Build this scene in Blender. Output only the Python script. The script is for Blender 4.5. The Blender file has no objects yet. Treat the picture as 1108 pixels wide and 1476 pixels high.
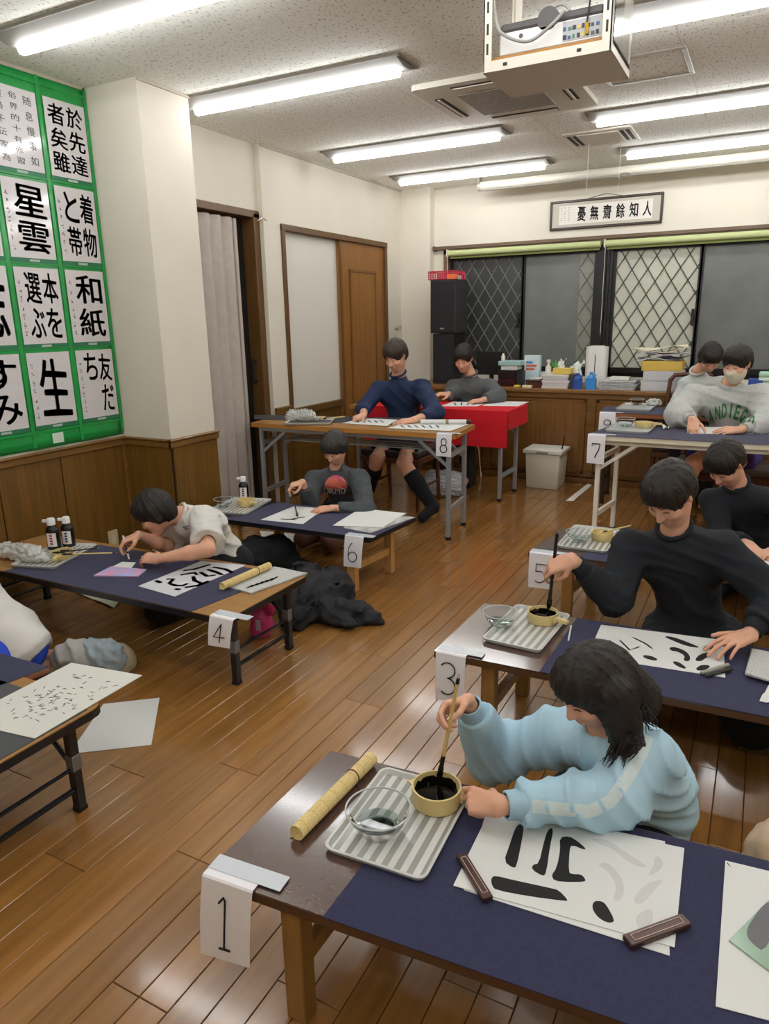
import bpy, bmesh, math, random
import numpy as np
from mathutils import Vector as V, Matrix
from mathutils.bvhtree import BVHTree
random.seed(7)
SC = bpy.context.scene
COL = SC.collection
PI = math.pi

# ---------------------------------------------------------------- camera
H = 1.41
FPX = 1019.157
def cam_axes(yaw, pitch, roll):
    cy, sy = math.cos(yaw), math.sin(yaw)
    f = V((-sy*math.cos(pitch), cy*math.cos(pitch), -math.sin(pitch)))
    r = V((cy, sy, 0)); u = r.cross(f)
    c, s = math.cos(roll), math.sin(roll)
    return c*r+s*u, -s*r+c*u, f
CR, CU, CF = cam_axes(.4887596, .26458166, -.01831965)
cam = bpy.data.cameras.new('camera'); camo = bpy.data.objects.new('camera', cam); COL.objects.link(camo)
cam.sensor_fit = 'HORIZONTAL'; cam.sensor_width = 36; cam.lens = FPX*36/1108
cam.clip_start = .05
camo.matrix_world = Matrix(((CR.x, CU.x, -CF.x, 0), (CR.y, CU.y, -CF.y, 0), (CR.z, CU.z, -CF.z, H), (0, 0, 0, 1)))
SC.camera = camo
# ---------------------------------------------------------------- world and exposure
w = bpy.data.worlds.new('world'); SC.world = w; w.use_nodes = True
w.node_tree.nodes['Background'].inputs[0].default_value = (.012, .016, .025, 1)   # night outside
w.node_tree.nodes['Background'].inputs[1].default_value = 1
SC.view_settings.view_transform = 'Standard'; SC.view_settings.look = 'None'
SC.view_settings.gamma = 1; SC.view_settings.use_curve_mapping = False
SC.view_settings.exposure = 0.0
SC.cycles.diffuse_bounces = 8; SC.cycles.max_bounces = 14
LAMP = 31.0            # emission of the tube diffusers

def at(x, y, Z=None, X=None, Y=None):
    "point of the room seen at a picture position, on a known plane"
    d = CR*(x-554)+CU*(738-y)+CF*FPX
    if Z is not None: t = (Z-H)/d.z
    elif X is not None: t = X/d.x
    else: t = Y/d.y
    return V((0, 0, H))+d*t

# ---------------------------------------------------------------- helpers
def tag(o, label=None, cat=None, group=None, kind=None):
    if label: o['label'] = label
    if cat: o['category'] = cat
    if group: o['group'] = group
    if kind: o['kind'] = kind
    return o
def empty(name, loc, label, cat, group=None, rz=0):
    o = bpy.data.objects.new(name, None); COL.objects.link(o)
    o.location = loc; o.rotation_euler = (0, 0, rz); o.empty_display_size = .05
    return tag(o, label, cat, group)
def wmat(o):
    m = Matrix.LocRotScale(o.location, o.rotation_euler, o.scale)
    return wmat(o.parent) @ m if o.parent else m
def link_mesh(name, me, mat=None, parent=None):
    o = bpy.data.objects.new(name, me); COL.objects.link(o)
    if mat:
        for m in (mat if isinstance(mat, (list, tuple)) else [mat]): me.materials.append(m)
    if parent: o.parent = parent
    return o
def obj(name, bm, mat=None, parent=None, smooth=False, world=False):
    "link a bmesh as ONE mesh object; world=True: vertices are world coordinates"
    if world and parent:
        bm.transform(wmat(parent).inverted())
    me = bpy.data.meshes.new(name); 
    bmesh.ops.recalc_face_normals(bm, faces=bm.faces)
    bm.to_mesh(me); bm.free()
    if smooth:
        me.polygons.foreach_set('use_smooth', [True]*len(me.polygons))
        if smooth != 'all' : me.set_sharp_from_angle(angle=.7)
    return link_mesh(name, me, mat, parent)
def thing(name, bm, mat, label, cat, group=None, smooth=False, kind=None):
    "a thing that is one mesh: origin moved to its base"
    lo = V((min(v.co.x for v in bm.verts), min(v.co.y for v in bm.verts), min(v.co.z for v in bm.verts)))
    hi = V((max(v.co.x for v in bm.verts), max(v.co.y for v in bm.verts), max(v.co.z for v in bm.verts)))
    c = V(((lo.x+hi.x)/2, (lo.y+hi.y)/2, lo.z))
    bmesh.ops.translate(bm, verts=bm.verts, vec=-c)
    o = obj(name, bm, mat, None, smooth); o.location = c
    return tag(o, label, cat, group, kind)
def struct(name, bm, mat, parent=None, smooth=False):
    o = obj(name, bm, mat, parent, smooth)
    if not parent: o['kind'] = 'structure'
    return o
def NB(): return bmesh.new()
def box(bm, lo, hi, bev=0, rot=None, c=None, seg=1):
    lo = V(lo); hi = V(hi)
    r = bmesh.ops.create_cube(bm, size=1); vs = r['verts']
    for v in vs: v.co = V([(lo[i]+hi[i])/2+v.co[i]*(hi[i]-lo[i]) for i in range(3)])
    if bev:
        es = {e for v in vs for e in v.link_edges}
        r = bmesh.ops.bevel(bm, geom=list(es), offset=bev, segments=seg, affect='EDGES', profile=.5)
        vs = list({v for f in r['faces'] for v in f.verts} | {v for v in vs if v.is_valid})
        # include every vertex connected to them
        st = list(vs); seen = set(vs)
        while st:
            v = st.pop()
            for e in v.link_edges:
                o = e.other_vert(v)
                if o not in seen: seen.add(o); st.append(o)
        vs = list(seen)
    if rot is not None:
        cc = V(c) if c is not None else (lo+hi)/2
        bmesh.ops.rotate(bm, verts=vs, cent=cc, matrix=Matrix.Rotation(rot, 3, 'Z'))
    return vs
def beam(bm, a, b, w, h, up=V((0, 0, 1)), bev=0):
    "rectangular bar from a to b"
    a = V(a); b = V(b); d = (b-a); L = d.length; d.normalize()
    s = d.cross(up)
    if s.length < 1e-4: s = d.cross(V((0, 1, 0)))
    s.normalize(); u = s.cross(d)
    n0 = len(bm.verts)
    vs = box(bm, (-L/2, -w/2, -h/2), (L/2, w/2, h/2), bev)
    m = Matrix((d, s, u)).transposed()
    c = (a+b)/2
    for v in vs: v.co = m @ v.co + c
    return vs
def tube(bm, pts, r, n=8, cap=True):
    "round tube through points; r a number or a list"
    pts = [V(p) for p in pts]
    rs = r if isinstance(r, (list, tuple)) else [r]*len(pts)
    rings = []; ref = None
    for i, p in enumerate(pts):
        d = (pts[min(i+1, len(pts)-1)]-pts[max(i-1, 0)]).normalized()
        if ref is None:
            ref = V((0, 0, 1)) if abs(d.z) < .9 else V((1, 0, 0))
        s = (ref-d*ref.dot(d)).normalized(); u = d.cross(s); ref = s
        rings.append([bm.verts.new(p+(s*math.cos(2*PI*k/n)+u*math.sin(2*PI*k/n))*rs[i]) for k in range(n)])
    for a, b in zip(rings, rings[1:]):
        for k in range(n): bm.faces.new((a[k], a[(k+1) % n], b[(k+1) % n], b[k]))
    if cap:
        bm.faces.new(rings[0][::-1]); bm.faces.new(rings[-1])
def lathe(bm, prof, c=(0, 0, 0), n=28, sx=1, sy=1, closed=False):
    "profile of (r, z) turned round z; r=0 ends close"
    c = V(c); rings = []
    for r, z in prof:
        if r < 1e-6: rings.append([bm.verts.new(c+V((0, 0, z)))])
        else: rings.append([bm.verts.new(c+V((r*sx*math.cos(2*PI*k/n), r*sy*math.sin(2*PI*k/n), z))) for k in range(n)])
    prs = list(zip(rings, rings[1:]))
    if closed: prs.append((rings[-1], rings[0]))
    for a, b in prs:
        for k in range(n):
            q = [a[k % len(a)], a[(k+1) % len(a)] if len(a) > 1 else None, b[(k+1) % len(b)] if len(b) > 1 else None, b[k % len(b)]]
            q = [v for v in q if v is not None]
            if len(set(q)) >= 3:
                try: bm.faces.new(q)
                except ValueError: pass
def poly_prism(bm, pts, z0, z1):
    "flat outline (x, y) between two heights"
    a = [bm.verts.new((p[0], p[1], z0)) for p in pts]; b = [bm.verts.new((p[0], p[1], z1)) for p in pts]
    n = len(pts)
    bm.faces.new(a[::-1]); bm.faces.new(b)
    for k in range(n): bm.faces.new((a[k], a[(k+1) % n], b[(k+1) % n], b[k]))
def rrect(x0, y0, x1, y1, r, seg=5):
    out = []
    for cx, cy, a0 in ((x1-r, y1-r, 0), (x0+r, y1-r, 90), (x0+r, y0+r, 180), (x1-r, y0+r, 270)):
        for k in range(seg+1):
            a = math.radians(a0+90*k/seg); out.append((cx+r*math.cos(a), cy+r*math.sin(a)))
    return out

# ---------------------------------------------------------------- materials
MATS = {}
def srgb(c):
    if isinstance(c, str): c = [int(c[i:i+2], 16)/255 for i in (0, 2, 4)]
    return tuple((x/12.92 if x <= .04045 else ((x+.055)/1.055)**2.4) for x in c)+(1,)
def mat(name, col, rough=.6, metal=0, noise=0, nscale=8, bump=0, bscale=60, bdist=.002, spec=.5, coat=0, trans=0, ior=1.45, emit=0, stretch=None, col2=None, alpha=1, coords='Object', sheen=0, sss=0):
    if name in MATS: return MATS[name]
    m = bpy.data.materials.new(name); m.use_nodes = True; nt = m.node_tree; N = nt.nodes; L = nt.links
    p = N['Principled BSDF']; c = srgb(col)
    p.inputs['Base Color'].default_value = c; p.inputs['Roughness'].default_value = rough
    p.inputs['Metallic'].default_value = metal; p.inputs['IOR'].default_value = ior
    p.inputs['Specular IOR Level'].default_value = spec
    p.inputs['Coat Weight'].default_value = coat; p.inputs['Coat Roughness'].default_value = .12
    p.inputs['Transmission Weight'].default_value = trans; p.inputs['Alpha'].default_value = alpha
    p.inputs['Sheen Weight'].default_value = sheen
    if sss:
        p.inputs['Subsurface Weight'].default_value = sss; p.inputs['Subsurface Radius'].default_value = (.012, .005, .003)
        p.inputs['Subsurface Scale'].default_value = 1
    if emit:
        p.inputs['Emission Color'].default_value = c; p.inputs['Emission Strength'].default_value = emit
    tc = None
    if noise or col2 or bump:
        tc = N.new('ShaderNodeTexCoord'); src = tc.outputs[coords]
        if stretch:
            mp = N.new('ShaderNodeMapping'); mp.inputs['Scale'].default_value = stretch
            L.new(src, mp.inputs[0]); src = mp.outputs[0]
    if noise or col2:
        nz = N.new('ShaderNodeTexNoise'); nz.inputs['Scale'].default_value = nscale; nz.inputs['Detail'].default_value = 5
        L.new(src, nz.inputs['Vector'])
        cr = N.new('ShaderNodeValToRGB'); cr.color_ramp.elements[0].position = .3; cr.color_ramp.elements[1].position = .7
        a = c; b = srgb(col2) if col2 else tuple(min(1, x*(1+noise)) for x in c[:3])+(1,)
        if not col2: a = tuple(x*(1-noise) for x in c[:3])+(1,)
        cr.color_ramp.elements[0].color = a; cr.color_ramp.elements[1].color = b
        L.new(nz.outputs['Fac'], cr.inputs[0]); L.new(cr.outputs[0], p.inputs['Base Color'])
    if bump:
        n2 = N.new('ShaderNodeTexNoise'); n2.inputs['Scale'].default_value = bscale; n2.inputs['Detail'].default_value = 3
        L.new(src, n2.inputs['Vector'])
        bp = N.new('ShaderNodeBump'); bp.inputs['Strength'].default_value = bump; bp.inputs['Distance'].default_value = bdist
        L.new(n2.outputs['Fac'], bp.inputs['Height']); L.new(bp.outputs[0], p.inputs['Normal'])
    MATS[name] = m
    return m
def per_object_value(m, amt=.25):
    "give every plank or tile its own slight tone"
    nt = m.node_tree; N = nt.nodes; L = nt.links; p = N['Principled BSDF']
    oi = N.new('ShaderNodeObjectInfo'); mr = N.new('ShaderNodeMapRange')
    mr.inputs['To Min'].default_value = 1-amt; mr.inputs['To Max'].default_value = 1+amt
    L.new(oi.outputs['Random'], mr.inputs['Value'])
    hs = N.new('ShaderNodeHueSaturation')
    s = p.inputs['Base Color']
    if s.is_linked: L.new(s.links[0].from_socket, hs.inputs['Color'])
    else: hs.inputs['Color'].default_value = s.default_value
    L.new(mr.outputs[0], hs.inputs['Value']); L.new(hs.outputs[0], s)
    return m
def wood(name, c1, c2, rough=.45, axis='Y', sc=1.0, coat=0, bump=.15):
    "streaky wood grain along an axis"
    if name in MATS: return MATS[name]
    st = {'X': (1.2, 22, 22), 'Y': (22, 1.2, 22), 'Z': (22, 22, 1.2)}[axis]
    m = mat(name, c1, rough, col2=c2, nscale=2.2*sc, stretch=st, bump=bump, bscale=6*sc, bdist=.001, coat=coat)
    return m
WHITE_PAPER = mat('paper', 'D6D8D6', .8)
INK = mat('ink', '1B1B1D', .75)
INK_PALE = mat('ink_pale', 'C9C8C8', .85)
INK_WASH = mat('ink_wash', '6F7074', .85)
WET_INK = mat('wet_ink', '060606', .08)
NAVY = mat('navy_felt', '2A2C4A', .95, noise=.12, nscale=90, bump=.35, bscale=500, bdist=.001, sheen=.1)
BLACK_FELT = mat('black_felt', '1F1F26', .95, bump=.3, bscale=400, sheen=.1)
TOP_BROWN = mat('brown_laminate', '4F3832', .17, noise=.06, nscale=30, bump=.4, bscale=150, bdist=.0010, spec=.7, coat=.8)
TOP_BROWN.node_tree.nodes['Principled BSDF'].inputs['Coat IOR'].default_value = 1.8
LEG_WOOD = wood('leg_wood', '9C743C', '83602E', .45, 'Z')
LEG_WOOD_LT = wood('leg_wood_light', 'C79A5E', 'B5854A', .5, 'Z')
TOP_OAK = wood('oak_laminate', 'A47A45', '946A38', .38, 'X')
BLACK_METAL = mat('black_metal', '17161A', .3, spec=.6)
SILVER = mat('silver_metal', '9EA3A8', .38, metal=.45)
WHITE_METAL = mat('white_metal', 'E1DED2', .45)
RUBBER = mat('rubber', '101010', .8)
CHROME = mat('chrome', 'C8C8C8', .18, metal=1)
GLASS = mat('clear_plastic', 'F4F8F8', .04, trans=1, ior=1.12, spec=.5)
WATER = mat('clear_water', 'E8F2F2', .02, trans=1, ior=1.2)
POT = mat('cream_plastic', 'D2BE84', .42, noise=.06, nscale=20)
BAMBOO = mat('bamboo', 'D9C286', .6, noise=.15, nscale=14, stretch=(20, 20, 20))
# ================================================================= THE ROOM
XL, YB, ZC = -3.42, 6.90, 2.65
XR, YF = 2.3, -2.2
WALL = mat('wallpaper', 'D9D4C6', .85, noise=.03, nscale=3, bump=.35, bscale=180, bdist=.0015, coords='Object')
def wallbox(name, lo, hi, m=WALL):
    bm = NB(); box(bm, lo, hi); return struct(name, bm, m)
# ---- floor: base and planks
FLW = mat('floor_plank', '83592A', .25, col2='996C36', nscale=2.6, stretch=(12, .8, 12), bump=.03, bscale=9, bdist=.0008, spec=.55, coat=.6)
per_object_value(FLW, .13)
_N = FLW.node_tree.nodes; _L = FLW.node_tree.links
_mp = [n for n in _N if n.type == 'MAPPING'][0]; _oi = _N.new('ShaderNodeObjectInfo'); _va = _N.new('ShaderNodeVectorMath'); _va.operation = 'MULTIPLY_ADD'
_cx = _N.new('ShaderNodeCombineXYZ')
for _k in range(3): _L.new(_oi.outputs['Random'], _cx.inputs[_k])
_L.new(_cx.outputs[0], _va.inputs[0]); _va.inputs[1].default_value = (37, 91, 53); _va.inputs[2].default_value = (0, 0, 0); _L.new(_va.outputs[0], _mp.inputs['Location'])
FLW.node_tree.nodes['Principled BSDF'].inputs['Coat IOR'].default_value = 1.6
bm = NB(); box(bm, (XL-.1, YF, -.12), (XR, YB+.1, -.004)); floor = struct('floor', bm, mat('floor_joint', '1E130A', .8))
PW, PL = .0815, .91
cells = []
for i in range(int((XR-XL)/PW)+1):
    b = i//2
    off = (b*0.37) % PL
    y = YF-off
    while y < YB:
        y0 = max(y, YF); y1 = min(y+PL, YB)
        if y1-y0 > .05:
            x0 = XL+i*PW; x1 = min(x0+PW, XR)
            cells.append((x0, x1, y0, y1))
        y += PL
def seen(c):
    x = (c[0]+c[1])/2; y = (c[2]+c[3])/2
    v = V((x, y, 0))-V((0, 0, H)); f = v.dot(CF)
    if f < .2: return 9e9
    px = 554+FPX*v.dot(CR)/f; py = 738-FPX*v.dot(CU)/f
    if px < -150 or px > 1250 or py > 1750 or py < 560: return 9e9
    return f
cells.sort(key=seen)
def plank(bm, x0, x1, y0, y1, dz=0.0, g=.0009, bv=.0013):
    a = (x0+g, y0+g, x1-g, y1-g)
    t = [(a[0]+bv, a[1]+bv), (a[2]-bv, a[1]+bv), (a[2]-bv, a[3]-bv), (a[0]+bv, a[3]-bv)]
    o = [(a[0], a[1]), (a[2], a[1]), (a[2], a[3]), (a[0], a[3])]
    T = [bm.verts.new((x, y, dz)) for x, y in t]; O = [bm.verts.new((x, y, dz-.0015)) for x, y in o]
    B = [bm.verts.new((x, y, -.005)) for x, y in o]
    bm.faces.new(T)
    for k in range(4):
        bm.faces.new((O[k], O[(k+1) % 4], T[(k+1) % 4], T[k])); bm.faces.new((B[k], B[(k+1) % 4], O[(k+1) % 4], O[k]))
full = None
for c in cells[:300]:
    if abs((c[3]-c[2])-PL) < 1e-6 and abs((c[1]-c[0])-PW) < 1e-6:
        if full is None:
            bm = NB(); plank(bm, 0, PW, 0, PL); o = obj('plank', bm, FLW, floor); full = o.data
        else:
            o = bpy.data.objects.new('plank', full); COL.objects.link(o); o.parent = floor
    else:
        bm = NB(); plank(bm, 0, c[1]-c[0], 0, c[3]-c[2]); o = obj('plank', bm, FLW, floor)
    o.location = (c[0], c[2], random.uniform(-.0002, 0))
bm = NB()
for c in cells[300:]: plank(bm, *c)
o = obj('distant_planks', bm, FLW, floor); o['kind'] = 'stuff'
bm = NB(); box(bm, (XL, 5.46, -.004), (XR, 5.468, .0012)); obj('joint_strip', bm, mat('brass_strip', '6E5232', .5), floor)
# ---- ceiling tiles
TILE = mat('ceiling_tile', 'C9C4B9', .9)
nt = TILE.node_tree; N = nt.nodes; L = nt.links; pb = N['Principled BSDF']
tc = N.new('ShaderNodeTexCoord'); mp = N.new('ShaderNodeMapping'); mp.inputs['Scale'].default_value = (1.0, .45, 1)
nz = N.new('ShaderNodeTexNoise'); nz.inputs['Scale'].default_value = 95; nz.inputs['Detail'].default_value = 2
cr = N.new('ShaderNodeValToRGB'); cr.color_ramp.elements[0].position = .33; cr.color_ramp.elements[1].position = .40
cr.color_ramp.elements[0].color = srgb('ACA9A0'); cr.color_ramp.elements[1].color = srgb('EFF1EA')
bp = N.new('ShaderNodeBump'); bp.inputs['Distance'].default_value = .002; bp.inputs['Strength'].default_value = .5
L.new(tc.outputs['Object'], mp.inputs[0]); L.new(mp.outputs[0], nz.inputs['Vector']); L.new(nz.outputs['Fac'], cr.inputs[0])
L.new(cr.outputs[0], pb.inputs['Base Color']); L.new(cr.outputs[0], bp.inputs['Height']); L.new(bp.outputs[0], pb.inputs['Normal'])
bm = NB(); box(bm, (XL-.1, YF, ZC+.004), (XR, YB+.1, ZC+.12)); ceiling = struct('ceiling', bm, mat('ceiling_joint', '6F6A60', .9))
TW, TL = .485, .97
protos = {}
i = 0; x = -3.42-.0
while x < XR:
    y = 2.875-TL*6 + (TL/2 if i % 2 else 0)
    while y < YB:
        x1 = min(x+TW, XR); y0 = max(y, YF); y1 = min(y+TL, YB)
        if y1-y0 > .03:
            k = (round(x1-x, 3), round(y1-y0, 3))
            if k not in protos:
                bm = NB(); box(bm, (.001, .001, 0), (k[0]-.001, k[1]-.001, .006)); o = obj('ceiling_tile', bm, TILE, ceiling); protos[k] = o.data
            else:
                o = bpy.data.objects.new('ceiling_tile', protos[k]); COL.objects.link(o); o.parent = ceiling
            o.location = (x, y0, ZC)
        y += TL
    x += TW; i += 1
# ---- walls
CAP = .76
wl = wallbox('wall_left', (XL-.12, YF, 0), (XL, 3.44, ZC))
bm = NB(); box(bm, (XL-.12, 3.44, 2.18), (XL, 4.53, ZC)); obj('lintel', bm, WALL, wl)
bm = NB(); box(bm, (XL-.12, 4.53, 0), (XL+.045, 4.75, ZC)); box(bm, (XL-.12, 4.75, 2.126), (XL+.045, 6.47, ZC)); box(bm, (XL-.12, 6.47, 0), (XL+.045, YB, ZC)); obj('wall_section', bm, WALL, wl)
bm = NB(); box(bm, (XL-.12, 4.75, 0), (XL-.06, 6.47, 2.13)); obj('recess_back', bm, WALL, wl)
pil = wallbox('trim_1', (XL, 3.055, 0), (-3.035, 3.44, ZC))
wallbox('trim_2', (XL, 6.80, 0), (-3.05, YB, ZC))
wb = NB(); WX1 = 1.75
box(wb, (XL-.12, YB, 0), (-2.93, YB+.12, ZC)); box(wb, (-2.93, YB, 2.07), (WX1, YB+.12, ZC)); box(wb, (-2.93, YB, 0), (WX1, YB+.12, .86)); box(wb, (WX1, YB, 0), (XR+.1, YB+.12, ZC))
struct('wall_back', wb, WALL)
wallbox('wall_right', (XR, YF, 0), (XR+.1, YB, ZC))
wallbox('wall_front', (XL-.12, YF-.1, 0), (XR+.1, YF, ZC))
# picture rails (cove) where wall meets ceiling
bm = NB()
box(bm, (XL, YF, ZC-.016), (XL+.014, 3.055, ZC)); box(bm, (XL+.045, 4.53, ZC-.016), (XL+.057, 6.8, ZC)); box(bm, (-3.05, YB-.014, ZC-.016), (XR, YB, ZC))
box(bm, (-3.035, 3.055, ZC-.014), (-3.023, 3.44, ZC))
struct('trim_3', bm, mat('cove', 'B9B3A6', .7))
# wainscot panels with cap rail
WPAN = wood('wainscot', '7A5622', '62461A', .4, 'Z', 1.0, coat=.2)
WCAP = wood('wainscot_cap', '87622F', '6C4C22', .4, 'Y', 1.0, coat=.2)
WBACK = mat('wainscot_back', '3A2711', .6)
bm = NB(); box(bm, (XL, YF, 0), (XL+.008, 3.055, CAP-.05)); box(bm, (XL+.008, 3.047, 0), (-3.035, 3.055, CAP-.05)); box(bm, (-3.035, 3.047, 0), (-3.027, 3.44, CAP-.05))
ws = struct('trim_4', bm, WBACK)
y = 3.047-.35*15
edges = [3.04, 2.58, 2.20]
while edges[-1] > YF: edges.append(edges[-1]-.42)
for y1, y0 in zip(edges, edges[1:]):
    bm = NB(); box(bm, (XL+.008, max(y0, YF)+.003, .09), (XL+.017, y1-.003, CAP-.05), .002); obj('panel', bm, WPAN, ws)
bm = NB(); box(bm, (XL+.02, 3.038, .09), (-3.036, 3.047, CAP-.05), .002); obj('panel', bm, WPAN, ws)
bm = NB(); box(bm, (-3.027, 3.052, .09), (-3.018, 3.436, CAP-.05), .002); obj('panel', bm, WPAN, ws)
def rail(z0, z1, t, nm):
    bm = NB(); box(bm, (XL+.008, YF, z0), (XL+.008+t, 3.05, z1), .004); box(bm, (XL+.01, 3.047-t, z0), (-3.03+t, 3.047, z1), .004); box(bm, (-3.03, 3.047-t, z0), (-3.027+t, 3.445, z1), .004)
    return obj(nm, bm, WCAP, ws)
rail(CAP-.05, CAP-.012, .022, 'cap_moulding'); rail(CAP-.012, CAP, .032, 'cap_rail'); rail(0, .09, .018, 'skirting')
bm = NB(); box(bm, (XL+.008, 3.02, .09), (XL+.024, 3.04, CAP-.05), .003); obj('batten', bm, WCAP, ws)
# low wainscot on the far left wall, under the white panel
DARKW = wood('dark_frame_wood', '5E4526', '4A3519', .45, 'Z')
bm = NB(); box(bm, (XL+.045, 4.54, 0), (XL+.055, 4.745, .70)); box(bm, (XL+.045, 4.535, .70), (XL+.07, 4.75, .76), .004); struct('trim_5', bm, WPAN)
bm = NB(); box(bm, (XL+.045, 6.50, 0), (XL+.06, 6.80, .07)); struct('baseboard_left', bm, WCAP)
# ---- folding door (accordion) in its opening
FRW = wood('door_frame_wood', '6A4B26', '573C1D', .45, 'Z')
bm = NB()
box(bm, (XL-.1, 4.46, 0), (XL+.012, 4.53, 2.18), .003); box(bm, (XL-.1, 3.44, 2.15), (XL+.012, 4.53, 2.20), .003)
d1 = struct('door_1', bm, FRW)
CURT = mat('accordion_fabric', 'EDE5DE', .85, noise=.05, nscale=20, bump=.2, bscale=160)
ys = 3.46; k = 0; ybs = []
while ys < 4.30: ybs.append(ys); ys += .058
for a, b in zip(ybs, ybs[1:]):
    bm = NB()
    zz = [.012, .5, 1.0, 1.6, 2.13]
    xs = XL-.050 + (.046 if k % 2 else 0); xe = XL-.050+(0 if k % 2 else .046)
    tw = [bm.verts.new((xs, a, z)) for z in zz]; tm = [bm.verts.new(((xs+xe)/2+.012, (a+b)/2, z)) for z in zz]; te = [bm.verts.new((xe, b, z)) for z in zz]
    for i in range(4):
        bm.faces.new((tw[i], tm[i], tm[i+1], tw[i+1])); bm.faces.new((tm[i], te[i], te[i+1], tm[i+1]))
    bmesh.ops.solidify(bm, geom=bm.faces[:], thickness=.003)
    obj('fold', bm, CURT, d1, smooth=True); k += 1
bm = NB(); box(bm, (XL-.09, ybs[-1], .01), (XL-.02, ybs[-1]+.03, 2.13), .004); obj('lead_post', bm, mat('lead_post', 'B3A89E', .6), d1)
bm = NB(); box(bm, (XL-.075, 4.438, .95), (XL-.055, 4.452, 1.15), .003); box(bm, (XL-.055, 4.44, .97), (XL-.03, 4.45, .985)); box(bm, (XL-.055, 4.44, 1.115), (XL-.03, 4.45, 1.13)); obj('handle', bm, mat('dark_handle', '2A2520', .4), d1)
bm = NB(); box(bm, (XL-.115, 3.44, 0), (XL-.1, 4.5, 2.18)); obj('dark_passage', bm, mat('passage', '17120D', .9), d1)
# ---- sliding door: white panel half and wooden leaf
x0 = XL+.045
bm = NB()
box(bm, (x0-.1, 4.74, 0), (x0+.014, 4.785, 2.126), .003); box(bm, (x0-.1, 6.435, 0), (x0+.014, 6.48, 2.126), .003); box(bm, (x0-.1, 4.74, 2.09), (x0+.016, 6.48, 2.135), .003)
d2 = struct('door_2', bm, FRW)
LEAF = wood('door_leaf_wood', '95672F', '805527', .42, 'Z')
bm = NB(); box(bm, (x0-.055, 4.785, .72), (x0-.04, 5.64, 2.09)); obj('white_panel', bm, mat('white_board', 'D6D5CC', .45), d2)
bm = NB(); box(bm, (x0-.055, 4.785, .0), (x0-.035, 5.64, .66)); obj('lower_panel', bm, WPAN, d2)
bm = NB(); box(bm, (x0-.055, 4.785, .66), (x0-.015, 5.64, .72), .004); obj('rail', bm, FRW, d2)
y0, y1 = 5.60, 6.435
bm = NB(); box(bm, (x0-.036, y0, .01), (x0-.012, y1, 2.09)); leaf = obj('door_leaf', bm, LEAF, d2)
def ring(bm, x, a0, b0, a1, b1, t, d):
    box(bm, (x, a0, b0), (x+d, a0+t, b1)); box(bm, (x, a1-t, b0), (x+d, a1, b1)); box(bm, (x, a0+t, b0), (x+d, a1-t, b0+t)); box(bm, (x, a0+t, b1-t), (x+d, a1-t, b1))
bm = NB(); ring(bm, x0-.012, y0+.17, .12, y1-.17, 1.86, .022, .012); obj('moulding', bm, wood('door_moulding', '7C5426', '6A461E', .4, 'Z'), leaf)
bm = NB(); box(bm, (x0-.012, y0+.19, .14), (x0-.006, y1-.19, 1.84), .003); obj('inner_panel', bm, LEAF, leaf)
bm = NB(); box(bm, (x0-.012, y0, .01), (x0+.004, y0+.03, 2.09), .003); obj('stile_edge', bm, FRW, leaf)
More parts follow.
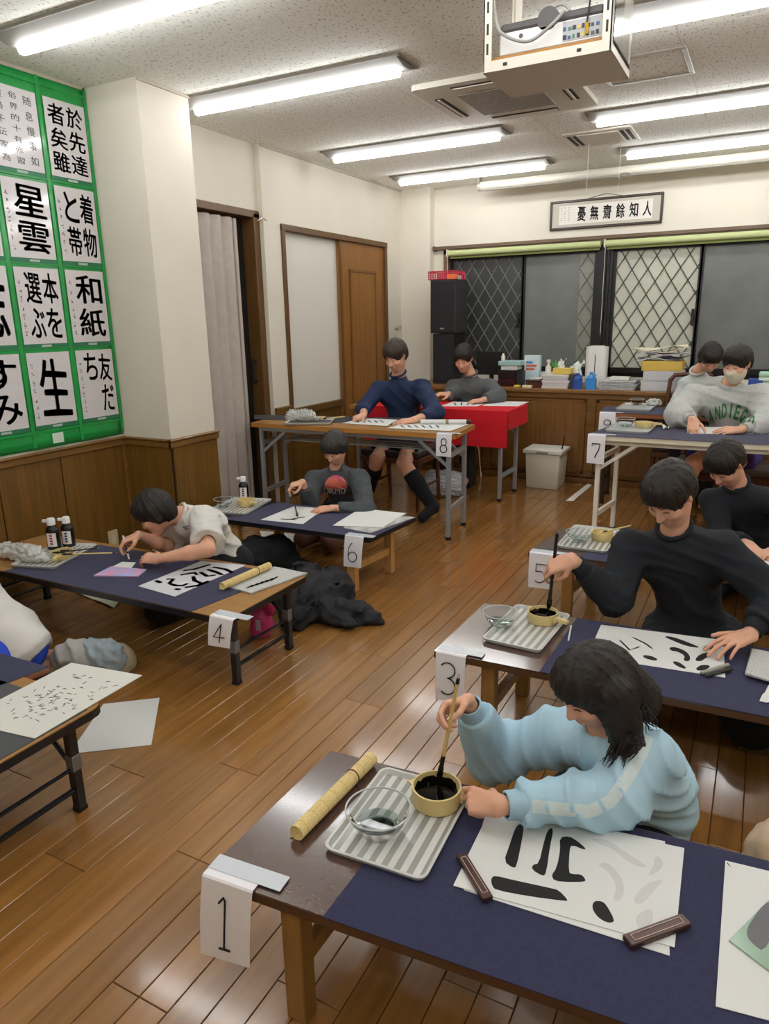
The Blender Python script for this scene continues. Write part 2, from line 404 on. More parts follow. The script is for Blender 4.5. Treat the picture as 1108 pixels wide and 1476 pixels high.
# hook on the wall by the door
# ---- back windows
ALU = mat('black_aluminium', '1C1C1E', .4, metal=.3)
WF = wood('window_wood', '7B6147', '6A5138', .5, 'X')
ZS, ZH = .90, 2.0
bm = NB(); box(bm, (-2.935, YB-.03, .86), (-2.885, YB+.02, 2.07)); box(bm, (-2.935, YB-.03, 2.03), (WX1, YB+.02, 2.07))
struct('trim_6', bm, WF)
bm = NB(); box(bm, (-3.03, YB-.055, 2.075), (WX1, YB-.03, 2.105), .003); box(bm, (-3.04, YB-.06, 2.065), (-3.02, YB, 2.11), .003)
t7 = struct('trim_7', bm, wood('curtain_rail_wood', '6F5A48', '5D4A39', .5, 'X'))
for n in range(9):
    bm = NB(); box(bm, (-2.7+n*.5, YB-.03, 2.08), (-2.68+n*.5, YB, 2.10)); obj('bracket', bm, WHITE_METAL, t7)
def glassmat(name, col, col2, hatch=60, lum=0):
    m = bpy.data.materials.new(name); m.use_nodes = True; N = m.node_tree.nodes; L = m.node_tree.links; p = N['Principled BSDF']
    tc = N.new('ShaderNodeTexCoord'); mp = N.new('ShaderNodeMapping'); mp.inputs['Rotation'].default_value = (0, .78, 0)
    L.new(tc.outputs['Object'], mp.inputs[0])
    wv = N.new('ShaderNodeTexWave'); wv.inputs['Scale'].default_value = hatch; wv.bands_direction = 'X'; wv.inputs['Distortion'].default_value = .5
    L.new(mp.outputs[0], wv.inputs['Vector'])
    wv2 = N.new('ShaderNodeTexWave'); wv2.inputs['Scale'].default_value = hatch; wv2.bands_direction = 'Z'
    L.new(mp.outputs[0], wv2.inputs['Vector'])
    ad = N.new('ShaderNodeMath'); ad.operation = 'MULTIPLY'; L.new(wv.outputs['Fac'], ad.inputs[0]); L.new(wv2.outputs['Fac'], ad.inputs[1])
    nz = N.new('ShaderNodeTexNoise'); nz.inputs['Scale'].default_value = 2.5; L.new(tc.outputs['Object'], nz.inputs['Vector'])
    a2 = N.new('ShaderNodeMath'); a2.operation = 'MULTIPLY_ADD'; a2.inputs[1].default_value = .6; L.new(nz.outputs['Fac'], a2.inputs[0]); L.new(ad.outputs[0], a2.inputs[2])
    cr = N.new('ShaderNodeValToRGB'); cr.color_ramp.elements[0].position = .25; cr.color_ramp.elements[1].position = .95
    cr.color_ramp.elements[0].color = srgb(col); cr.color_ramp.elements[1].color = srgb(col2)
    L.new(a2.outputs[0], cr.inputs[0]); L.new(cr.outputs[0], p.inputs['Base Color'])
    bp = N.new('ShaderNodeBump'); bp.inputs['Distance'].default_value = .002; bp.inputs['Strength'].default_value = .4
    L.new(ad.outputs[0], bp.inputs['Height']); L.new(bp.outputs[0], p.inputs['Normal'])
    p.inputs['Roughness'].default_value = .22
    return m
G_DARK = glassmat('figured_glass_dark', '2A2B2C', '454746', 34)
G_GREY = glassmat('figured_glass_grey', '4C504E', '80857F', 34)
G_PALE = glassmat('figured_glass_pale', 'A9AC9C', 'CDCFBF', 34)
LAT_PALE = mat('lattice_pale', '6C706E', .5); LAT_DARK = mat('lattice_dark', '55584F', .5)
def window(idx, xa, xb, gm, lat, handle=None, xlat=None, zb=ZS):
    f = .026; yg = YB+.045
    bm = NB()
    box(bm, (xa, YB+.02, zb), (xa+f, YB+.07, ZH)); box(bm, (xb-f, YB+.02, zb), (xb, YB+.07, ZH)); box(bm, (xa, YB+.02, zb), (xb, YB+.07, zb+.05)); box(bm, (xa, YB+.02, ZH-.03), (xb, YB+.07, ZH+.03))
    wd = struct('window_%d' % idx, bm, ALU)
    bm = NB(); box(bm, (xa+f, yg, zb+.05), (xb-f, yg+.005, ZH-.03)); obj('pane', bm, gm, wd)
    if lat:
        X0, X1, Z0, Z1 = (xlat or (xa+f, xb-f))+(zb+.05, ZH-.03)
        px_, pz_ = .135, .215      # diamond half pitch
        for sgn in (1, -1):
            n = -20
            while n < 40:
                # line: (x-X0)/px_ - sgn*(z-Z0)/pz_ = n
                pts = []
                for z in (Z0, Z1):
                    x = X0+px_*(n+sgn*(z-Z0)/pz_); pts.append((x, z))
                (xa_, za_), (xb_, zb_) = pts
                # clip to X0..X1
                def cl(xx):
                    t = (xx-xa_)/(xb_-xa_); return za_+t*(zb_-za_)
                P, Q = [xa_, za_], [xb_, zb_]
                for E in (P, Q):
                    if E[0] < X0: E[1] = cl(X0); E[0] = X0
                    if E[0] > X1: E[1] = cl(X1); E[0] = X1
                n += 1
                if max(xa_, xb_) < X0 or min(xa_, xb_) > X1 or abs(P[0]-Q[0]) < .01: continue
                bm = NB(); beam(bm, (P[0], yg-.006, P[1]), (Q[0], yg-.006, Q[1]), .008, .009)
                obj('lattice_bar', bm, lat, wd)
    if handle:
        bm = NB(); box(bm, (handle-.012, YB+.0, 1.32), (handle+.012, YB+.022, 1.46), .003); obj('latch', bm, mat('black_plastic', '141414', .4), wd)
    return wd
window(1, -2.885, -2.125, G_DARK, LAT_PALE, -2.17)
window(2, -2.14, -1.44, G_GREY, None)
w2 = bpy.data.objects['window_2']
window(3, -1.30, -.56, G_PALE, LAT_DARK, -.60)
window(4, -.575, .40, G_GREY, None)
window(5, .50, 1.70, G_GREY, None)
bm = NB(); box(bm, (-1.44, YB-.0, .86), (-1.36, YB+.1, 2.03)); box(bm, (-1.355, YB+.01, .86), (-1.33, YB+.1, 2.03)); box(bm, (-1.325, YB-.0, .86), (-1.30, YB+.1, 2.03)); box(bm, (.40, YB, .86), (.50, YB+.1, 2.03))
box(bm, (-2.885, YB+.07, .84), (WX1, YB+.11, 2.05))
struct('trim_8', bm, ALU)
# pale strip with lattice at the right end of window 2
bm = NB(); box(bm, (-1.60, YB+.040, ZS+.05), (-1.466, YB+.044, ZH-.03)); obj('pale_pane', bm, glassmat('figured_glass_mid', '6E7168', '8E9184', 34), w2)
for k in range(5):
    for s in (1, -1):
        z = ZS+.09+k*.215
        bm = NB(); beam(bm, (-1.6 if s > 0 else -1.466, YB+.036, z), (-1.466 if s > 0 else -1.6, YB+.036, z+.2), .007, .007); obj('lattice_bar', bm, LAT_DARK, w2)
# green rolled blinds
BL = mat('blind_green', 'B9C48E', .75, bump=.1, bscale=200)
for (a, b, lab) in ((-2.87, -1.405, 'pale green rolled up blind over the two left windows'), (-1.36, 1.0, 'pale green rolled up blind over the two right windows')):
    bm = NB(); tube(bm, [(a, YB-.062, 2.033), (b, YB-.062, 2.033)], .028, 14)
    r = empty('roller_blind', (a, YB-.062, 2.0), lab, 'blind', 'rolled blinds above the windows')
    obj('roll', bm, BL, r, True, True)
    bm = NB(); box(bm, (a+.01, YB-.045, 1.985), (b-.01, YB-.041, 2.03)); obj('hem', bm, mat('blind_hem', '8E9A5C', .8), r, False, True)
    bm = NB(); box(bm, (a-.012, YB-.095, 2.00), (a-.002, YB-.032, 2.07), .002); obj('end_bracket', bm, WHITE_METAL, r, False, True)
    bm = NB(); tube(bm, [(a+.004, YB-.098, 2.0), (a+.004, YB-.098, 1.25)], .002, 5); obj('pull_cord', bm, WHITE_METAL, r, False, True)
# ---- ceiling light fixtures
TUBE = mat('tube_light', 'FFFFFF', .4, emit=LAMP)
FIX = mat('fixture_white', '807D76', .5)
FIXR = mat('fixture_rim', '8E8A80', .6)
def make_fixture(xa, yc, label):
    L_ = 1.36
    r = empty('ceiling_light', (xa, yc, ZC), label, 'ceiling light', 'tube light fixtures on the ceiling')
    bm = NB(); box(bm, (-.05, -.118, -.012), (L_+.02, .118, 0), .002); obj('rim', bm, FIXR, r)
    bm = NB()
    prof = [(-.112, -.012), (-.030, -.034), (.030, -.034), (.112, -.012)]
    A = [bm.verts.new((-.035, y, z)) for y, z in prof]; B = [bm.verts.new((L_+.005, y, z)) for y, z in prof]
    for k in range(3): bm.faces.new((A[k], A[k+1], B[k+1], B[k]))
    bm.faces.new(A); bm.faces.new(B[::-1]); bm.faces.new((A[0], A[3], B[3], B[0])); obj('reflector', bm, FIX, r)
    bm = NB()
    prof = [(-.018, -.034), (-.022, -.052), (-.013, -.066), (.013, -.066), (.022, -.052), (.018, -.034)]
    A = [bm.verts.new((0 if k in (0, 5) else .008, y, z)) for k, (y, z) in enumerate(prof)]; B = [bm.verts.new((L_-.03-(0 if k in (0, 5) else .008), y, z)) for k, (y, z) in enumerate(prof)]
    for k in range(6): bm.faces.new((A[k], A[(k+1) % 6], B[(k+1) % 6], B[k]))
    bm.faces.new(A); bm.faces.new(B[::-1]); obj('tube_diffuser', bm, TUBE, r)
    return r
def dup_tree(o, parent=None):
    c = o.copy(); COL.objects.link(c); c.parent = parent
    for ch in [x for x in bpy.data.objects if x.parent == o]: dup_tree(ch, c)
    return c
rows = [6.22, 5.09, 3.56, 2.43, 1.0, -.6]
cols = {-3.09: 'left', -1.12: 'right', .85: 'far right'}
rn = {6.22: 'nearest the windows', 5.09: 'second from the windows', 3.56: 'third from the windows', 2.43: 'fourth from the windows, nearest the poster', 1.0: 'fifth from the windows', -.6: 'farthest from the windows'}
fx = None
for xa in cols:
    for yc in rows:
        if (xa == .85 and yc in (5.09, 6.22, 3.56) and False): continue
        if fx is None: fx = f_ = make_fixture(xa, yc, ''); 
        else: f_ = dup_tree(fx)
        f_.location = (xa, 1.80 if (xa == -1.12 and yc == 2.43) else yc, ZC); f_['label'] = 'white tube ceiling light, %s column, %s' % (cols[xa], rn[yc])
# ================================================================= TABLES
ZL = .33          # low table top
def quad(fl, fr, br, bl): return [V((p[0], p[1], 0)) for p in (fl, fr, br, bl)]
def qp(q, u, v):
    "point of a table quad, u along the front, v to the back"
    a = q[0].lerp(q[1], u); b = q[3].lerp(q[2], u); return a.lerp(b, v)
def qin(q, dl, dr, df, db):
    L = (q[1]-q[0]).length; D = (q[3]-q[0]).length
    return [qp(q, dl/L, df/D), qp(q, 1-dr/L, df/D), qp(q, 1-dr/L, 1-db/D), qp(q, dl/L, 1-db/D)]
def round_quad(q, r, seg=4):
    out = []
    n = len(q)
    for i in range(n):
        p = q[i]; a = (q[i-1]-p).normalized(); b = (q[(i+1) % n]-p).normalized()
        for k in range(seg+1):
            t = k/seg
            out.append(p + a*r*(1-t)**2 + b*r*t**2)
    return [(v.x, v.y) for v in out]
def quad_slab(bm, q, z0, z1, r=0):
    pts = round_quad(q, r) if r else [(v.x, v.y) for v in q]
    poly_prism(bm, pts, z0, z1)
def base(q, z=0):
    c = (q[0]+q[1]+q[2]+q[3])/4; return V((c.x, c.y, z))
def wood_table(q, label, top=TOP_BROWN, edge=None, legm=LEG_WOOD, zt=ZL, inl=.18, inr=.18, inf=.05, group=None):
    r = empty('low_table', base(q), label, 'table', group)
    bm = NB(); quad_slab(bm, q, zt-.004, zt, .004); obj('tabletop', bm, top, r, False, True)
    bm = NB(); quad_slab(bm, qin(q, .001, .001, .001, .001), zt-.026, zt-.004); obj('edge_band', bm, edge or wood('edge_wood', '5A3B22', '4A2F1A', .5, 'X'), r, False, True)
    qi = qin(q, inl, inr, inf, inf)
    for p in qi:
        bm = NB(); box(bm, (p.x-.024, p.y-.022, 0), (p.x+.024, p.y+.022, zt-.026), .003); obj('leg', bm, legm, r, False, True)
    for a, b in ((0, 3), (1, 2)):
        bm = NB(); beam(bm, (qi[a].x, qi[a].y+.022, .135), (qi[b].x, qi[b].y-.022, .135), .024, .04); obj('stretcher', bm, legm, r, False, True)
        bm = NB(); beam(bm, (qi[a].x, qi[a].y+.022, zt-.045), (qi[b].x, qi[b].y-.022, zt-.045), .03, .038); obj('top_rail', bm, legm, r, False, True)
    return r
def fold_low_table(q, label, zt=ZL, group=None):
    r = empty('folding_low_table', base(q), label, 'table', group)
    bm = NB(); quad_slab(bm, q, zt-.003, zt, .045); obj('tabletop', bm, TOP_OAK, r, False, True)
    bm = NB(); quad_slab(bm, qin(q, -.002, -.002, -.002, -.002), zt-.028, zt-.003, .047); obj('edge_band', bm, BLACK_METAL, r, False, True)
    qi = qin(q, .06, .06, .085, .085)
    bm = NB()
    for a, b in ((0, 1), (3, 2)): beam(bm, (qi[a].x, qi[a].y, zt-.043), (qi[b].x, qi[b].y, zt-.043), .022, .03)
    obj('apron_rail', bm, BLACK_METAL, r, False, True)
    for k, p in enumerate(qi):
        bm = NB(); box(bm, (p.x-.014, p.y-.014, .004), (p.x+.014, p.y+.014, zt-.03), .002); lg = obj('leg', bm, BLACK_METAL, r, False, True)
        bm = NB(); box(bm, (p.x-.016, p.y-.016, 0), (p.x+.016, p.y+.016, .016), .002); obj('foot_cap', bm, RUBBER, lg, False, True)
        s = 1 if k in (0, 3) else -1
        bm = NB(); tube(bm, [(p.x+s*.012, p.y, .15), (p.x+s*.17, p.y, zt-.035)], .008, 8); obj('brace', bm, BLACK_METAL, r, False, True)
        bm = NB(); box(bm, (p.x-.0155, p.y-.0155, .14), (p.x+.0155, p.y+.0155, .19), .001); obj('bracket', bm, mat('grey_bracket', '7F8184', .4, metal=.6), lg, False, True)
    for a, b in ((0, 3), (1, 2)):
        for z, dx in ((.075, 0), (.145, .0)):
            bm = NB(); tube(bm, [(qi[a].x, qi[a].y+.012, z), (qi[b].x, qi[b].y-.012, z)], .0085 if z < .1 else .006, 8); obj('stretcher', bm, BLACK_METAL, r, True, True)
    return r
def tall_table(q, label, metal, top, edge, zt, shelf=True, inl=.06, inr=.06, group=None, brace=True):
    r = empty('tall_folding_table', base(q), label, 'table', group)
    bm = NB(); quad_slab(bm, q, zt-.003, zt, .006); obj('tabletop', bm, top, r, False, True)
    bm = NB(); quad_slab(bm, qin(q, .001, .001, .001, .001), zt-.03, zt-.003, .006); obj('edge_band', bm, edge, r, False, True)
    qi = qin(q, inl, inr, .05, .05)
    bm = NB()
    for a, b in ((0, 1), (3, 2)): beam(bm, (qi[a].x, qi[a].y, zt-.045), (qi[b].x, qi[b].y, zt-.045), .02, .03)
    obj('apron_rail', bm, metal, r, False, True)
    for k, p in enumerate(qi):
        bm = NB(); box(bm, (p.x-.014, p.y-.014, .02), (p.x+.014, p.y+.014, zt-.03), .003); lg = obj('leg', bm, metal, r, False, True)
        bm = NB(); box(bm, (p.x-.016, p.y-.016, 0), (p.x+.016, p.y+.016, .02), .002); obj('foot_cap', bm, RUBBER, lg, False, True)
        s = 1 if k in (0, 3) else -1
        if brace:
            bm = NB(); beam(bm, (p.x+s*.012, p.y, .50), (p.x+s*.22, p.y, zt-.05), .014, .02); obj('brace', bm, metal, r, False, True)
    for a, b in ((0, 3), (1, 2)):
        for z in (.20, .56):
            bm = NB(); beam(bm, (qi[a].x, qi[a].y+.014, z), (qi[b].x, qi[b].y-.014, z), .02, .03); obj('stretcher', bm, metal, r, False, True)
    if shelf:
        for v in (.2, .4, .6, .8):
            bm = NB(); A = qp(qi, .12, v); B = qp(qi, .88, v); tube(bm, [(A.x, A.y, zt-.13), (B.x, B.y, zt-.13)], .005, 6); obj('shelf_rod', bm, metal, r, True, True)
        bm = NB()
        for u in (.14, .86): A = qp(qi, u, 0); B = qp(qi, u, 1); beam(bm, (A.x, A.y, zt-.13), (B.x, B.y, zt-.13), .012, .012)
        obj('shelf_bar', bm, metal, r, False, True)
    return r
def ext(p, sl, L): return (p[0]+L, p[1]+sl*L)
Q1 = quad((-.90, .878), ext((-.90, .878), .076, 1.62), ext((-.893, 1.356), .070, 1.62), (-.893, 1.356))
Q3 = quad((-.885, 2.0), ext((-.885, 2.0), .03, 1.6), ext((-.875, 2.468), .03, 1.6), (-.875, 2.468))
Q5 = quad((-.905, 3.15), ext((-.905, 3.15), .02, 1.6), ext((-.85, 3.62), .02, 1.6), (-.85, 3.62))
Q6 = quad((-2.78, 3.005), (-1.70, 3.03), (-1.655, 3.49), (-2.72, 3.44))
Q4 = quad((-3.36, 1.885), (-1.695, 1.905), (-1.685, 2.45), (-3.33, 2.37))
Q2 = quad((-3.25, .70), (-1.63, .70), (-1.625, 1.265), (-3.25, 1.265))
Q8 = quad((-3.25, 4.07), (-1.665, 4.09), (-1.71, 4.56), (-3.30, 4.50)); Z8 = .712
Q7 = quad((-.915, 4.39), (.75, 4.39), (.75, 4.86), (-.855, 4.87)); Z7 = .71
Q9 = quad((-1.07, 5.48), (.5, 5.48), (.5, 5.90), (-1.10, 5.90)); Z9 = .71
QR = quad((-3.1, 5.21), (-1.70, 5.21), (-1.69, 5.68), (-3.1, 5.68)); ZR = .72
wood_table(Q1, 'low table with glossy brown top and wooden legs in the foreground, numbered one')
wood_table(Q3, 'low brown topped wooden table numbered three, before the boy in black')
wood_table(Q5, 'low brown topped wooden table numbered five behind the boy in the black sweatshirt')
wood_table(Q6, 'low table with black edge and pale wooden legs, numbered 6', top=mat('black_top', '1E1E22', .4), edge=mat('black_edge', '16161A', .4), legm=LEG_WOOD_LT, inr=.14)
fold_low_table(Q4, 'low folding table with oak top and black metal legs, numbered 4')
fold_low_table(Q2, 'low folding table with black metal legs at the lower left edge of the room')
tall_table(Q8, 'tall folding table with wood edged top and silver legs, numbered 8', SILVER, TOP_OAK, wood('oak_edge', 'B8803C', 'A8722F', .4, 'X'), Z8)
tall_table(Q7, 'tall white legged table with navy felt top, numbered 7', WHITE_METAL, WHITE_METAL, mat('cream_edge', 'D8D2BC', .45), Z7, shelf=False)
tall_table(Q9, 'tall brown table with dark legs behind table 7, numbered 9', mat('dark_legs', '2A1B12', .5), TOP_BROWN, wood('brown_edge', '9A6038', '8A522E', .4, 'X'), Z9, shelf=False, brace=False)
tall_table(QR, 'tall folding table with silver legs under the red cloth', SILVER, TOP_OAK, TOP_OAK, ZR, shelf=False)

# ================================================================= FELT MATS AND CLOTHS
def felt(px, z, label, name='felt_mat', m=NAVY, t=.002, cat='desk mat', group=None, world=None, hang=None):
    pts = world or [at(x, y, Z=z) for x, y in px]
    bm = NB(); poly_prism(bm, [(p[0], p[1]) for p in pts], z, z+t)
    if hang: box(bm, *hang)
    return thing(name, bm, m, label, cat, group)
def fmat(q, z, dl, dr, df, db, label, m=NAVY, px=None):
    qi = qin(q, dl, dr, df, db)
    return felt(None, z, label, m=m, world=[(p.x, p.y) for p in qi])
a = at(470, 1317, Z=ZL); L1 = (Q1[1]-Q1[0]).length
fmat(Q1, ZL, a.x-Q1[0].x, .02, -.004, .004, 'navy felt mat with stitched edge covering most of table 1')
fmat(Q3, ZL, .36, .02, -.002, .004, 'navy felt mat on the low table of the boy in the black sweatshirt')
fmat(Q5, ZL, .24, .02, 0, .004, 'navy felt mat on the low table of the person in the black cardigan')
fmat(Q6, ZL, .14, -.004, -.004, .0, 'navy felt mat covering low table 6')
q_ = [qp(Q4, .225, -.003), qp(Q4, .895, -.003), qp(Q4, .945, .93), qp(Q4, .265, .93)]
felt(None, ZL, 'navy felt mat on the oak folding table under the bending girl', world=[(p.x, p.y) for p in q_])
felt([(-60, 1012), (-40, 945), (4, 943), (70, 962)], ZL, 'navy felt mat on the folding table at the lower left edge')
fmat(Q2, ZL, 1.16, .012, .01, .05, 'dark grey under mat on the lower left folding table', m=mat('grey_mat', '4A4C50', .8))
felt([(366, 604), (366, 598), (600, 603), (560, 613)], Z8, 'black felt mat on tall table 8', m=BLACK_FELT)
fmat(Q7, Z7, .0, .0, -.004, 0, 'navy felt mat covering tall table 7')
felt([(864, 594), (872, 586), (1060, 588), (1060, 602)], Z9, 'navy felt mat on tall table 9')
# red cloth, draped over the table, hanging in front and at the right
RED = mat('red_felt', 'C4101F', .9, noise=.06, nscale=60, bump=.2, bscale=300)
bm = NB()
zt = ZR+.003; xl, xr_, yf, yb_ = -2.95, -1.685, 5.195, 5.69
nx = 26; grid = []
prof = [(yb_, zt-.10), (yb_, zt)]+[(yb_-(yb_-yf)*k/6, zt) for k in range(1, 6)]+[(yf, zt), (yf-.004, zt-.02), (yf-.006, zt-.14), (yf-.008, zt-.28)]
for j, (y, z) in enumerate(prof):
    row = []
    for i in range(nx+1):
        x = xl+(xr_-xl)*i/nx
        dy = .004*math.sin(x*9)*(1 if z < zt-.05 and y < 5.4 else 0)
        row.append(bm.verts.new((x, y+dy, z)))
    grid.append(row)
for a, b in zip(grid, grid[1:]):
    for i in range(nx): bm.faces.new((a[i], a[i+1], b[i+1], b[i]))
# right hanging flap, longer to the back
e = [grid[j][nx] for j in range(1, 8)]
f = [bm.verts.new((xr_+.008, v.co.y, zt-.14)) for v in e]
for k in range(6): bm.faces.new((e[k], e[k+1], f[k+1], f[k]))
bmesh.ops.recalc_face_normals(bm, faces=bm.faces[:])
bmesh.ops.solidify(bm, geom=bm.faces[:], thickness=-.003)
thing('red_cloth', bm, RED, 'bright red felt cloth draped over the tall table by the counter', 'tablecloth', smooth=True)

# ================================================================= PAPERS AND BRUSH WORK
def sheet(px, z, label, name='paper_sheet', cat='paper', m=WHITE_PAPER, t=.0012, curl=0, group=None, n=6, world=None, hidez=False):
    "four corners (far left, far right, near right, near left)"
    c = world or [at(x, y, Z=z) for x, y in px]
    bm = NB(); g = []
    for j in range(n+1):
        row = []
        for i in range(n+1):
            u, v = i/n, j/n
            p = c[0].lerp(c[1], u).lerp(c[3].lerp(c[2], u), v)
            e_ = max(abs(u-.5), abs(v-.5))*2
            zz = z+curl*max(0, e_-.6)*abs(math.sin(3*u+5*v+1))*2.5
            row.append(bm.verts.new((p.x, p.y, zz+t)))
        g.append(row)
    for j in range(n):
        for i in range(n): bm.faces.new((g[j][i], g[j][i+1], g[j+1][i+1], g[j+1][i]))
    r = bmesh.ops.extrude_face_region(bm, geom=bm.faces[:])
    for v in r['geom']:
        if isinstance(v, bmesh.types.BMVert): v.co.z -= t
    return thing(name, bm, m, label, cat, group)
def marks(parent, polys, z, m=INK, name='brush_stroke', t=.0006):
    "inked shapes lying on a sheet (picture outline on its plane)"
    for P in polys:
        pts = [at(x, y, Z=z) for x, y in P]
        n = len(pts)
        # smooth the outline
        sm = []
        for i in range(n):
            a, b, c = pts[i-1], pts[i], pts[(i+1) % n]
            sm += [b.lerp(a, .22), b, b.lerp(c, .22)] if False else [b.lerp(a, .25), b.lerp(c, .25)]
        bm = NB()
        A = [bm.verts.new((p.x, p.y, z+t)) for p in sm]; B = [bm.verts.new((p.x, p.y, z-.0002)) for p in sm]
        f = bm.faces.new(A)
        for i in range(len(A)): bm.faces.new((A[i], A[(i+1) % len(A)], B[(i+1) % len(A)], B[i]))
        bmesh.ops.triangulate(bm, faces=[f], ngon_method='EAR_CLIP')
        obj(name, bm, m, parent, False, True)
def stroke_px(parent, lines, z, wpx, m=INK, name='brush_stroke'):
    "tapered strokes along picture points; width in metres"
    for ln in lines:
        pts = [at(x, y, Z=z) for x, y in ln]; n = len(pts)
        L_, R_ = [], []
        for i, p in enumerate(pts):
            d = pts[min(i+1, n-1)]-pts[max(i-1, 0)]; d.z = 0; d.normalize(); s = V((-d.y, d.x, 0))
            ww = wpx*(.55+.45*math.sin(PI*(i+.7)/(n+.4)))/2
            L_.append(p+s*ww); R_.append(p-s*ww)
        bm = NB(); A = [bm.verts.new((p.x, p.y, z+.0006)) for p in L_]; B = [bm.verts.new((p.x, p.y, z+.0006)) for p in R_]
        for i in range(n-1): bm.faces.new((A[i], A[i+1], B[i+1], B[i]))
        bmesh.ops.solidify(bm, geom=bm.faces[:], thickness=.0005)
        obj(name, bm, m, parent, False, True)
def c8(P): return [(600+x/2.181, 1100+y/2.181) for x, y in P]
def c6(P): return [(600+x/2.181, 850+y/2.181) for x, y in P]
ZM = ZL+.003
# table 1
sheet([(703, 1162), (958, 1213), (965, 1378), (668, 1283)], ZM, 'lower thin sheet peeping out under the calligraphy on table 1', t=.0008)
sheet(c8([(235, 140), (800, 262), (780, 535), (150, 340)]), ZM+.0008, 'plain liner sheet under the calligraphy on table 1', t=.0006)
s = sheet([(708, 1164), (986, 1223), (972, 1366), (653, 1277)], ZM+.0014, 'white calligraphy sheet with thick black brush strokes held by two weights', 'calligraphy_sheet')
zs = ZM+.0026
marks(s, [c8(p) for p in (
    [(325, 190), (338, 200), (332, 240), (315, 325), (303, 330), (275, 308), (290, 265), (310, 205)],
    [(425, 203), (430, 215), (420, 260), (408, 345), (398, 356), (363, 335), (365, 320), (385, 316), (400, 250), (412, 212)],
    [(450, 234), (480, 230), (505, 245), (532, 268), (528, 273), (487, 256), (481, 275), (478, 343), (490, 350), (518, 350), (532, 366), (528, 373), (480, 374), (433, 370), (424, 352), (440, 332), (452, 275)],
    [(234, 362), (248, 354), (300, 367), (425, 394), (447, 400), (476, 430), (470, 434), (350, 418), (250, 399), (237, 385)],
    [(552, 447), (560, 434), (580, 434), (596, 444), (623, 494), (614, 502), (596, 500), (572, 486), (556, 465)])], zs)
marks(s, [c8(p) for p in (
    [(548, 236), (600, 240), (650, 275), (722, 322), (718, 330), (670, 315), (620, 270), (560, 248)],
    [(565, 318), (600, 312), (640, 350), (655, 400), (640, 435), (615, 430), (632, 390), (605, 340)],
    [(690, 442), (680, 425), (720, 380), (782, 362), (745, 400), (715, 440)],
    [(745, 300), (760, 290), (780, 320), (752, 345), (725, 355), (748, 322)],
    [(690, 480), (730, 455), (745, 470), (740, 505), (700, 520), (690, 500)])], zs-.0003, INK_PALE, 'show_through_mark')
def weight(p0, p1, z, label, wd=.022, h=.011, trim=False):
    a = at(*p0, Z=z); b = at(*p1, Z=z); a.z = b.z = z+h/2
    r = empty('paperweight', V(((a.x+b.x)/2, (a.y+b.y)/2, z)), label, 'paperweight', 'brown paperweights on table 1')
    bm = NB(); beam(bm, a, b, wd, h, bev=.0015); obj('bar', bm, mat('weight_brown', '4C3430', .25, metal=.3), r, False, True)
    d = (b-a).normalized(); s_ = V((-d.y, d.x, 0)); up = V((0, 0, h/2+.0006))
    bm = NB()
    for k in (-1, 1): beam(bm, a+d*.012+s_*k*wd*.25+up, b-d*.012+s_*k*wd*.25+up, .0012, .0012)
    for e_ in (a+d*.012, b-d*.012): beam(bm, e_-s_*wd*.25+up, e_+s_*wd*.25+up, .0012, .0012)
    obj('inlay_line', bm, mat('weight_inlay', 'B9A79A', .3), r, False, True)
weight((664, 1236), (703, 1300), ZM+.0026, 'brown paperweight lying across the left end of the calligraphy sheet')
weight((903, 1362), (989, 1330), ZM+.0026, 'brown paperweight with pale inlay lying across the near right corner of the sheet', .026)
s = sheet([(1045, 1241), (1215, 1282), (1215, 1500), (1031, 1451)], ZM, 'large white sheet at the right end of table 1 under the glass plate', curl=.0)
marks(s, [c8(p) for p in ([(975, 310), (985, 322), (990, 328), (978, 318)],)], ZM+.0012)
bm = NB(); pts = [at(x, y, Z=ZM+.0012) for x, y in ((1050, 1357), (1108, 1299), (1190, 1345), (1122, 1412))]; poly_prism(bm, [(p.x, p.y) for p in pts], ZM+.0012, ZM+.005)
gp = thing('clear_plate', bm, mat('green_plate', '9DB7A4', .12, noise=.08, nscale=30), 'greenish clear plate with an ink blot on the right sheet of table 1', 'plate')
marks(gp, [c8([(1040, 548), (1038, 520), (1060, 485), (1090, 445), (1120, 432), (1150, 470), (1120, 540), (1090, 592), (1062, 572)])], ZM+.005, INK_WASH, 'ink_blot')
# table 3
s = sheet([(866, 901), (1042, 923), (1045, 977), (846, 946)], ZM, 'calligraphy sheet with bold dots and hooks on table 3', 'calligraphy_sheet')
marks(s, [c6(p) for p in (
    [(775, 146), (805, 148), (850, 164), (897, 184), (850, 178), (805, 160)],
    [(793, 182), (815, 180), (850, 195), (862, 215), (855, 226), (838, 222), (845, 208), (820, 194), (800, 192)],
    [(905, 178), (925, 173), (942, 182), (925, 188), (898, 193)],
    [(873, 222), (890, 203), (925, 196), (937, 198), (910, 214), (893, 226)],
    [(803, 226), (822, 226), (850, 246), (840, 249), (815, 238)],
    [(878, 247), (896, 236), (922, 238), (920, 246), (900, 254), (882, 254)],
    [(708, 206), (735, 207), (760, 219), (750, 224), (718, 216)])], ZM+.0012)
stroke_px(s, [c6([(640, 160), (670, 190), (700, 180)]), c6([(680, 150), (720, 170), (740, 185)])], ZM+.001, .008, INK_PALE, 'show_through_mark')
NEWS = mat('newsprint', 'CFD0CC', .85, col2='9C9E9E', nscale=160, stretch=(1, 2.2, 1))
for k, dz in enumerate((0, .006, .012)):
    sheet([(1082+k, 937), (1150, 950), (1140, 992), (1073+k, 973)], ZM+dz, ['bottom', 'middle', 'topmost'][k]+' folded newspaper of the pile at the right end of table 3', 'folded_newspaper', 'newspaper', NEWS, .006, group='newspapers on table 3', n=4)
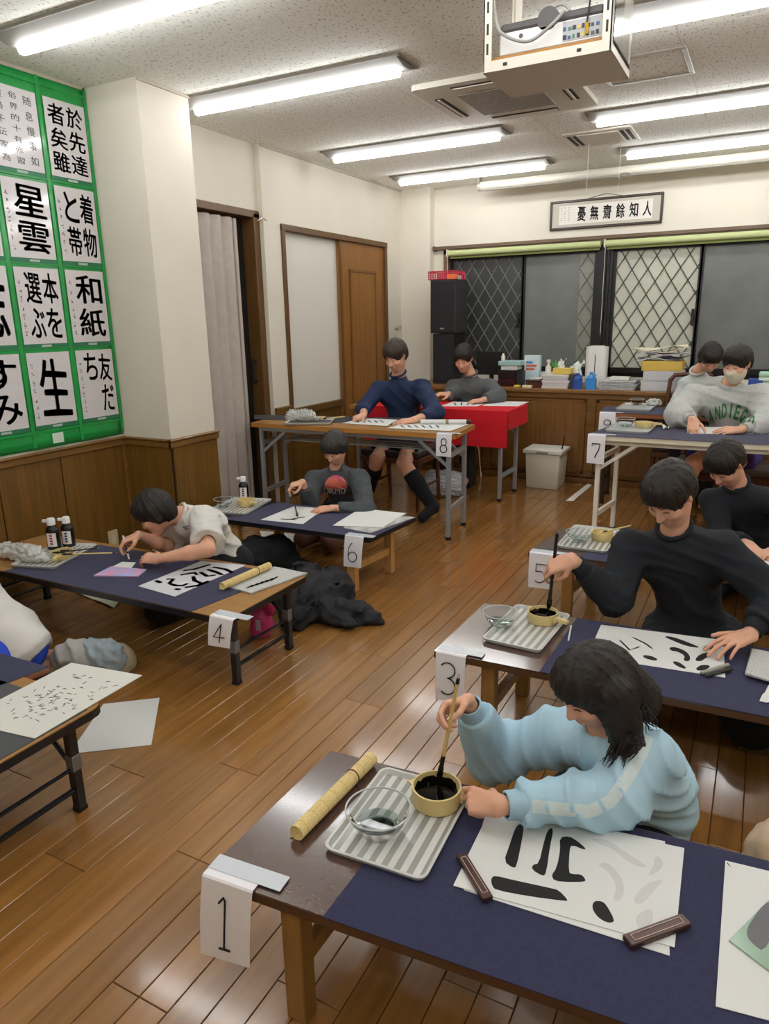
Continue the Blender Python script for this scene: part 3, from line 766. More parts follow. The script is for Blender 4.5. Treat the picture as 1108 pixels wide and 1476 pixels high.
sheet([(1108, 990), (1150, 985), (1150, 1022), (1094, 1012)], ZM, 'crumpled pale sheet at the near right end of table 3', curl=.01)
# table 5
sheet([(1074, 802), (1130, 786), (1150, 835), (1098, 836)], ZM, 'blank white sheet on low table 5 before the person in the black cardigan')
# table 4
def c3(P): return [(x/2.462, 650+y/2.462) for x, y in P]
s = sheet([(290, 809), (354, 815), (252, 860), (199, 845)], ZM, 'grey white practice sheet with large ink characters on table 4', 'calligraphy_sheet', m=mat('paper_grey', 'C6C8CE', .85))
stroke_px(s, [c3(p) for p in ([(650, 425), (690, 420), (745, 403)], [(640, 440), (690, 432), (700, 440)], [(590, 455), (615, 455), (600, 470)], [(600, 470), (625, 478), (650, 478), (665, 470)],
    [(685, 445), (690, 460), (715, 470), (742, 462)], [(710, 430), (735, 445), (765, 440)], [(735, 420), (765, 430), (790, 440)], [(755, 412), (800, 420), (825, 432)], [(552, 460), (572, 468)], [(620, 490), (640, 492)], [(655, 485), (700, 478), (740, 462)])], ZM+.0012, .021, INK_WASH)
s = sheet([(160, 818), (212, 822), (199, 832), (135, 831)], ZM, 'pink and blue printed pamphlet beside the writing hand on table 4', 'pamphlet', 'pamphlet', mat('pamphlet_print', 'E58FA8', .4, col2='8FB6E8', nscale=26), .006)
sheet([(176, 810), (196, 811), (188, 820), (160, 818)], ZM, 'small white note paper under the writing hand on table 4')
sheet([(395, 819), (443, 828), (362, 857), (330, 848)], ZL, 'folded newspaper with black headline at the right end of table 4', 'folded_newspaper', 'newspaper', NEWS, .006, curl=.003)
nw = bpy.data.objects['folded_newspaper.003']
stroke_px(nw, [[(355+k*7, 848-k*2.2), (365+k*7, 843-k*2.4)] for k in range(6)], ZL+.0075, .009, INK, 'headline_mark')
# table 6
def c4(P): return [(280+x/3.26, 580+y/3.26) for x, y in P]
s = sheet(c4([(470, 488), (610, 500), (510, 572), (312, 552)]), ZM, 'white sheet with a fresh horizontal brush stroke on table 6', 'calligraphy_sheet')
stroke_px(s, [c4([(405, 548), (440, 550), (465, 548), (500, 541), (520, 538)])], ZM+.0012, .018, INK)
stroke_px(s, [c4([(455, 550), (480, 553)])], ZM+.0012, .012, INK)
sheet(c4([(800, 520), (1038, 540), (828, 614), (700, 590)]), ZM, 'lower white sheet at the right end of table 6', m=mat('paper_show', 'C9CBC9', .85, col2='8E8C86', nscale=14))
sheet(c4([(780, 500), (996, 522), (885, 590), (650, 580)]), ZM+.0015, 'upper white sheet at the right end of table 6', curl=.002)
# table 8
def c5(P): return [(350+x/2.462, 450+y/2.462) for x, y in P]
s = sheet(c5([(430, 377), (548, 382), (510, 404), (350, 394)]), Z8+.003, 'calligraphy sheet between the hands on table 8', 'calligraphy_sheet')
stroke_px(s, [c5([(400+k*22, 384), (412+k*22, 392)]) for k in range(5)], Z8+.0042, .012, INK_WASH)
s = sheet(c5([(590, 388), (800, 398), (738, 422), (512, 412)]), Z8+.003, 'practice sheet with pale grey writing at the right end of table 8', 'calligraphy_sheet')
stroke_px(s, [c5([(560+k*25, 402), (572+k*25, 410)]) for k in range(6)], Z8+.0042, .012, INK_WASH)
# red table
s = sheet(c5([(745, 318), (875, 320), (830, 334), (700, 334)]), ZR+.006, 'sheet with red corrections on the red cloth', 'calligraphy_sheet')
stroke_px(s, [c5([(750+k*25, 322), (755+k*20, 330)]) for k in range(4)], ZR+.0074, .012, mat('red_ink', 'B8343A', .7))
sheet(c5([(880, 316), (1015, 318), (975, 334), (850, 332)]), ZR+.006, 'blank grey white sheet at the right end of the red cloth')
# table 7
def c9(P): return [(860+x/4.468, 460+y/4.468) for x, y in P]
sheet(c9([(560, 692), (1000, 698), (1066, 740), (600, 738)]), Z7+.002, 'blank white sheet under the hands on table 7')
sheet(c9([(418, 697), (465, 700), (462, 716), (425, 712)]), Z7+.002, 'tiny crumpled tissue on the navy mat of table 7', curl=.02, n=4)
# lower left table
s = sheet([(103, 956), (205, 974), (50, 1065), (-60, 1040)], ZM, 'practice sheet covered in fine scribbled strokes on the lower left table', 'calligraphy_sheet', m=mat('paper_b', 'CFCFC9', .85), t=.002)
random.seed(3)
sc = []
for k in range(90):
    u = random.gauss(.47, .2); v = random.gauss(.5, .16)
    if not (.05 < u < .95 and .1 < v < .9): continue
    P = [(103, 956), (205, 974), (50, 1065), (-60, 1040)]
    x = (P[0][0]*(1-u)+P[1][0]*u)*(1-v)+(P[3][0]*(1-u)+P[2][0]*u)*v; y = (P[0][1]*(1-u)+P[1][1]*u)*(1-v)+(P[3][1]*(1-u)+P[2][1]*u)*v
    a = random.uniform(-.9, .5); l = random.uniform(3, 9)
    sc.append([(x, y), (x+l*.5*math.cos(a), y+l*.5*math.sin(a)+random.uniform(-1, 1)), (x+l*math.cos(a), y+l*math.sin(a))])
bm = NB()
for ln in sc:
    p = [at(x, y, Z=ZM+.0025) for x, y in ln]
    tube(bm, p, [.0006, .0016, .0005], 4)
obj('scribble', bm, INK_WASH, s, False, True)['kind'] = 'stuff'
sheet([(60, 942), (98, 957), (20, 1002), (-20, 985)], ZL, 'thin dark under mat beside the scribbled sheet', 'under_mat', 'mat', mat('grey_mat', '55585C', .8), .002) if False else None
sheet([(149, 1015), (230, 1006), (218, 1074), (100, 1087)], .001, 'blank white sheet lying on the floor by the lower left table')
sheet([(105, 853), (130, 853), (176, 865), (164, 877)], .001, 'crumpled printed flyer on the floor under table 4', 'flyer', 'flyer', mat('flyer', 'D6D6C2', .7, col2='BFC2A8', nscale=20), curl=.008)
sheet([(374, 765), (440, 771), (411, 789), (380, 783)], .001, 'white sheet on the floor under table 6')
sheet([(815, 722), (847, 697), (853, 699), (826, 722)], .0005, 'short flat white strip lying on the floor by table 7', 'floor_strip', 'tape', mat('tape', 'E4E2D8', .5), .0008, n=2)  # thin slanting white strip laid flat on the floor boards

# ================================================================= NUMBER CARDS
def card(n, q, tl, tr, br, bl, digit, zt, back=None, cardname=None):
    "tl..bl: picture corners of the hanging part, on the front plane of the table; digit: polylines in 0..1 card units"
    yf = q[0].y-.006
    # front plane through the left front corner of the table
    def onfront(x, y):
        # plane containing the table's front edge, vertical
        d = CR*(x-554)+CU*(738-y)+CF*FPX; e_ = (q[1]-q[0]).normalized(); nrm = V((e_.y, -e_.x, 0)); p0 = q[0]+nrm*.006; p0.z = H
        t = (p0-V((0, 0, H))).dot(nrm)/d.dot(nrm); return V((0, 0, H))+d*t
    c = [onfront(*p) for p in (tl, tr, br, bl)]
    c[0].z = c[1].z = zt+.0035
    e_ = (q[1]-q[0]).normalized(); inw = V((-e_.y, e_.x, 0))
    r = empty('number_card', V(((c[2].x+c[3].x)/2, c[2].y, c[2].z)), cardname, 'number card', 'number cards on the tables')
    bm = NB()
    rows = []
    dep = back or .05
    rows.append([c[0]+inw*dep, c[1]+inw*dep]); rows.append([c[0]+inw*.004+V((0, 0, .0006)), c[1]+inw*.004+V((0, 0, .0006))]); rows.append([c[0]-V((0, 0, .003)), c[1]-V((0, 0, .003))])
    for k in range(1, 5): rows.append([c[0].lerp(c[3], k/4)-inw*.004*math.sin(k*.8), c[1].lerp(c[2], k/4)-inw*.004*math.sin(k*.8)])
    vs = [[bm.verts.new(p) for p in rw] for rw in rows]
    for a, b in zip(vs, vs[1:]): bm.faces.new((a[0], a[1], b[1], b[0]))
    bmesh.ops.recalc_face_normals(bm, faces=bm.faces[:])
    bmesh.ops.solidify(bm, geom=bm.faces[:], thickness=.0008)
    obj('card', bm, mat('card_white', 'E9E9EF', .8), r, False, True)
    bm = NB()
    for ln in digit:
        pts = []
        for u, v in ln:
            p = c[0].lerp(c[1], u).lerp(c[3].lerp(c[2], u), v); pts.append(p-inw*(.004*math.sin(v*4*.8)+.0022))
        tube(bm, pts, .0022 if zt < .5 else .0032, 6)
    obj('digit', bm, INK, r, False, True)
    # clear tape on top
    p = c[0]+inw*(dep-.012); qq = c[1]+inw*(dep-.012)+e_*.05
    bm = NB(); box(bm, (-.0, -.012, 0), ((qq-p).length, .028, .0008)); 
    bm.transform(Matrix.Translation(p+V((0, 0, .0008))) @ Matrix.Rotation(math.atan2(e_.y, e_.x), 4, 'Z'))
    obj('tape', bm, mat('tape_clear', 'C3CAD2', .25), r, False, True)
def arc(cx, cy, rx, ry, a0, a1, n=9): return [(cx+rx*math.cos(math.radians(a0+(a1-a0)*k/n)), cy+ry*math.sin(math.radians(a0+(a1-a0)*k/n))) for k in range(n+1)]
card(1, Q1, (291, 1262), (363, 1285), (360, 1396), (289, 1374), [[(.38, .25), (.47, .17), (.5, .2), (.5, .83)], [(.4, .83), (.62, .83)]], ZL, .045, 'white card with a handwritten one on the foreground table')
card(3, Q3, (628, 940), (671, 950), (668, 1012), (628, 1008), [arc(.42, .34, .26, .16, 215, 440)+[(.42, .5)]+arc(.42, .68, .28, .18, 275, 500)], ZL, .04, 'white card with a handwritten three, partly behind the bamboo brush')
card(4, Q4, (300, 866), (334, 872), (331, 935), (300, 930), [[(.55, .2), (.25, .66), (.75, .64)], [(.55, .2), (.52, .84)]], ZL, .045, 'white card with a handwritten four on the oak folding table')
card(5, Q5, (763, 793), (799, 799), (796, 850), (761, 846), [[(.72, .3), (.3, .3), (.3, .52)]+arc(.44, .66, .26, .17, 240, 490)], ZL, .04, 'white card with a handwritten five beside the black brush')
card(6, Q6, (497, 770), (524, 773), (520, 819), (495, 816), [arc(.75, .5, .5, .36, 230, 170)+arc(.5, .66, .24, .16, 180, -180, 14)], ZL, .03, 'white card with a handwritten six on the pale legged table')
card(8, Q8, (629, 622), (651, 623), (650, 659), (628, 657), [arc(.5, .36, .17, .15, 80, -260, 12)+arc(.5, .66, .22, .17, -90, 270, 14)], Z8, .04, 'white card with a handwritten eight on the silver legged table')
card(7, Q7, (847, 628), (873, 629), (870, 670), (845, 667), [[(.28, .38), (.28, .3), (.72, .3), (.66, .5), (.45, .78)]], Z7, .04, 'white card with a handwritten seven on the white legged table')
card(9, Q9, (864, 595), (887, 597), (887, 624), (862, 622), [arc(.5, .5, .2, .14, 0, 360, 12)+[(.7, .5), (.72, .7), (.6, .95)]], Z9, .03, 'white card with a handwritten nine on the brown table at the back')
# ================================================================= STATIONERY
def stripes(m, sc=1.0):
    N = m.node_tree.nodes; L = m.node_tree.links; p = N['Principled BSDF']
    tc = N.new('ShaderNodeTexCoord'); sp = N.new('ShaderNodeSeparateXYZ'); L.new(tc.outputs['Object'], sp.inputs[0])
    a = N.new('ShaderNodeMath'); a.operation = 'MULTIPLY'; a.inputs[1].default_value = 1/.028; L.new(sp.outputs['X'], a.inputs[0])
    b = N.new('ShaderNodeMath'); b.operation = 'FRACT'; L.new(a.outputs[0], b.inputs[0])
    c = N.new('ShaderNodeMath'); c.operation = 'GREATER_THAN'; c.inputs[1].default_value = .5; L.new(b.outputs[0], c.inputs[0])
    mx = N.new('ShaderNodeValToRGB'); mx.color_ramp.elements[0].color = srgb('CBCBC6'); mx.color_ramp.elements[1].color = srgb('8E8E8A')
    L.new(c.outputs[0], mx.inputs[0]); L.new(mx.outputs[0], p.inputs['Base Color'])
    return m
TRAYM = stripes(mat('striped_tray', 'CBCBC6', .22, coat=.4))
TRAYR = mat('tray_rim', 'BFC0BD', .25, coat=.3)
def tray(px, z, label, plain=None):
    c = [at(x, y, Z=z) for x, y in px]     # fl, fr, br, bl
    cen = (c[0]+c[1]+c[2]+c[3])/4; u = ((c[1]-c[0])+(c[2]-c[3]))/2; v = ((c[3]-c[0])+(c[2]-c[1]))/2
    W = u.length; D = v.length; ang = math.atan2(v.y, v.x)-PI/2
    r = empty('tray', V((cen.x, cen.y, z)), label, 'tray', 'striped trays on the tables', rz=ang)
    o = rrect(-W/2, -D/2, W/2, D/2, .022); i1 = rrect(-W/2+.006, -D/2+.006, W/2-.006, D/2-.006, .018); i2 = rrect(-W/2+.013, -D/2+.013, W/2-.013, D/2-.013, .012); ob = rrect(-W/2+.008, -D/2+.008, W/2-.008, D/2-.008, .015)
    bm = NB()
    lv = [(ob, 0), (o, .012), (o, .0145), (i1, .0145), (i2, .0045)]
    R_ = [[bm.verts.new((x, y, zz)) for x, y in P] for P, zz in lv]
    n = len(o)
    for A, B in zip(R_, R_[1:]):
        for k in range(n): bm.faces.new((A[k], A[(k+1) % n], B[(k+1) % n], B[k]))
    bm.faces.new(R_[0][::-1]); obj('rim', bm, TRAYR, r, True)
    bm = NB(); poly_prism(bm, i2, .0035, .0048); obj('tray_floor', bm, plain or TRAYM, r)
    return r, z+.0048
def bowl(px, z, label, R=.068, h=.058, name='water_bowl'):
    c = at(*px, Z=z+h) if name == 'water_bowl' else at(*px, Z=z)
    c = V((c.x, c.y, z))
    r = empty(name, c, label, 'bowl', 'clear water bowls')
    bm = NB()
    lathe(bm, [(0, 0), (R*.55, 0), (R*.62, .004), (R*.84, h*.5), (R, h), (R+.002, h+.001), (R+.001, h-.001), (R*.83, h*.5), (R*.6, .006), (R*.5, .003), (0, .003)], n=36)
    obj('bowl_wall', bm, GLASS, r, True)
    bm = NB(); lathe(bm, [(R-.001, h-.0015), (R+.0025, h-.0015), (R+.0025, h+.0015), (R-.001, h+.0015)], n=36, closed=True); obj('rim', bm, mat('rim_clear', 'DDE3E3', .1, trans=.5, ior=1.2), r, True)
    bm = NB(); lathe(bm, [(0, .0035), (R*.58, .0035), (R*.72, h*.30), (0, h*.30)], n=32); obj('water', bm, WATER, r, True)
    bm = NB(); lathe(bm, [(R*.5, 0), (R*.56, 0), (R*.56, .003), (R*.5, .003)], n=32, closed=True); obj('foot_ring', bm, mat('rim_clear', 'DDE3E3', .1), r, True)
    return r
def pot(px, z, ang, label, R=.058, h=.045, ink=True, base_px=True):
    c = at(*px, Z=z+h*.5); c = V((c.x, c.y, z))
    r = empty('ink_pot', c, label, 'ink pot', 'cream ink pots', rz=ang)
    bm = NB(); lathe(bm, [(0, 0), (R*.9, 0), (R*.97, .004), (R, h*.75), (R, h), (R-.004, h), (R-.006, h*.7), (R-.008, .006), (0, .005)], n=36)
    obj('pot_wall', bm, POT, r, True)
    if ink:
        bm = NB(); lathe(bm, [(R-.0062, .0055), (R-.0057, h*.8), (R-.0072, h*.78), (R-.009, .02), (0, .017), (0, .0055)], n=36)
        random.seed(5)
        for v in bm.verts:
            if v.co.z > h*.6: v.co.z -= random.uniform(0, .35)*h*(1 if math.sin(5*math.atan2(v.co.y, v.co.x)) > 0 else .2)
        obj('ink', bm, WET_INK, r, True)
    bm = NB()
    vs = box(bm, (R-.004, -.009, h*.5), (R+.052, .009, h*.5+.014), .003, seg=2); 
    box(bm, (R-.003, -.014, h*.35), (R+.01, .014, h*.78), .003)
    obj('handle', bm, POT, r, True)
    bm = NB(); A = [bm.verts.new(p) for p in ((-R+.003, -.012, h), (-R+.003, .012, h), (-R-.012, 0, h+.001), (-R+.001, 0, h*.62))]
    for f in ((0, 1, 2), (0, 2, 3), (1, 3, 2), (0, 3, 1)): bm.faces.new([A[k] for k in f])
    obj('spout', bm, POT, r)
    return r
def brush(tip, top, label, handle='C9A75E', L_hair=.05, rr=.0042, r_hair=.0062, group='writing brushes', soaked=True):
    tip = V(tip); top = V(top); d = (top-tip).normalized(); L = (top-tip).length
    r = empty('writing_brush', tip, label, 'brush', group)
    bm = NB(); tube(bm, [tip+d*(L_hair+.022), tip+d*(L*.6), top-d*.012], [rr, rr*1.1, rr*.95], 12); obj('handle', bm, mat('brush_'+handle, handle, .35, noise=.05), r, True, True)
    bm = NB(); tube(bm, [tip+d*L_hair*.9, tip+d*(L_hair+.024)], rr*1.18, 12); obj('ferrule', bm, mat('ferrule', '1B1512', .3) , r, True, True)
    bm = NB(); tube(bm, [tip, tip+d*L_hair*.12, tip+d*L_hair*.45, tip+d*L_hair*.8, tip+d*L_hair], [.0004, r_hair*.35, r_hair, r_hair*.95, rr], 12); obj('bristles', bm, WET_INK if soaked else mat('hair_pale', 'D8CDB0', .8), r, True, True)
    bm = NB(); tube(bm, [top-d*.013, top], rr*.98, 10); obj('end_cap', bm, mat('ferrule', '1B1512', .3), r, True, True)
    s = d.cross(V((0, 1, 0))).normalized()
    bm = NB(); tube(bm, [top+(s*math.cos(a)*.35+d*(1+math.sin(a)))*.006 for a in [k*2*PI/10-PI/2 for k in range(11)]], .0007, 5); obj('hanging_loop', bm, CHROME, r, True, True)
    return r
def bottle(px, z, label, h=.125, lab='red', group='ink bottles'):
    c = at(*px, Z=z)
    r = empty('ink_bottle', V((c.x, c.y, z)), label, 'bottle', group, rz=.5)
    s = h/.125; R = .026*s
    bm = NB(); lathe(bm, [(0, 0), (R*.92, 0), (R, .006*s), (R, .07*s), (R*.86, .084*s), (R*.45, .094*s), (R*.45, .1*s), (0, .1*s)], n=24, sy=.72); obj('bottle_body', bm, mat('bottle_black', '121316', .2), r, True)
    bm = NB(); lathe(bm, [(0, .098*s), (R*.6, .098*s), (R*.6, .118*s), (R*.48, .124*s), (0, .125*s)], n=20)
    cap = obj('cap', bm, mat('cap_white', 'E4E6E8', .4), r, True)
    bm = NB(); box(bm, (-R*1.25, -.006*s, .108*s), (-R*.3, .006*s, .119*s), .002); obj('nozzle', bm, mat('cap_white', 'E4E6E8', .4), cap)
    bm = NB()
    n = 8; a0 = -PI*.5-.75; a1 = -PI*.5+.75
    lo = [bm.verts.new((R*1.015*math.cos(a0+(a1-a0)*k/n), R*.74*math.sin(a0+(a1-a0)*k/n), .014*s)) for k in range(n+1)]
    hi = [bm.verts.new((v.co.x, v.co.y, .068*s)) for v in lo]
    for k in range(n): bm.faces.new((lo[k], lo[k+1], hi[k+1], hi[k]))
    lb = obj('label', bm, mat('label_white', 'E2DFDC', .6), r, True)
    bm = NB()
    for k in range(4): box(bm, (-.005*s, -R*.78, .022*s+k*.011*s), (.005*s, -R*.745, .029*s+k*.011*s))
    obj('label_print', bm, mat('print_'+lab, {'red': 'A33A44', 'dark': '3A3A40'}[lab], .6), lb)
    return r
def bamboo_roll(p0, p1, z, label, R=.0175):
    a = at(*p0, Z=z+R); b = at(*p1, Z=z+R); d = (b-a).normalized(); L = (b-a).length
    r = empty('bamboo_roll', V(((a.x+b.x)/2, (a.y+b.y)/2, z)), label, 'brush mat', 'rolled bamboo brush mats', rz=math.atan2(d.y, d.x))
    bm = NB(); n = 26
    rings = []
    for x in (-L/2, L/2):
        ring = []
        for k in range(n*4):
            a_ = 2*PI*k/(n*4); rad = R-.0010+.0010*abs(math.sin(a_*n/2))
            ring.append(bm.verts.new((x, rad*math.cos(a_), R+rad*math.sin(a_))))
        rings.append(ring)
    m_ = len(rings[0])
    for k in range(m_): bm.faces.new((rings[0][k], rings[0][(k+1) % m_], rings[1][(k+1) % m_], rings[1][k]))
    for x, ring, s in ((-L/2, rings[0], 1), (L/2, rings[1], -1)):
        inner = [bm.verts.new((x+s*.006, v.co.y*.45, R+(v.co.z-R)*.45)) for v in ring]
        for k in range(m_): bm.faces.new((ring[k], ring[(k+1) % m_], inner[(k+1) % m_], inner[k]))
        bm.faces.new(inner)
    obj('slat_roll', bm, BAMBOO, r)
    for x in [-L/2+.02+k*(L-.04)/7 for k in range(8)]:
        bm = NB(); tube(bm, [(x, (R+.0002)*math.cos(q_), R+(R+.0002)*math.sin(q_)) for q_ in [2*PI*j/16 for j in range(17)]], .0005, 4); obj('thread', bm, mat('thread', 'B9A468', .8), r)
    x = L*.22
    bm = NB(); tube(bm, [(x+.002*math.sin(q_), (R+.001)*math.cos(q_), R+(R+.001)*math.sin(q_)) for q_ in [2*PI*j/16 for j in range(17)]], .0016, 5); obj('tie', bm, mat('tie', '5C4038', .7), r)
    bm = NB(); box(bm, (-L/2, R-.004, .0), (L/2, R+.002, .003)); obj('loose_edge', bm, BAMBOO, r)
    return r
# --- table 1
t1, z1 = tray([(463, 1235), (611, 1272), (683, 1149), (551, 1108)], ZL, 'grey striped tray with bowl and ink pot in the foreground')
bowl((545, 1165), z1, 'clear plastic bowl of water on the foreground striped tray', .070, .055)
pot1 = pot((629, 1144), z1, math.radians(12), 'cream ink pot held by the girl in light blue', .057, .045)
bamboo_roll((427, 1201), (535, 1093), ZL+.001, 'rolled bamboo brush mat tied with cord on the brown end of table 1')
# --- table 3
t3, z3 = tray([(690, 925), (782, 944), (819, 891), (748, 874)], ZL+.002, 'striped tray beside the boy holding the black brush')
bowl((721, 882), z3, 'clear plastic bowl on the striped tray left of the black brush pot', .062, .05)
pot3 = pot((782, 888), z3, math.radians(-20), 'cream ink pot with the black brush standing in it', .055, .04)
bm = NB(); tube(bm, [at(823, 902, Z=ZM+.003), at(819, 923, Z=ZM+.003)], .003, 8); thing('chalk_stick', bm, mat('white_stick', 'DDE3E6', .5), 'short white stick on the navy mat of table 3', 'stick')
for k, (a, b) in enumerate((((1010, 970), (1050, 958)), ((1016, 974), (1055, 964)))):
    bm = NB(); beam(bm, at(*a, Z=ZM+.008), at(*b, Z=ZM+.008), .011, .01, bev=.002); thing('paperweight', bm, mat('weight_grey' if k == 0 else 'weight_dark', 'A6A69C' if k == 0 else '3A3C38', .3, metal=.3), ('pale' if k == 0 else 'dark')+' slim paperweight at the near corner of the sheet on table 3', 'paperweight', 'slim weights on table 3')
# --- table 5
t5, z5 = tray([(803, 790), (872, 799), (896, 768), (827, 758)], ZL+.002, 'striped tray on the low table before the white legged one')
bowl((834, 766), z5, 'clear plastic bowl on the tray below the white legged table', .06, .05)
pot((868, 772), z5, math.radians(-5), 'cream ink pot with a pale brush laid across it', .054, .04, ink=False)
brush(at(862, 768, Z=z5+.045), at(912, 757, Z=z5+.055), 'pale bamboo brush laid across the ink pot on table 5', 'D8C080', .03, .0035, .004, soaked=False)
# --- table 4
t4, z4 = tray([(20, 817), (72, 823), (145, 788), (80, 784)], ZL+.002, 'tray with ink pot and brushes at the left end of the oak table')
pot4 = pot((90, 799), z4, math.radians(-60), 'cream ink pot under two brushes on the oak table', .05, .038)
bottle((79, 791), z4, 'black ink bottle with white cap and red printed label on the oak table', .16, 'red')
bottle((100, 787), z4, 'black ink bottle with dark print, right beside the red printed one', .155, 'dark')
brush(at(88, 799, Z=z4+.043), at(166, 797, Z=z4+.05), 'pale bamboo handled brush laid over the pot on table 4', 'D8C080', .03, .0035, .005)
brush(at(74, 797, Z=z4+.042), at(140, 790, Z=z4+.045), 'dark handled brush laid over the pot on table 4', '3A2A20', .03, .003, .004)
bamboo_roll((320, 845), (388, 815), ZL+.009, 'rolled bamboo brush mat tied with cord on the newspaper of table 4', .016)
# --- table 6
t6, z6 = tray([(306, 735), (345, 749), (384, 724), (347, 717)], ZL+.002, 'striped tray at the left end of the black topped low table')
bowl((322, 719), z6, 'clear plastic bowl on the black topped table beside the ink bottle', .058, .05)
pot((354, 724), z6, math.radians(-10), 'cream ink pot before the single ink bottle on the black topped table', .05, .042, ink=False)
bottle((352, 720), z6, 'black ink bottle with white cap on table 6 behind the cream pot', .15, 'dark')
# --- table 7 and 9
t7_, z7 = tray([(873, 622), (932, 627), (951, 612), (889, 609)], Z7+.002, 'plain grey tray on the white legged table', plain=mat('tray_grey', 'A9ADAF', .4))
bowl((901, 603), z7, 'clear plastic bowl on the white legged table', .062, .055)
pot((928, 612), z7, math.radians(5), 'cream ink pot with long handle on the white legged table', .056, .035, ink=False)
t9_, z9 = tray([(889, 591), (934, 594), (948, 585), (900, 582)], Z9+.002, 'plain grey tray on the brown table at the back', plain=mat('tray_grey', 'A9ADAF', .4))
bowl((918, 575), z9, 'clear plastic bowl on the brown table at the back', .055, .05)
# --- table 8 clutter
def c5a(P): return [(350+x/2.462, 450+y/2.462) for x, y in P]
tray(c5a([(155, 398), (300, 402), (330, 385), (165, 383)]), Z8+.004, 'dark tray under the plastic bag on the tall silver legged table', plain=mat('tray_dark', '2B2C30', .4))
bm = NB(); a = at(606, 608, Z=Z8+.02); b = at(672, 608, Z=Z8+.02); tube(bm, [a, b], .016, 18)
r8 = thing('rolled_paper', bm, WHITE_PAPER, 'roll of white paper with a dark end cap on table 8', 'paper roll', smooth=True)
bm = NB(); tube(bm, [b, b+(b-a).normalized()*.03], .014, 14); obj('end_cap', bm, mat('ferrule', '1B1512', .3), r8, True, True)
bm = NB(); m_ = a.lerp(b, .55); tube(bm, [m_, m_+(b-a).normalized()*.02], .0168, 14); obj('paper_band', bm, mat('band_olive', '8A8060', .7), r8, True, True)
brush(at(462, 604, Z=Z8+.03), at(500, 600, Z=Z8+.05), 'pale wooden stick brush beside the writing hand on table 8', 'D8C080', .02, .004, .004, soaked=False)
pot((450, 603), Z8+.01, math.radians(20), 'cream ink pot lid beside the plastic bag on the tall silver legged table', .045, .02, ink=False)
# ================================================================= IMPLICIT SURFACES FOR BODIES AND CLOTH
F32 = np.float32
def v3(p): return np.array((p[0], p[1], p[2]), F32)
class Cap:
    def __init__(s, a, b, ra, rb=None, k=.02, flat=None):
        s.a, s.b, s.ra, s.rb, s.k = v3(a), v3(b), ra, (ra if rb is None else rb), k
        s.flat = (v3(V(flat[0]).normalized()), flat[1]) if flat else None
        m = max(s.ra, s.rb); s.lo = np.minimum(s.a, s.b)-m; s.hi = np.maximum(s.a, s.b)+m
    def __call__(s, P):
        q = P-s.a
        if s.flat: q = q+np.outer(q@s.flat[0], s.flat[0])*(1/s.flat[1]-1)
        ba = s.b-s.a; t = np.clip((q@ba)/max(1e-9, float(ba@ba)), 0, 1)
        return np.linalg.norm(q-t[:, None]*ba, axis=1)-(s.ra+(s.rb-s.ra)*t)
class Ell:
    def __init__(s, c, ax, r, k=.02):
        s.c = v3(c); s.ax = np.array([v3(a) for a in ax]); s.r = np.array(r, F32); s.k = k
        m = max(r); s.lo = s.c-m; s.hi = s.c+m
    def __call__(s, P):
        q = (P-s.c)@s.ax.T; k0 = np.linalg.norm(q/s.r, axis=1); k1 = np.linalg.norm(q/s.r**2, axis=1)
        return k0*(k0-1)/np.maximum(k1, 1e-6)
def smin(a, b, k):
    h = np.clip(.5+.5*(b-a)/k, 0, 1); return b+(a-b)*h-k*h*(1-h)
class Group:
    "prims joined smoothly, then cut by half spaces (keep the side the normal points away from) and by subtracted shapes"
    def __init__(s, prims, cuts=(), sub=(), k=.02):
        s.p, s.cuts, s.sub, s.k = prims, [(v3(a), v3(V(n).normalized())) for a, n in cuts], sub, k
        s.lo = np.min([p.lo for p in prims], 0); s.hi = np.max([p.hi for p in prims], 0)
    def __call__(s, P):
        d = None
        for p in s.p:
            e = p(P); d = e if d is None else smin(d, e, p.k)
        for a, n in s.cuts: d = np.maximum(d, (P-a)@n)
        for q in s.sub: d = -smin(-d, q(P), .006)
        return d
class Field:
    def __init__(s, groups, disp=None, cuts=()):
        s.g, s.disp, s.cuts = groups, disp, [(v3(a), v3(V(n).normalized())) for a, n in cuts]
        s.lo = np.min([g.lo for g in groups], 0)-.03; s.hi = np.max([g.hi for g in groups], 0)+.03
    def __call__(s, P):
        d = None
        for g in s.g:
            e = g(P); d = e if d is None else smin(d, e, g.k)
        if s.disp is not None: d = d+s.disp(P)
        for a, n in s.cuts: d = np.maximum(d, (P-a)@n)
        return d
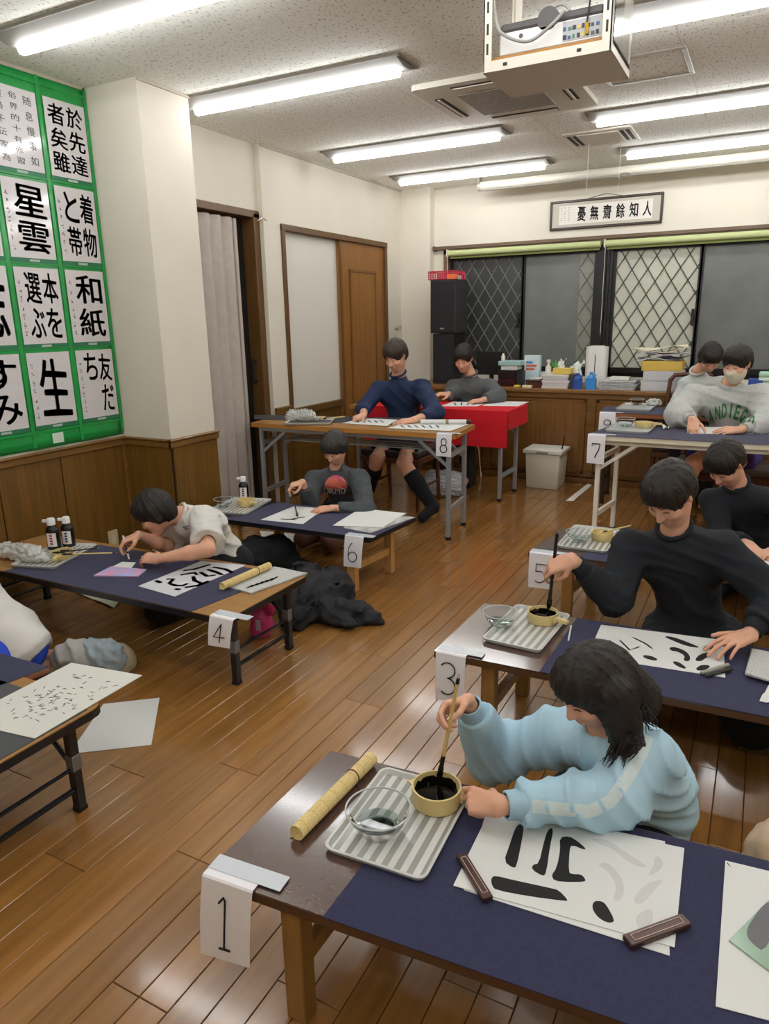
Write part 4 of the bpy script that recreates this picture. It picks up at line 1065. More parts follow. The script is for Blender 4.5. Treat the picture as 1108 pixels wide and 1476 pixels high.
def surface_nets(f, lo, hi, h, skip=()):
    lo = np.array(lo, F32); hi = np.array(hi, F32)
    nb = np.maximum(1, np.ceil((hi-lo)/(4*h)).astype(int)); nn = nb*4+1
    bc = np.stack(np.meshgrid(*[np.arange(n) for n in nb], indexing='ij'), -1).reshape(-1, 3)
    d = f((lo+(bc+.5)*4*h).astype(F32))
    act = (np.abs(d) < 4*h*.87*1.35+.006).reshape(nb); neg = (d < 0).reshape(nb)
    ca = act.repeat(4, 0).repeat(4, 1).repeat(4, 2)
    node = np.zeros(nn, bool)
    for i in (0, 1):
        for j in (0, 1):
            for k in (0, 1): node[i:i+ca.shape[0], j:j+ca.shape[1], k:k+ca.shape[2]] |= ca
    val = np.ones(nn, F32)
    cn = neg.repeat(4, 0).repeat(4, 1).repeat(4, 2); val[:-1, :-1, :-1][cn] = -1
    idx = np.argwhere(node)
    val[node] = f((lo+idx*h).astype(F32))
    s = val < 0
    c = [s[i:nn[0]-1+i, j:nn[1]-1+j, k:nn[2]-1+k] for i in (0, 1) for j in (0, 1) for k in (0, 1)]
    allc = np.logical_and.reduce(c); anyc = np.logical_or.reduce(c)
    mix = anyc & ~allc & ca
    for bl, bh in skip:
        a = np.clip(np.ceil((np.array(bl)-lo)/h).astype(int), 0, nn-1); b = np.clip(np.floor((np.array(bh)-lo)/h).astype(int), 0, nn-1)
        mix[a[0]:b[0], a[1]:b[1], a[2]:b[2]] = False
    cells = np.argwhere(mix)
    if len(cells) == 0: return np.zeros((0, 3)), np.zeros((0, 4), int)
    vid = np.full(mix.shape, -1); vid[mix] = np.arange(len(cells))
    acc = np.zeros((len(cells), 3)); cnt = np.zeros(len(cells))
    for ax in range(3):
        o = [x for x in range(3) if x != ax]
        for a in (0, 1):
            for b in (0, 1):
                p0 = np.zeros(3, int); p0[o[0]] = a; p0[o[1]] = b; p1 = p0.copy(); p1[ax] = 1
                A = cells+p0; B = cells+p1
                va = val[A[:, 0], A[:, 1], A[:, 2]]; vb = val[B[:, 0], B[:, 1], B[:, 2]]
                m = (va < 0) != (vb < 0)
                t = np.where(m, va/np.where(m, va-vb, 1), 0)
                pt = A.astype(float); pt[:, ax] += t
                acc[m] += pt[m]; cnt[m] += 1
    verts = lo+acc/np.maximum(cnt, 1)[:, None]*h
    faces = []
    for ax in range(3):
        o = [x for x in range(3) if x != ax]
        sl0 = [slice(None)]*3; sl1 = [slice(None)]*3
        sl0[ax] = slice(0, -1); sl1[ax] = slice(1, None)
        df = s[tuple(sl0)] != s[tuple(sl1)]
        E = np.argwhere(df)
        E = E[(E[:, o[0]] > 0) & (E[:, o[1]] > 0) & (E[:, o[0]] < mix.shape[o[0]]) & (E[:, o[1]] < mix.shape[o[1]])]
        if not len(E): continue
        q = []
        for a, b in ((-1, -1), (0, -1), (0, 0), (-1, 0)):
            c_ = E.copy(); c_[:, o[0]] += a; c_[:, o[1]] += b; q.append(vid[c_[:, 0], c_[:, 1], c_[:, 2]])
        q = np.stack(q, 1)
        inside = s[E[:, 0], E[:, 1], E[:, 2]]
        flip = inside if ax != 1 else ~inside
        q[~flip] = q[~flip][:, ::-1]
        faces.append(q[(q >= 0).all(1)])
    return verts, np.concatenate(faces)
def field_mesh(f, h, fine=(), fh=.004):
    "one mesh; boxes in `fine` are meshed at fh"
    vs, fs, n = [], [], 0
    sk = []
    for bl, bh in fine:
        bl = np.maximum(np.array(bl), f.lo); bh = np.minimum(np.array(bh), f.hi); sk.append((bl+h*1.2, bh-h*1.2))
        v, q = surface_nets(f, bl, bh, fh); vs.append(v); fs.append(q+n); n += len(v)
    v, q = surface_nets(f, f.lo, f.hi, h, sk); vs.append(v); fs.append(q+n)
    return np.concatenate(vs), np.concatenate(fs)
def make_mesh(name, vf, m, parent, smooth=True):
    v, q = vf
    o0 = np.array(wmat(parent).translation) if parent else np.zeros(3)
    me = bpy.data.meshes.new(name)
    used = np.zeros(len(v), bool); used[q.reshape(-1)] = True
    re = np.cumsum(used)-1; v = v[used]; q = re[q]
    me.vertices.add(len(v)); me.vertices.foreach_set('co', (v-o0).astype(F32).reshape(-1))
    me.loops.add(len(q)*4); me.loops.foreach_set('vertex_index', q.reshape(-1).astype(np.int32))
    me.polygons.add(len(q)); me.polygons.foreach_set('loop_start', np.arange(0, len(q)*4, 4, dtype=np.int32))
    me.polygons.foreach_set('use_smooth', np.ones(len(q), bool))
    me.update(calc_edges=True); me.validate()
    return link_mesh(name, me, m, parent)
def wrinkle(amp=.004, freq=40, d=(0, 0, 1), seed=0, fine=.3):
    rs = np.random.RandomState(seed)
    K = [rs.normal(size=3)*7 for _ in range(3)]; K2 = rs.normal(size=3)*freq*1.6
    d = np.array(d, float); d = d/np.linalg.norm(d)*freq*2.6; ph = rs.uniform(0, 6, 4)
    def f(P):
        w = sum(np.sin(P@k+ph[i]) for i, k in enumerate(K))
        a = np.sin(P@d+1.7*w+ph[3]); b = np.sin(P@K2+1.3*w); c = np.sin((P@d)*.45+1.1*w+ph[2])
        return (-amp*(1-np.abs(a))**2*(.6+.4*np.sin(w))-1.3*amp*(1-np.abs(c))**1.5+.5*amp - amp*fine*b).astype(F32)
    return f

def crumple(amp=.01, freq=60, seed=0, base=None):
    rs = np.random.RandomState(seed); K = rs.normal(size=(7, 3)); K = K/np.linalg.norm(K, axis=1)[:, None]*freq*rs.uniform(.6, 1.5, 7)[:, None]; ph = rs.uniform(0, 6, 7); W = rs.normal(size=(2, 3))*freq*.25
    def f(P):
        w = np.sin(P@W[0]+ph[0])+np.sin(P@W[1]+ph[1])
        v = sum(np.abs(np.sin(P@K[i]+ph[i]+w*(.8 if i % 2 else -.6))) for i in range(7))/7
        r = amp*2.2*(v-.62)
        if base is not None: r = r+base(P)
        return r.astype(F32)
    return f
SKIN = mat('skin', 'D9A58A', .5, noise=.04, nscale=12, sss=.12)
HAIR = mat('hair_black', '15110F', .42, col2='2B2420', nscale=9, stretch=(30, 30, 1.5), bump=.5, bscale=40, bdist=.002, spec=.4)
DARKLASH = mat('lash', '1A1412', .6)
LIP = mat('lip', 'B8746A', .5)
def fr(f, up=(0, 0, 1)):
    "head frame: right, forward, up"
    f = V(f).normalized(); r = f.cross(V(up)).normalized(); u = r.cross(f); return r, f, u
def hand_prims(W, d, n, side, pose='flat', s=1.0):
    "W wrist, d to the fingers, n back of hand, side +1 when the thumb is on d x n side"
    W = V(W); d = V(d).normalized(); n = V(n); n = (n-d*n.dot(d)).normalized(); t = d.cross(n)*side
    P = []
    lat = [.029, .010, -.009, -.027]; fw = [.082, .086, .081, .072]
    Ls = [(.040, .024, .019), (.044, .028, .020), (.040, .026, .019), (.031, .019, .017)]
    poses = {'flat': ([(14, 16, 10), (12, 16, 10), (13, 18, 10), (16, 20, 12)], (9, 2, -5, -13), [(.55, .80, -.15), (.80, .55, -.12), (.88, .42, -.18)]),
             'rest': ([(22, 28, 16), (24, 32, 18), (28, 34, 20), (30, 36, 20)], (5, 1, -3, -8), [(.60, .72, -.28), (.84, .42, -.25), (.93, .22, -.28)]),
             'pen': ([(42, 42, 18), (50, 55, 30), (62, 68, 35), (68, 72, 38)], (4, 0, -2, -5), [(.60, .55, -.55), (.80, -.05, -.60), (.90, -.30, -.35)]),
             'grip': ([(34, 40, 22), (56, 66, 34), (62, 72, 35), (66, 74, 35)], (3, 0, -2, -4), [(.55, .55, -.60), (.75, -.10, -.65), (.78, -.50, -.40)])}
    curls, spread, th = poses[pose]
    wr = [.017, .006, -.007, -.017]
    tips = []
    K = []
    for i in range(4):
        k0 = W+t*wr[i]*s; k1 = W+(d*fw[i]+t*lat[i])*s
        K.append(k1)
        P.append(Cap(k0-n*.001*s, k1-n*.003*s, .0135*s, .0105*s, k=.012*s))
    P.append(Cap(W-n*.004*s, W+d*.05*s-n*.008*s, .018*s, .016*s, k=.015*s, flat=(n, .75)))
    R = [.0086, .0088, .0084, .0073]
    for i in range(4):
        phi = math.radians(spread[i]); di = d*math.cos(phi)+t*math.sin(phi)
        a = K[i]; th_ = 0
        for j in range(3):
            th_ += math.radians(curls[i][j]); dr = di*math.cos(th_)-n*math.sin(th_)
            b = a+dr*Ls[i][j]*s
            P.append(Cap(a, b, (R[i]-.0006*j)*s, (R[i]-.0006*(j+1))*s, k=.0016*s))
            a = b
        tips.append(a)
    a = W+(t*.020+d*.014-n*.006)*s
    for j, (L_, r0, r1) in enumerate(((.040, .0145, .0105), (.030, .0100, .0092), (.024, .0092, .0078))):
        c = th[j]; dr = (d*c[0]+t*c[1]+n*c[2]).normalized(); b = a+dr*L_*s
        P.append(Cap(a, b, r0*s, r1*s, k=(.012 if j == 0 else .003)*s)); a = b
    grip = (tips[0]+a)/2
    return P, grip, W
def hand_for_grip(G, d, n, side, pose='pen', s=1.0):
    P, g, W = hand_prims((0, 0, 0), d, n, side, pose, s)
    return V(G)-g
def head_prims(c, R, s):
    r, f, u = R; c = V(c)
    return [Ell(c+(u*.022-f*.012)*s, R, (.073*s, .092*s, .088*s), k=.02*s),
            Ell(c+(f*.022-u*.040)*s, R, (.058*s, .066*s, .070*s), k=.025*s),
            Cap(c+(f*.052-u*.092+r*.010)*s, c+(f*.052-u*.092-r*.010)*s, .020*s, k=.02*s),
            Cap(c+(f*.082+u*.006)*s, c+(f*.098-u*.028)*s, .006*s, .0105*s, k=.008*s),
            Cap(c+(f*.088-u*.030+r*.009)*s, c+(f*.088-u*.030-r*.009)*s, .0075*s, k=.006*s),
            Cap(c+(f*.080-u*.058+r*.017)*s, c+(f*.080-u*.058-r*.017)*s, .0075*s, k=.006*s),
            Cap(c+(f*.078-u*.068+r*.012)*s, c+(f*.078-u*.068-r*.012)*s, .0070*s, k=.005*s),
            Ell(c+(f*.055-u*.025+r*.036)*s, R, (.022*s, .026*s, .024*s), k=.015*s), Ell(c+(f*.055-u*.025-r*.036)*s, R, (.022*s, .026*s, .024*s), k=.015*s),
            Cap(c+(r*.073-f*.008+u*.012)*s, c+(r*.071-f*.004-u*.022)*s, .013*s, .008*s, k=.006*s, flat=(r, .55)),
            Cap(c+(-r*.073-f*.008+u*.012)*s, c+(-r*.071-f*.004-u*.022)*s, .013*s, .008*s, k=.006*s, flat=(r, .55))]
def limb(a, b, ra, rb, k=.03, flat=None): return Cap(a, b, ra, rb, k, flat)

def person(name_label, J, s=1.0, group=None, head=None, hands=None, top=None, legs=None, hair=None, face=True, h=.009, fh=.0045, skin=SKIN, origin=None, mask=None):
    """J: joints (pelvis, chest, neck, head, sr, sl, er, el, wr, wl, hr, hl, kr, kl, ar, al, tr, tl); r = the person's right
    head = (forward, up); hands = {'r': (d, n, pose), 'l': ...}"""
    o = V((J['pelvis'].x, J['pelvis'].y, 0)) if origin is None else V(origin)
    root = empty('person', o, name_label, 'person', group)
    R = fr(head[0], head[1]); r_, f_, u_ = R
    P = []; side = (J['sr']-J['sl']).normalized(); spine = (J['neck']-J['pelvis']).normalized(); fwd = side.cross(spine)*-1
    fwd.normalize()
    # --- body
    P.append(limb(J['hr'], J['hl'], .085*s, .085*s, .04))
    P.append(limb(J['pelvis'], J['chest'], .098*s, .108*s, .05, (fwd, .78)))
    P.append(limb(J['chest'].lerp(J['sr'], .45), J['chest'].lerp(J['sl'], .45), .085*s, .085*s, .05, (fwd, .85)))
    P.append(limb(J['sr'], J['sl'], .046*s, .046*s, .05))
    P.append(limb(J['chest'], J['neck'], .078*s, .044*s, .04))
    hb = V(J['head'])-u_*.055*s-f_*.02*s
    P.append(limb(J['neck'], hb, .047*s, .045*s, .02))
    body = list(P)
    for q in 'rl':
        P.append(limb(J['s'+q], J['e'+q], .043*s, .035*s, .03)); P.append(limb(J['e'+q], J['e'+q].lerp(J['w'+q], .35), .035*s, .036*s, .02)); P.append(limb(J['e'+q].lerp(J['w'+q], .35), J['w'+q], .035*s, .0225*s, .02))
        P.append(limb(J['h'+q], J['k'+q], .078*s, .054*s, .04)); P.append(limb(J['k'+q], J['k'+q].lerp(J['a'+q], .35), .052*s, .053*s, .02)); P.append(limb(J['k'+q].lerp(J['a'+q], .35), J['a'+q], .052*s, .034*s, .02))
        P.append(limb(J['a'+q], J['t'+q], .034*s, .024*s, .02))
    P += head_prims(J['head'], R, s)
    fine = []
    c = J['head']; m = .14*s
    if face: fine.append((v3(c)-m, v3(c)+m))
    for q in 'rl':
        if hands and q in hands:
            d, n, pose = hands[q]; sd = (-1 if q == 'r' else 1)
            hp, g, W = hand_prims(J['w'+q], d, n, sd, pose, s*.95)
            P += hp; lo = np.min([x.lo for x in hp], 0)-.012; hi = np.max([x.hi for x in hp], 0)+.012; fine.append((lo, hi))
    bf = Field([Group(P)])
    bo = make_mesh('body', field_mesh(bf, h, fine, fh), skin, root)
    # --- clothes
    clothes = {}
    if top:
        tm, infl, sleeve, amp, kw = top      # sleeve: fraction of the arm covered (2 = to the wrist, .6 = short)
        S = []
        for p in body[:4]:
            S.append(Cap(V(p.a), V(p.b), p.ra+infl, p.rb+infl, .05, (V(p.flat[0]), p.flat[1]) if p.flat else None))
        S.append(Cap(J['chest'], J['chest'].lerp(J['neck'], .8), .085*s+infl, .055*s+infl*.6, .04))
        if kw.get('drop'): S.append(Cap(J['pelvis'], J['pelvis']+V(kw['drop']), .12*s+infl, .125*s+infl, .04, (fwd, .85)))
        for e in kw.get('extra', []): S.append(Cap(V(e[0]), V(e[1]), e[2], e[3], .04))
        neckcut = (J['neck']+spine*.024*s, spine+fwd*.10)
        G = [Group(S, [(J['pelvis']+spine*kw['hem'], -spine)] if 'hem' in kw else [], [Cap(J['neck']+spine*.004*s, J['neck']+spine*.1+fwd*.01, .050*s, .062*s)])]
        for q in 'rl':
            e = J['e'+q]; w_ = J['w'+q]; sh = J['s'+q]
            bag = kw.get('bag', .0)
            if sleeve > 1:
                end = e.lerp(w_, (sleeve-1)); dd = (w_-e).normalized()
                A = [Cap(sh, e, .050*s+infl+bag*.5, .040*s+infl+bag, .03), Cap(e, end+dd*.03, .040*s+infl+bag, .030*s+infl*.8, .025)]
                cut = [(end, dd)]
                G.append(Group([A[0]], k=.03)); G.append(Group([A[1]], cut, k=.02))
            else:
                end = sh.lerp(e, sleeve); dd = (e-sh).normalized()
                G.append(Group([Cap(sh, end+dd*.05, .052*s+infl, .056*s+infl+bag, .03)], [(end, dd)], [Cap(end-dd*.01, end+dd*.08, .040*s, .042*s)], k=.03))
        tf = Field(G, wrinkle(amp, kw.get('freq', 38), kw.get('wd', (.3, .2, 1)), kw.get('seed', 1), kw.get('fine', .25)))
        fb = [(v3(a), v3(b)) for a, b in kw.get('fine_boxes', [])]
        clothes['top'] = make_mesh(kw.get('name', 'shirt'), field_mesh(tf, kw.get('h', h), fb, .005), tm, root)
        if kw.get('cuff'):
            for q in 'rl':
                e = J['e'+q]; w_ = J['w'+q]; dd = (w_-e).normalized(); end = e.lerp(w_, (sleeve-1)); L_ = .045*s
                bm = NB(); n = 64; rg = []
                a1 = dd.orthogonal().normalized(); a2 = dd.cross(a1)
                for z, rr in ((-.006, .034), (0, .036), (.01, .0345), (L_*.6, .032), (L_*.95, .0315), (L_, .0285), (L_*.9, .0265)):
                    rg.append([bm.verts.new(end+dd*z+(a1*math.cos(2*PI*i/n)+a2*math.sin(2*PI*i/n))*(rr*s+kw.get('cuff_r', 0)+(.0009 if i % 2 else -.0009))) for i in range(n)])
                for A, B in zip(rg, rg[1:]):
                    for i in range(n): bm.faces.new((A[i], A[(i+1) % n], B[(i+1) % n], B[i]))
                obj('cuff', bm, kw['cuff'], root, 'all', True)
        if kw.get('collar'):
            bm = NB(); ctr = J['neck']+spine*.012*s+fwd*.006; a1 = side; a2 = (fwd-spine*.38).normalized()
            tube(bm, [ctr+a1*.060*s*math.cos(t)+a2*.060*s*math.sin(t) for t in [2*PI*i/28 for i in range(29)]], .0085*s, 8, False)
            obj('collar', bm, kw['collar'], root, 'all', True)
    if legs:
        lm, infl, upto, amp, nm = legs[:5]       # upto: 2 = to ankle, .x = fraction of thigh
        S = [Cap(J['hr'], J['hl'], .088*s+infl, .088*s+infl, .04), Cap(J['pelvis'], J['pelvis']+spine*.08, .10*s+infl, .10*s+infl, .04, (fwd, .85))]
        G = [Group(S, [(J['pelvis']+spine*.07*s, spine)])]
        for q in 'rl':
            a, b, c_ = J['h'+q], J['k'+q], J['a'+q]
            if upto > 1:
                end = b.lerp(c_, upto-1); dd = (c_-b).normalized()
                G.append(Group([Cap(a, b, .084*s+infl, .060*s+infl, .04), Cap(b, end+dd*.03, .060*s+infl, .045*s+infl, .02)], [] if upto >= 2 else [(end, dd)], k=.03))
            else:
                end = a.lerp(b, upto); dd = (b-a).normalized()
                G.append(Group([Cap(a, end+dd*.06, .086*s+infl, .075*s+infl*1.5, .04)], [(end, dd)], [Cap(end-dd*.01, end+dd*.09, .066*s, .07*s)], k=.03))
        clothes['legs'] = make_mesh(nm, field_mesh(Field(G, wrinkle(amp, 30, (.2, 1, .3), 5)), h*1.15), lm, root)
    # --- hair
    if hair:
        kind = hair
        c = V(J['head'])
        hp = [Ell(c+(u_*.027-f_*.014)*s, R, (.083*s, .103*s, .096*s), k=.03)]
        hp.append(Ell(c+(u_*.056+f_*.026)*s, R, (.070*s, .064*s, .054*s), k=.02))
        back = hair.get('len', 0)
        hp.append(Ell(c+(-u_*.018-f_*.055)*s, R, (.066*s, .046*s, .062*s), k=.03))
        if hair.get('bob'):
            for k in (-1, 1): hp.append(Cap(c+(r_*k*.070-f_*.015+u_*.02)*s, c+(r_*k*.070-f_*.01-u_*hair['bob'])*s, .026*s, .020*s, .025))
            hp.append(Cap(c+(-f_*.06+u_*.0)*s, c+(-f_*.05-u_*hair['bob'])*s, .055*s, .050*s, .03))
        for a, b, r0, r1 in hair.get('locks', []): hp.append(Cap(V(a), V(b), r0, r1, .03))
        sub = [Ell(c+(f_*.104-u_*.034)*s, R, (.064*s, .082*s, hair.get('fringe', .088)*.92*s)), Cap(c-u_*.09*s+f_*.06*s, c-u_*.2*s+f_*.1*s, .055*s, .06*s)]
        if not hair.get('bob'): sub += [Ell(c+(r_*k*.088+f_*.022-u_*.050)*s, R, (.034*s, .046*s, .055*s)) for k in (-1, 1)]
        def hd(Pp, c=v3(c), r=v3(r_), f=v3(f_), u=v3(u_)):
            q = Pp-c; th = np.arctan2(q@r, q@f+.02); z = q@u
            w = np.sin(th*7+z*12)*.8
            return (-.0060*s*(1-np.abs(np.sin(th*13+2*w+z*22)))-.0022*s*(1-np.abs(np.sin(th*29-z*15+3*w)))-.0012*s*np.sin(th*53+z*30)+.003*s).astype(F32)
        hf = Field([Group(hp, hair.get('cuts', []), sub)], hd)
        ho = make_mesh('hair', field_mesh(hf, .0065*s if face else .010), hair.get('mat', HAIR), root)
        if hair.get('strands'):
            bm = NB(); rs = random.Random(11)
            for P0, P1, n, sp in hair['strands']:
                for i in range(n):
                    a = V(P0)+V([rs.uniform(-sp, sp) for _ in range(3)]); b = V(P1)+V([rs.uniform(-sp, sp)*1.5 for _ in range(3)])
                    md = a.lerp(b, .5)+V([rs.uniform(-.02, .02) for _ in range(3)])
                    tube(bm, [a, a.lerp(md, .5)+V((0, 0, .008)), md, md.lerp(b, .5), b], [.0015, .0022, .002, .0015, .0004], 4)
            so = obj('loose_strands', bm, hair.get('mat', HAIR), root, 'all', True); so['kind'] = 'stuff'
    # --- face details on the skin
    if face:
        me = bo.data; oo = np.array(wmat(root).translation)
        co = np.zeros(len(me.vertices)*3); me.vertices.foreach_get('co', co); co = co.reshape(-1, 3)+oo
        cc = np.array(J['head']); near = np.linalg.norm(co-cc, axis=1) < .15
        pol = [p.vertices[:] for p in me.polygons if near[p.vertices[0]]]
        bv = BVHTree.FromPolygons([tuple(x) for x in co], pol)
        def on(x, z, off=.0):
            org = J['head']+f_*.25+(r_*x+u_*z)*s; hit = bv.ray_cast(org, -f_); return (hit[0]+f_*off) if hit[0] is not None else J['head']+(r_*x+u_*z+f_*.09)*s
        for k in (-1, 1):
            bm = NB(); tube(bm, [on(k*x, z, .0005) for x, z in ((.016, -.002), (.023, .0005), (.031, .001), (.039, -.0025))], [.0012*s, .0022*s, .0022*s, .001*s], 6); obj('eyelashes', bm, DARKLASH, root, 'all', True)
            bm = NB(); tube(bm, [on(k*x, z, .0005) for x, z in ((.014, .018), (.024, .0225), (.034, .0225), (.043, .018))], [.0012*s, .0025*s, .0022*s, .0008*s], 6); obj('eyebrow', bm, HAIR, root, 'all', True)
        if not mask:
            bm = NB(); tube(bm, [on(x, -.0625+abs(x)*.08, .0003) for x in (-.018, -.009, 0, .009, .018)], [.001*s, .0028*s, .003*s, .0028*s, .001*s], 6); obj('lips', bm, LIP, root, 'all', True)
    if mask:
        c = V(J['head'])
        g = Group([Ell(c+(f_*.024-u_*.040)*s, R, (.064*s, .074*s, .074*s)), Cap(c+(f_*.055-u_*.09)*s, c+(f_*.055-u_*.088)*s, .024*s, k=.02), Cap(c+(f_*.09-u_*.03)*s, c+(f_*.1-u_*.03)*s, .014*s, k=.02)], [(c-u_*.012*s, u_), (c+f_*.005*s, -f_)])
        make_mesh('face_mask', field_mesh(Field([g]), .005), mask, root)
        for k in (-1, 1):
            bm = NB(); tube(bm, [c+(r_*k*.058+f_*.015-u_*.02)*s, c+(r_*k*.078-f_*.01+u_*.012)*s], .0012, 5); obj('ear_loop', bm, mask, root, 'all', True)
    return root, clothes, bo
def seiza(pelvis, fwd, s=1.0, gap=.09, splay=.1, knee=.40, z=.10):
    "kneeling: knees forward on the floor, shins folded under"
    f = V((fwd[0], fwd[1], 0)).normalized(); r = V((f.y, -f.x, 0))      # r = person's right
    J = {}
    for q, k in (('r', 1), ('l', -1)):
        J['h'+q] = pelvis+r*k*gap*s*.9; J['k'+q] = V((pelvis.x, pelvis.y, 0))+f*knee*s*.92+r*k*(gap+splay)*s+V((0, 0, .075*s))
        J['a'+q] = V((pelvis.x, pelvis.y, 0))-f*.04*s+r*k*(gap*.7)*s+V((0, 0, .05*s)); J['t'+q] = J['a'+q]-f*.12*s+V((0, 0, -.02*s))
    return J
# ================================================================= PEOPLE
def A(x, y, Y): return at(x, y, Y=Y)
def rep(n, J):
    f = lambda a, b: round((J[a]-J[b]).length, 3)
    print('LIMBS', n, 'sh', f('sr', 'sl'), 'uaR', f('sr', 'er'), 'faR', f('er', 'wr'), 'uaL', f('sl', 'el'), 'faL', f('el', 'wl'), 'torso', f('pelvis', 'neck'), 'neck-head', f('neck', 'head'), 'thigh', f('hr', 'kr'), f('hl', 'kl'), [round(v, 2) for v in J['head']], 'pelv', [round(v, 2) for v in J['pelvis']])
S_BLUE = mat('sweat_light_blue', 'A9CBDD', .85, noise=.05, nscale=10, bump=.15, bscale=300, bdist=.0006)
S_BLUE_RIB = mat('rib_light_blue', 'A2C3D6', .9)
S_WHITE_BAND = mat('sleeve_band', 'C6D6D8', .7, noise=.06, nscale=60)
BLACK_KNIT = mat('black_knit', '1B1F25', .92, noise=.1, nscale=20, bump=.2, bscale=250, bdist=.0008)
BLACK_CLOTH = mat('black_cloth', '17191D', .9, noise=.15, nscale=16, bump=.2, bscale=200)
WHITE_TEE = mat('white_tee', 'CFCDC8', .88, noise=.03, nscale=10)
GREY_LS = mat('charcoal_knit', '474B50', .92, noise=.12, nscale=50)
GREY_SW = mat('heather_grey', 'B4B8B5', .92, noise=.08, nscale=60, bump=.15, bscale=200)
NAVY_TOP = mat('navy_top', '1B2A4C', .85, noise=.12, nscale=12)
GREY_SWEATER = mat('grey_sweater', '55585B', .92, noise=.12, nscale=60)
PURPLE = mat('purple_cloth', '4A3B8C', .8)
SOCK = mat('black_sock', '14161A', .95, bump=.3, bscale=300)
SKIN_T = mat('skin_tights', '6E4A3A', .6, noise=.08, nscale=14)
DRESS_BLUE = mat('denim_blue', '8FA9BA', .85)

# ---- the girl in light blue at table 1
J = {}
pv = V((-.215, 1.78, .185))
J['pelvis'] = pv
J['neck'] = A(872, 1048, 1.60); J['chest'] = pv.lerp(J['neck'], .62)+V((-.01, .03, .01))
J['head'] = A(852, 988, 1.49)
J['sr'] = A(790, 1062, 1.60); J['sl'] = A(922, 1092, 1.52)
fw1 = V((-.45, -.9, 0))
J.update(seiza(pv, (-.25, -1, 0), .80))
s1 = .84
tip1 = at(631, 1130, Z=z1+.020)
gr = at(648, 1042, Y=tip1.y+.015)
top1 = tip1+(gr-tip1).normalized()*.275
hd_r = (V((-.62, -.76, -.02)), V((-.62, .45, .52)), 'pen')
J['wr'] = hand_for_grip(gr, hd_r[0], hd_r[1], -1, 'pen', s1*.95)
J['er'] = A(712, 1090, 1.56)
hc = wmat(pot1) @ V((.088, 0, .033))
hd_l = (V((-.95, .05, -.12)), V((-.10, -.60, .78)), 'grip')
J['wl'] = hand_for_grip(hc, hd_l[0], hd_l[1], 1, 'grip', s1*.95)
print('P1 hand', gr, J['wr'], J['wl'])
J['el'] = A(885, 1148, 1.42)
rep('girl1', J)
collar = mat('rib_light_blue', 'A2C3D6')
hdc = J['head']; R1 = fr((-.52, -.62, -.58), (0, 0, 1))
r_, f_, u_ = R1
hair1 = {'bob': .09, 'fringe': .080, 'locks': [(hdc-f_*.05-u_*.03, hdc-f_*.07-u_*.12+r_*-.01, .062, .055), (hdc-r_*.055-u_*.02, A(900, 1075, 1.47), .04, .024), (A(900, 1075, 1.47), A(890, 1100, 1.45), .022, .006), (hdc-r_*.075-f_*.02, A(918, 1080, 1.50), .03, .02)],
         'strands': [(A(915, 1040, 1.5), A(895, 1098, 1.42), 22, .010), (A(925, 1020, 1.52), A(938, 1048, 1.50), 12, .010), (A(895, 1050, 1.47), A(872, 1100, 1.42), 14, .008), (A(905, 1060, 1.45), A(925, 1068, 1.43), 6, .006)]}
g1, cl1, b1 = person('girl in a light blue sweatshirt kneeling at the nearest table, dipping a brush', J, s1, None, ((-.52, -.62, -.58), (0, 0, 1)), {'r': hd_r, 'l': hd_l},
    (S_BLUE, .018, 1.80, .0085, dict(name='sweatshirt', bag=.016, cuff=S_BLUE_RIB, cuff_r=.003, collar=S_BLUE_RIB, freq=26, seed=4, h=.0062, wd=(.8, .2, .7), extra=[(pv+V((0, .0, .02)), pv+V((.02, -.04, -.06)), .15, .16), (J['sl']+V((.0,.03,-.05)), pv+V((.08, -.04, .02)), .085, .10)])),
    (BLACK_CLOTH, .012, 2, .004, 'trousers'), hair1, h=.008, fh=.0032)
brush(tip1, top1, 'bamboo handled writing brush held upright over the ink pot in the foreground', 'CDB070', .052, .0046, .0075)
# white bands along both sleeves, laid on the cloth
def band(top_o, pts, wd, m, name='sleeve_stripe', off=.0012, seg=26, view=None, parent=None):
    me = top_o.data; oo = V(wmat(top_o).translation)
    bv = BVHTree.FromPolygons([v.co+oo for v in me.vertices], [p.vertices[:] for p in me.polygons])
    bm = NB(); rows = []
    P = [V(p) for p in pts]; L = [0]
    for a, b in zip(P, P[1:]): L.append(L[-1]+(b-a).length)
    nv = 5
    for k in range(seg+1):
        t = L[-1]*k/seg; i = max(j for j in range(len(P)-1) if L[j] <= t+1e-9); u = (t-L[i])/(L[i+1]-L[i]); p = P[i].lerp(P[i+1], u); d = (P[i+1]-P[i]).normalized()
        vd = (p-V((0, 0, H))).normalized() if view is None else V(view).normalized(); s_ = d.cross(vd).normalized()
        row = []
        for j in range(nv):
            q = p+s_*wd*(j/(nv-1)-.5); hit = bv.ray_cast(q-vd*.35, vd)
            row.append(bm.verts.new((hit[0]-vd*off) if hit[0] is not None else q))
        rows.append(row)
    for a, b in zip(rows, rows[1:]):
        for j in range(nv-1): bm.faces.new((a[j], a[j+1], b[j+1], b[j]))
    # drop bits that fell off the edge of the cloth
    bad = [f for f in bm.faces if max(e.calc_length() for e in f.edges) > .05]
    bmesh.ops.delete(bm, geom=bad, context='FACES')
    return obj(name, bm, m, parent or top_o, 'all', True)
band(cl1['top'], [A(767, 1162, 1.36), A(850, 1170, 1.36), A(880, 1155, 1.40), A(905, 1120, 1.45), A(927, 1080, 1.50), A(932, 1060, 1.54)], .026, S_WHITE_BAND)

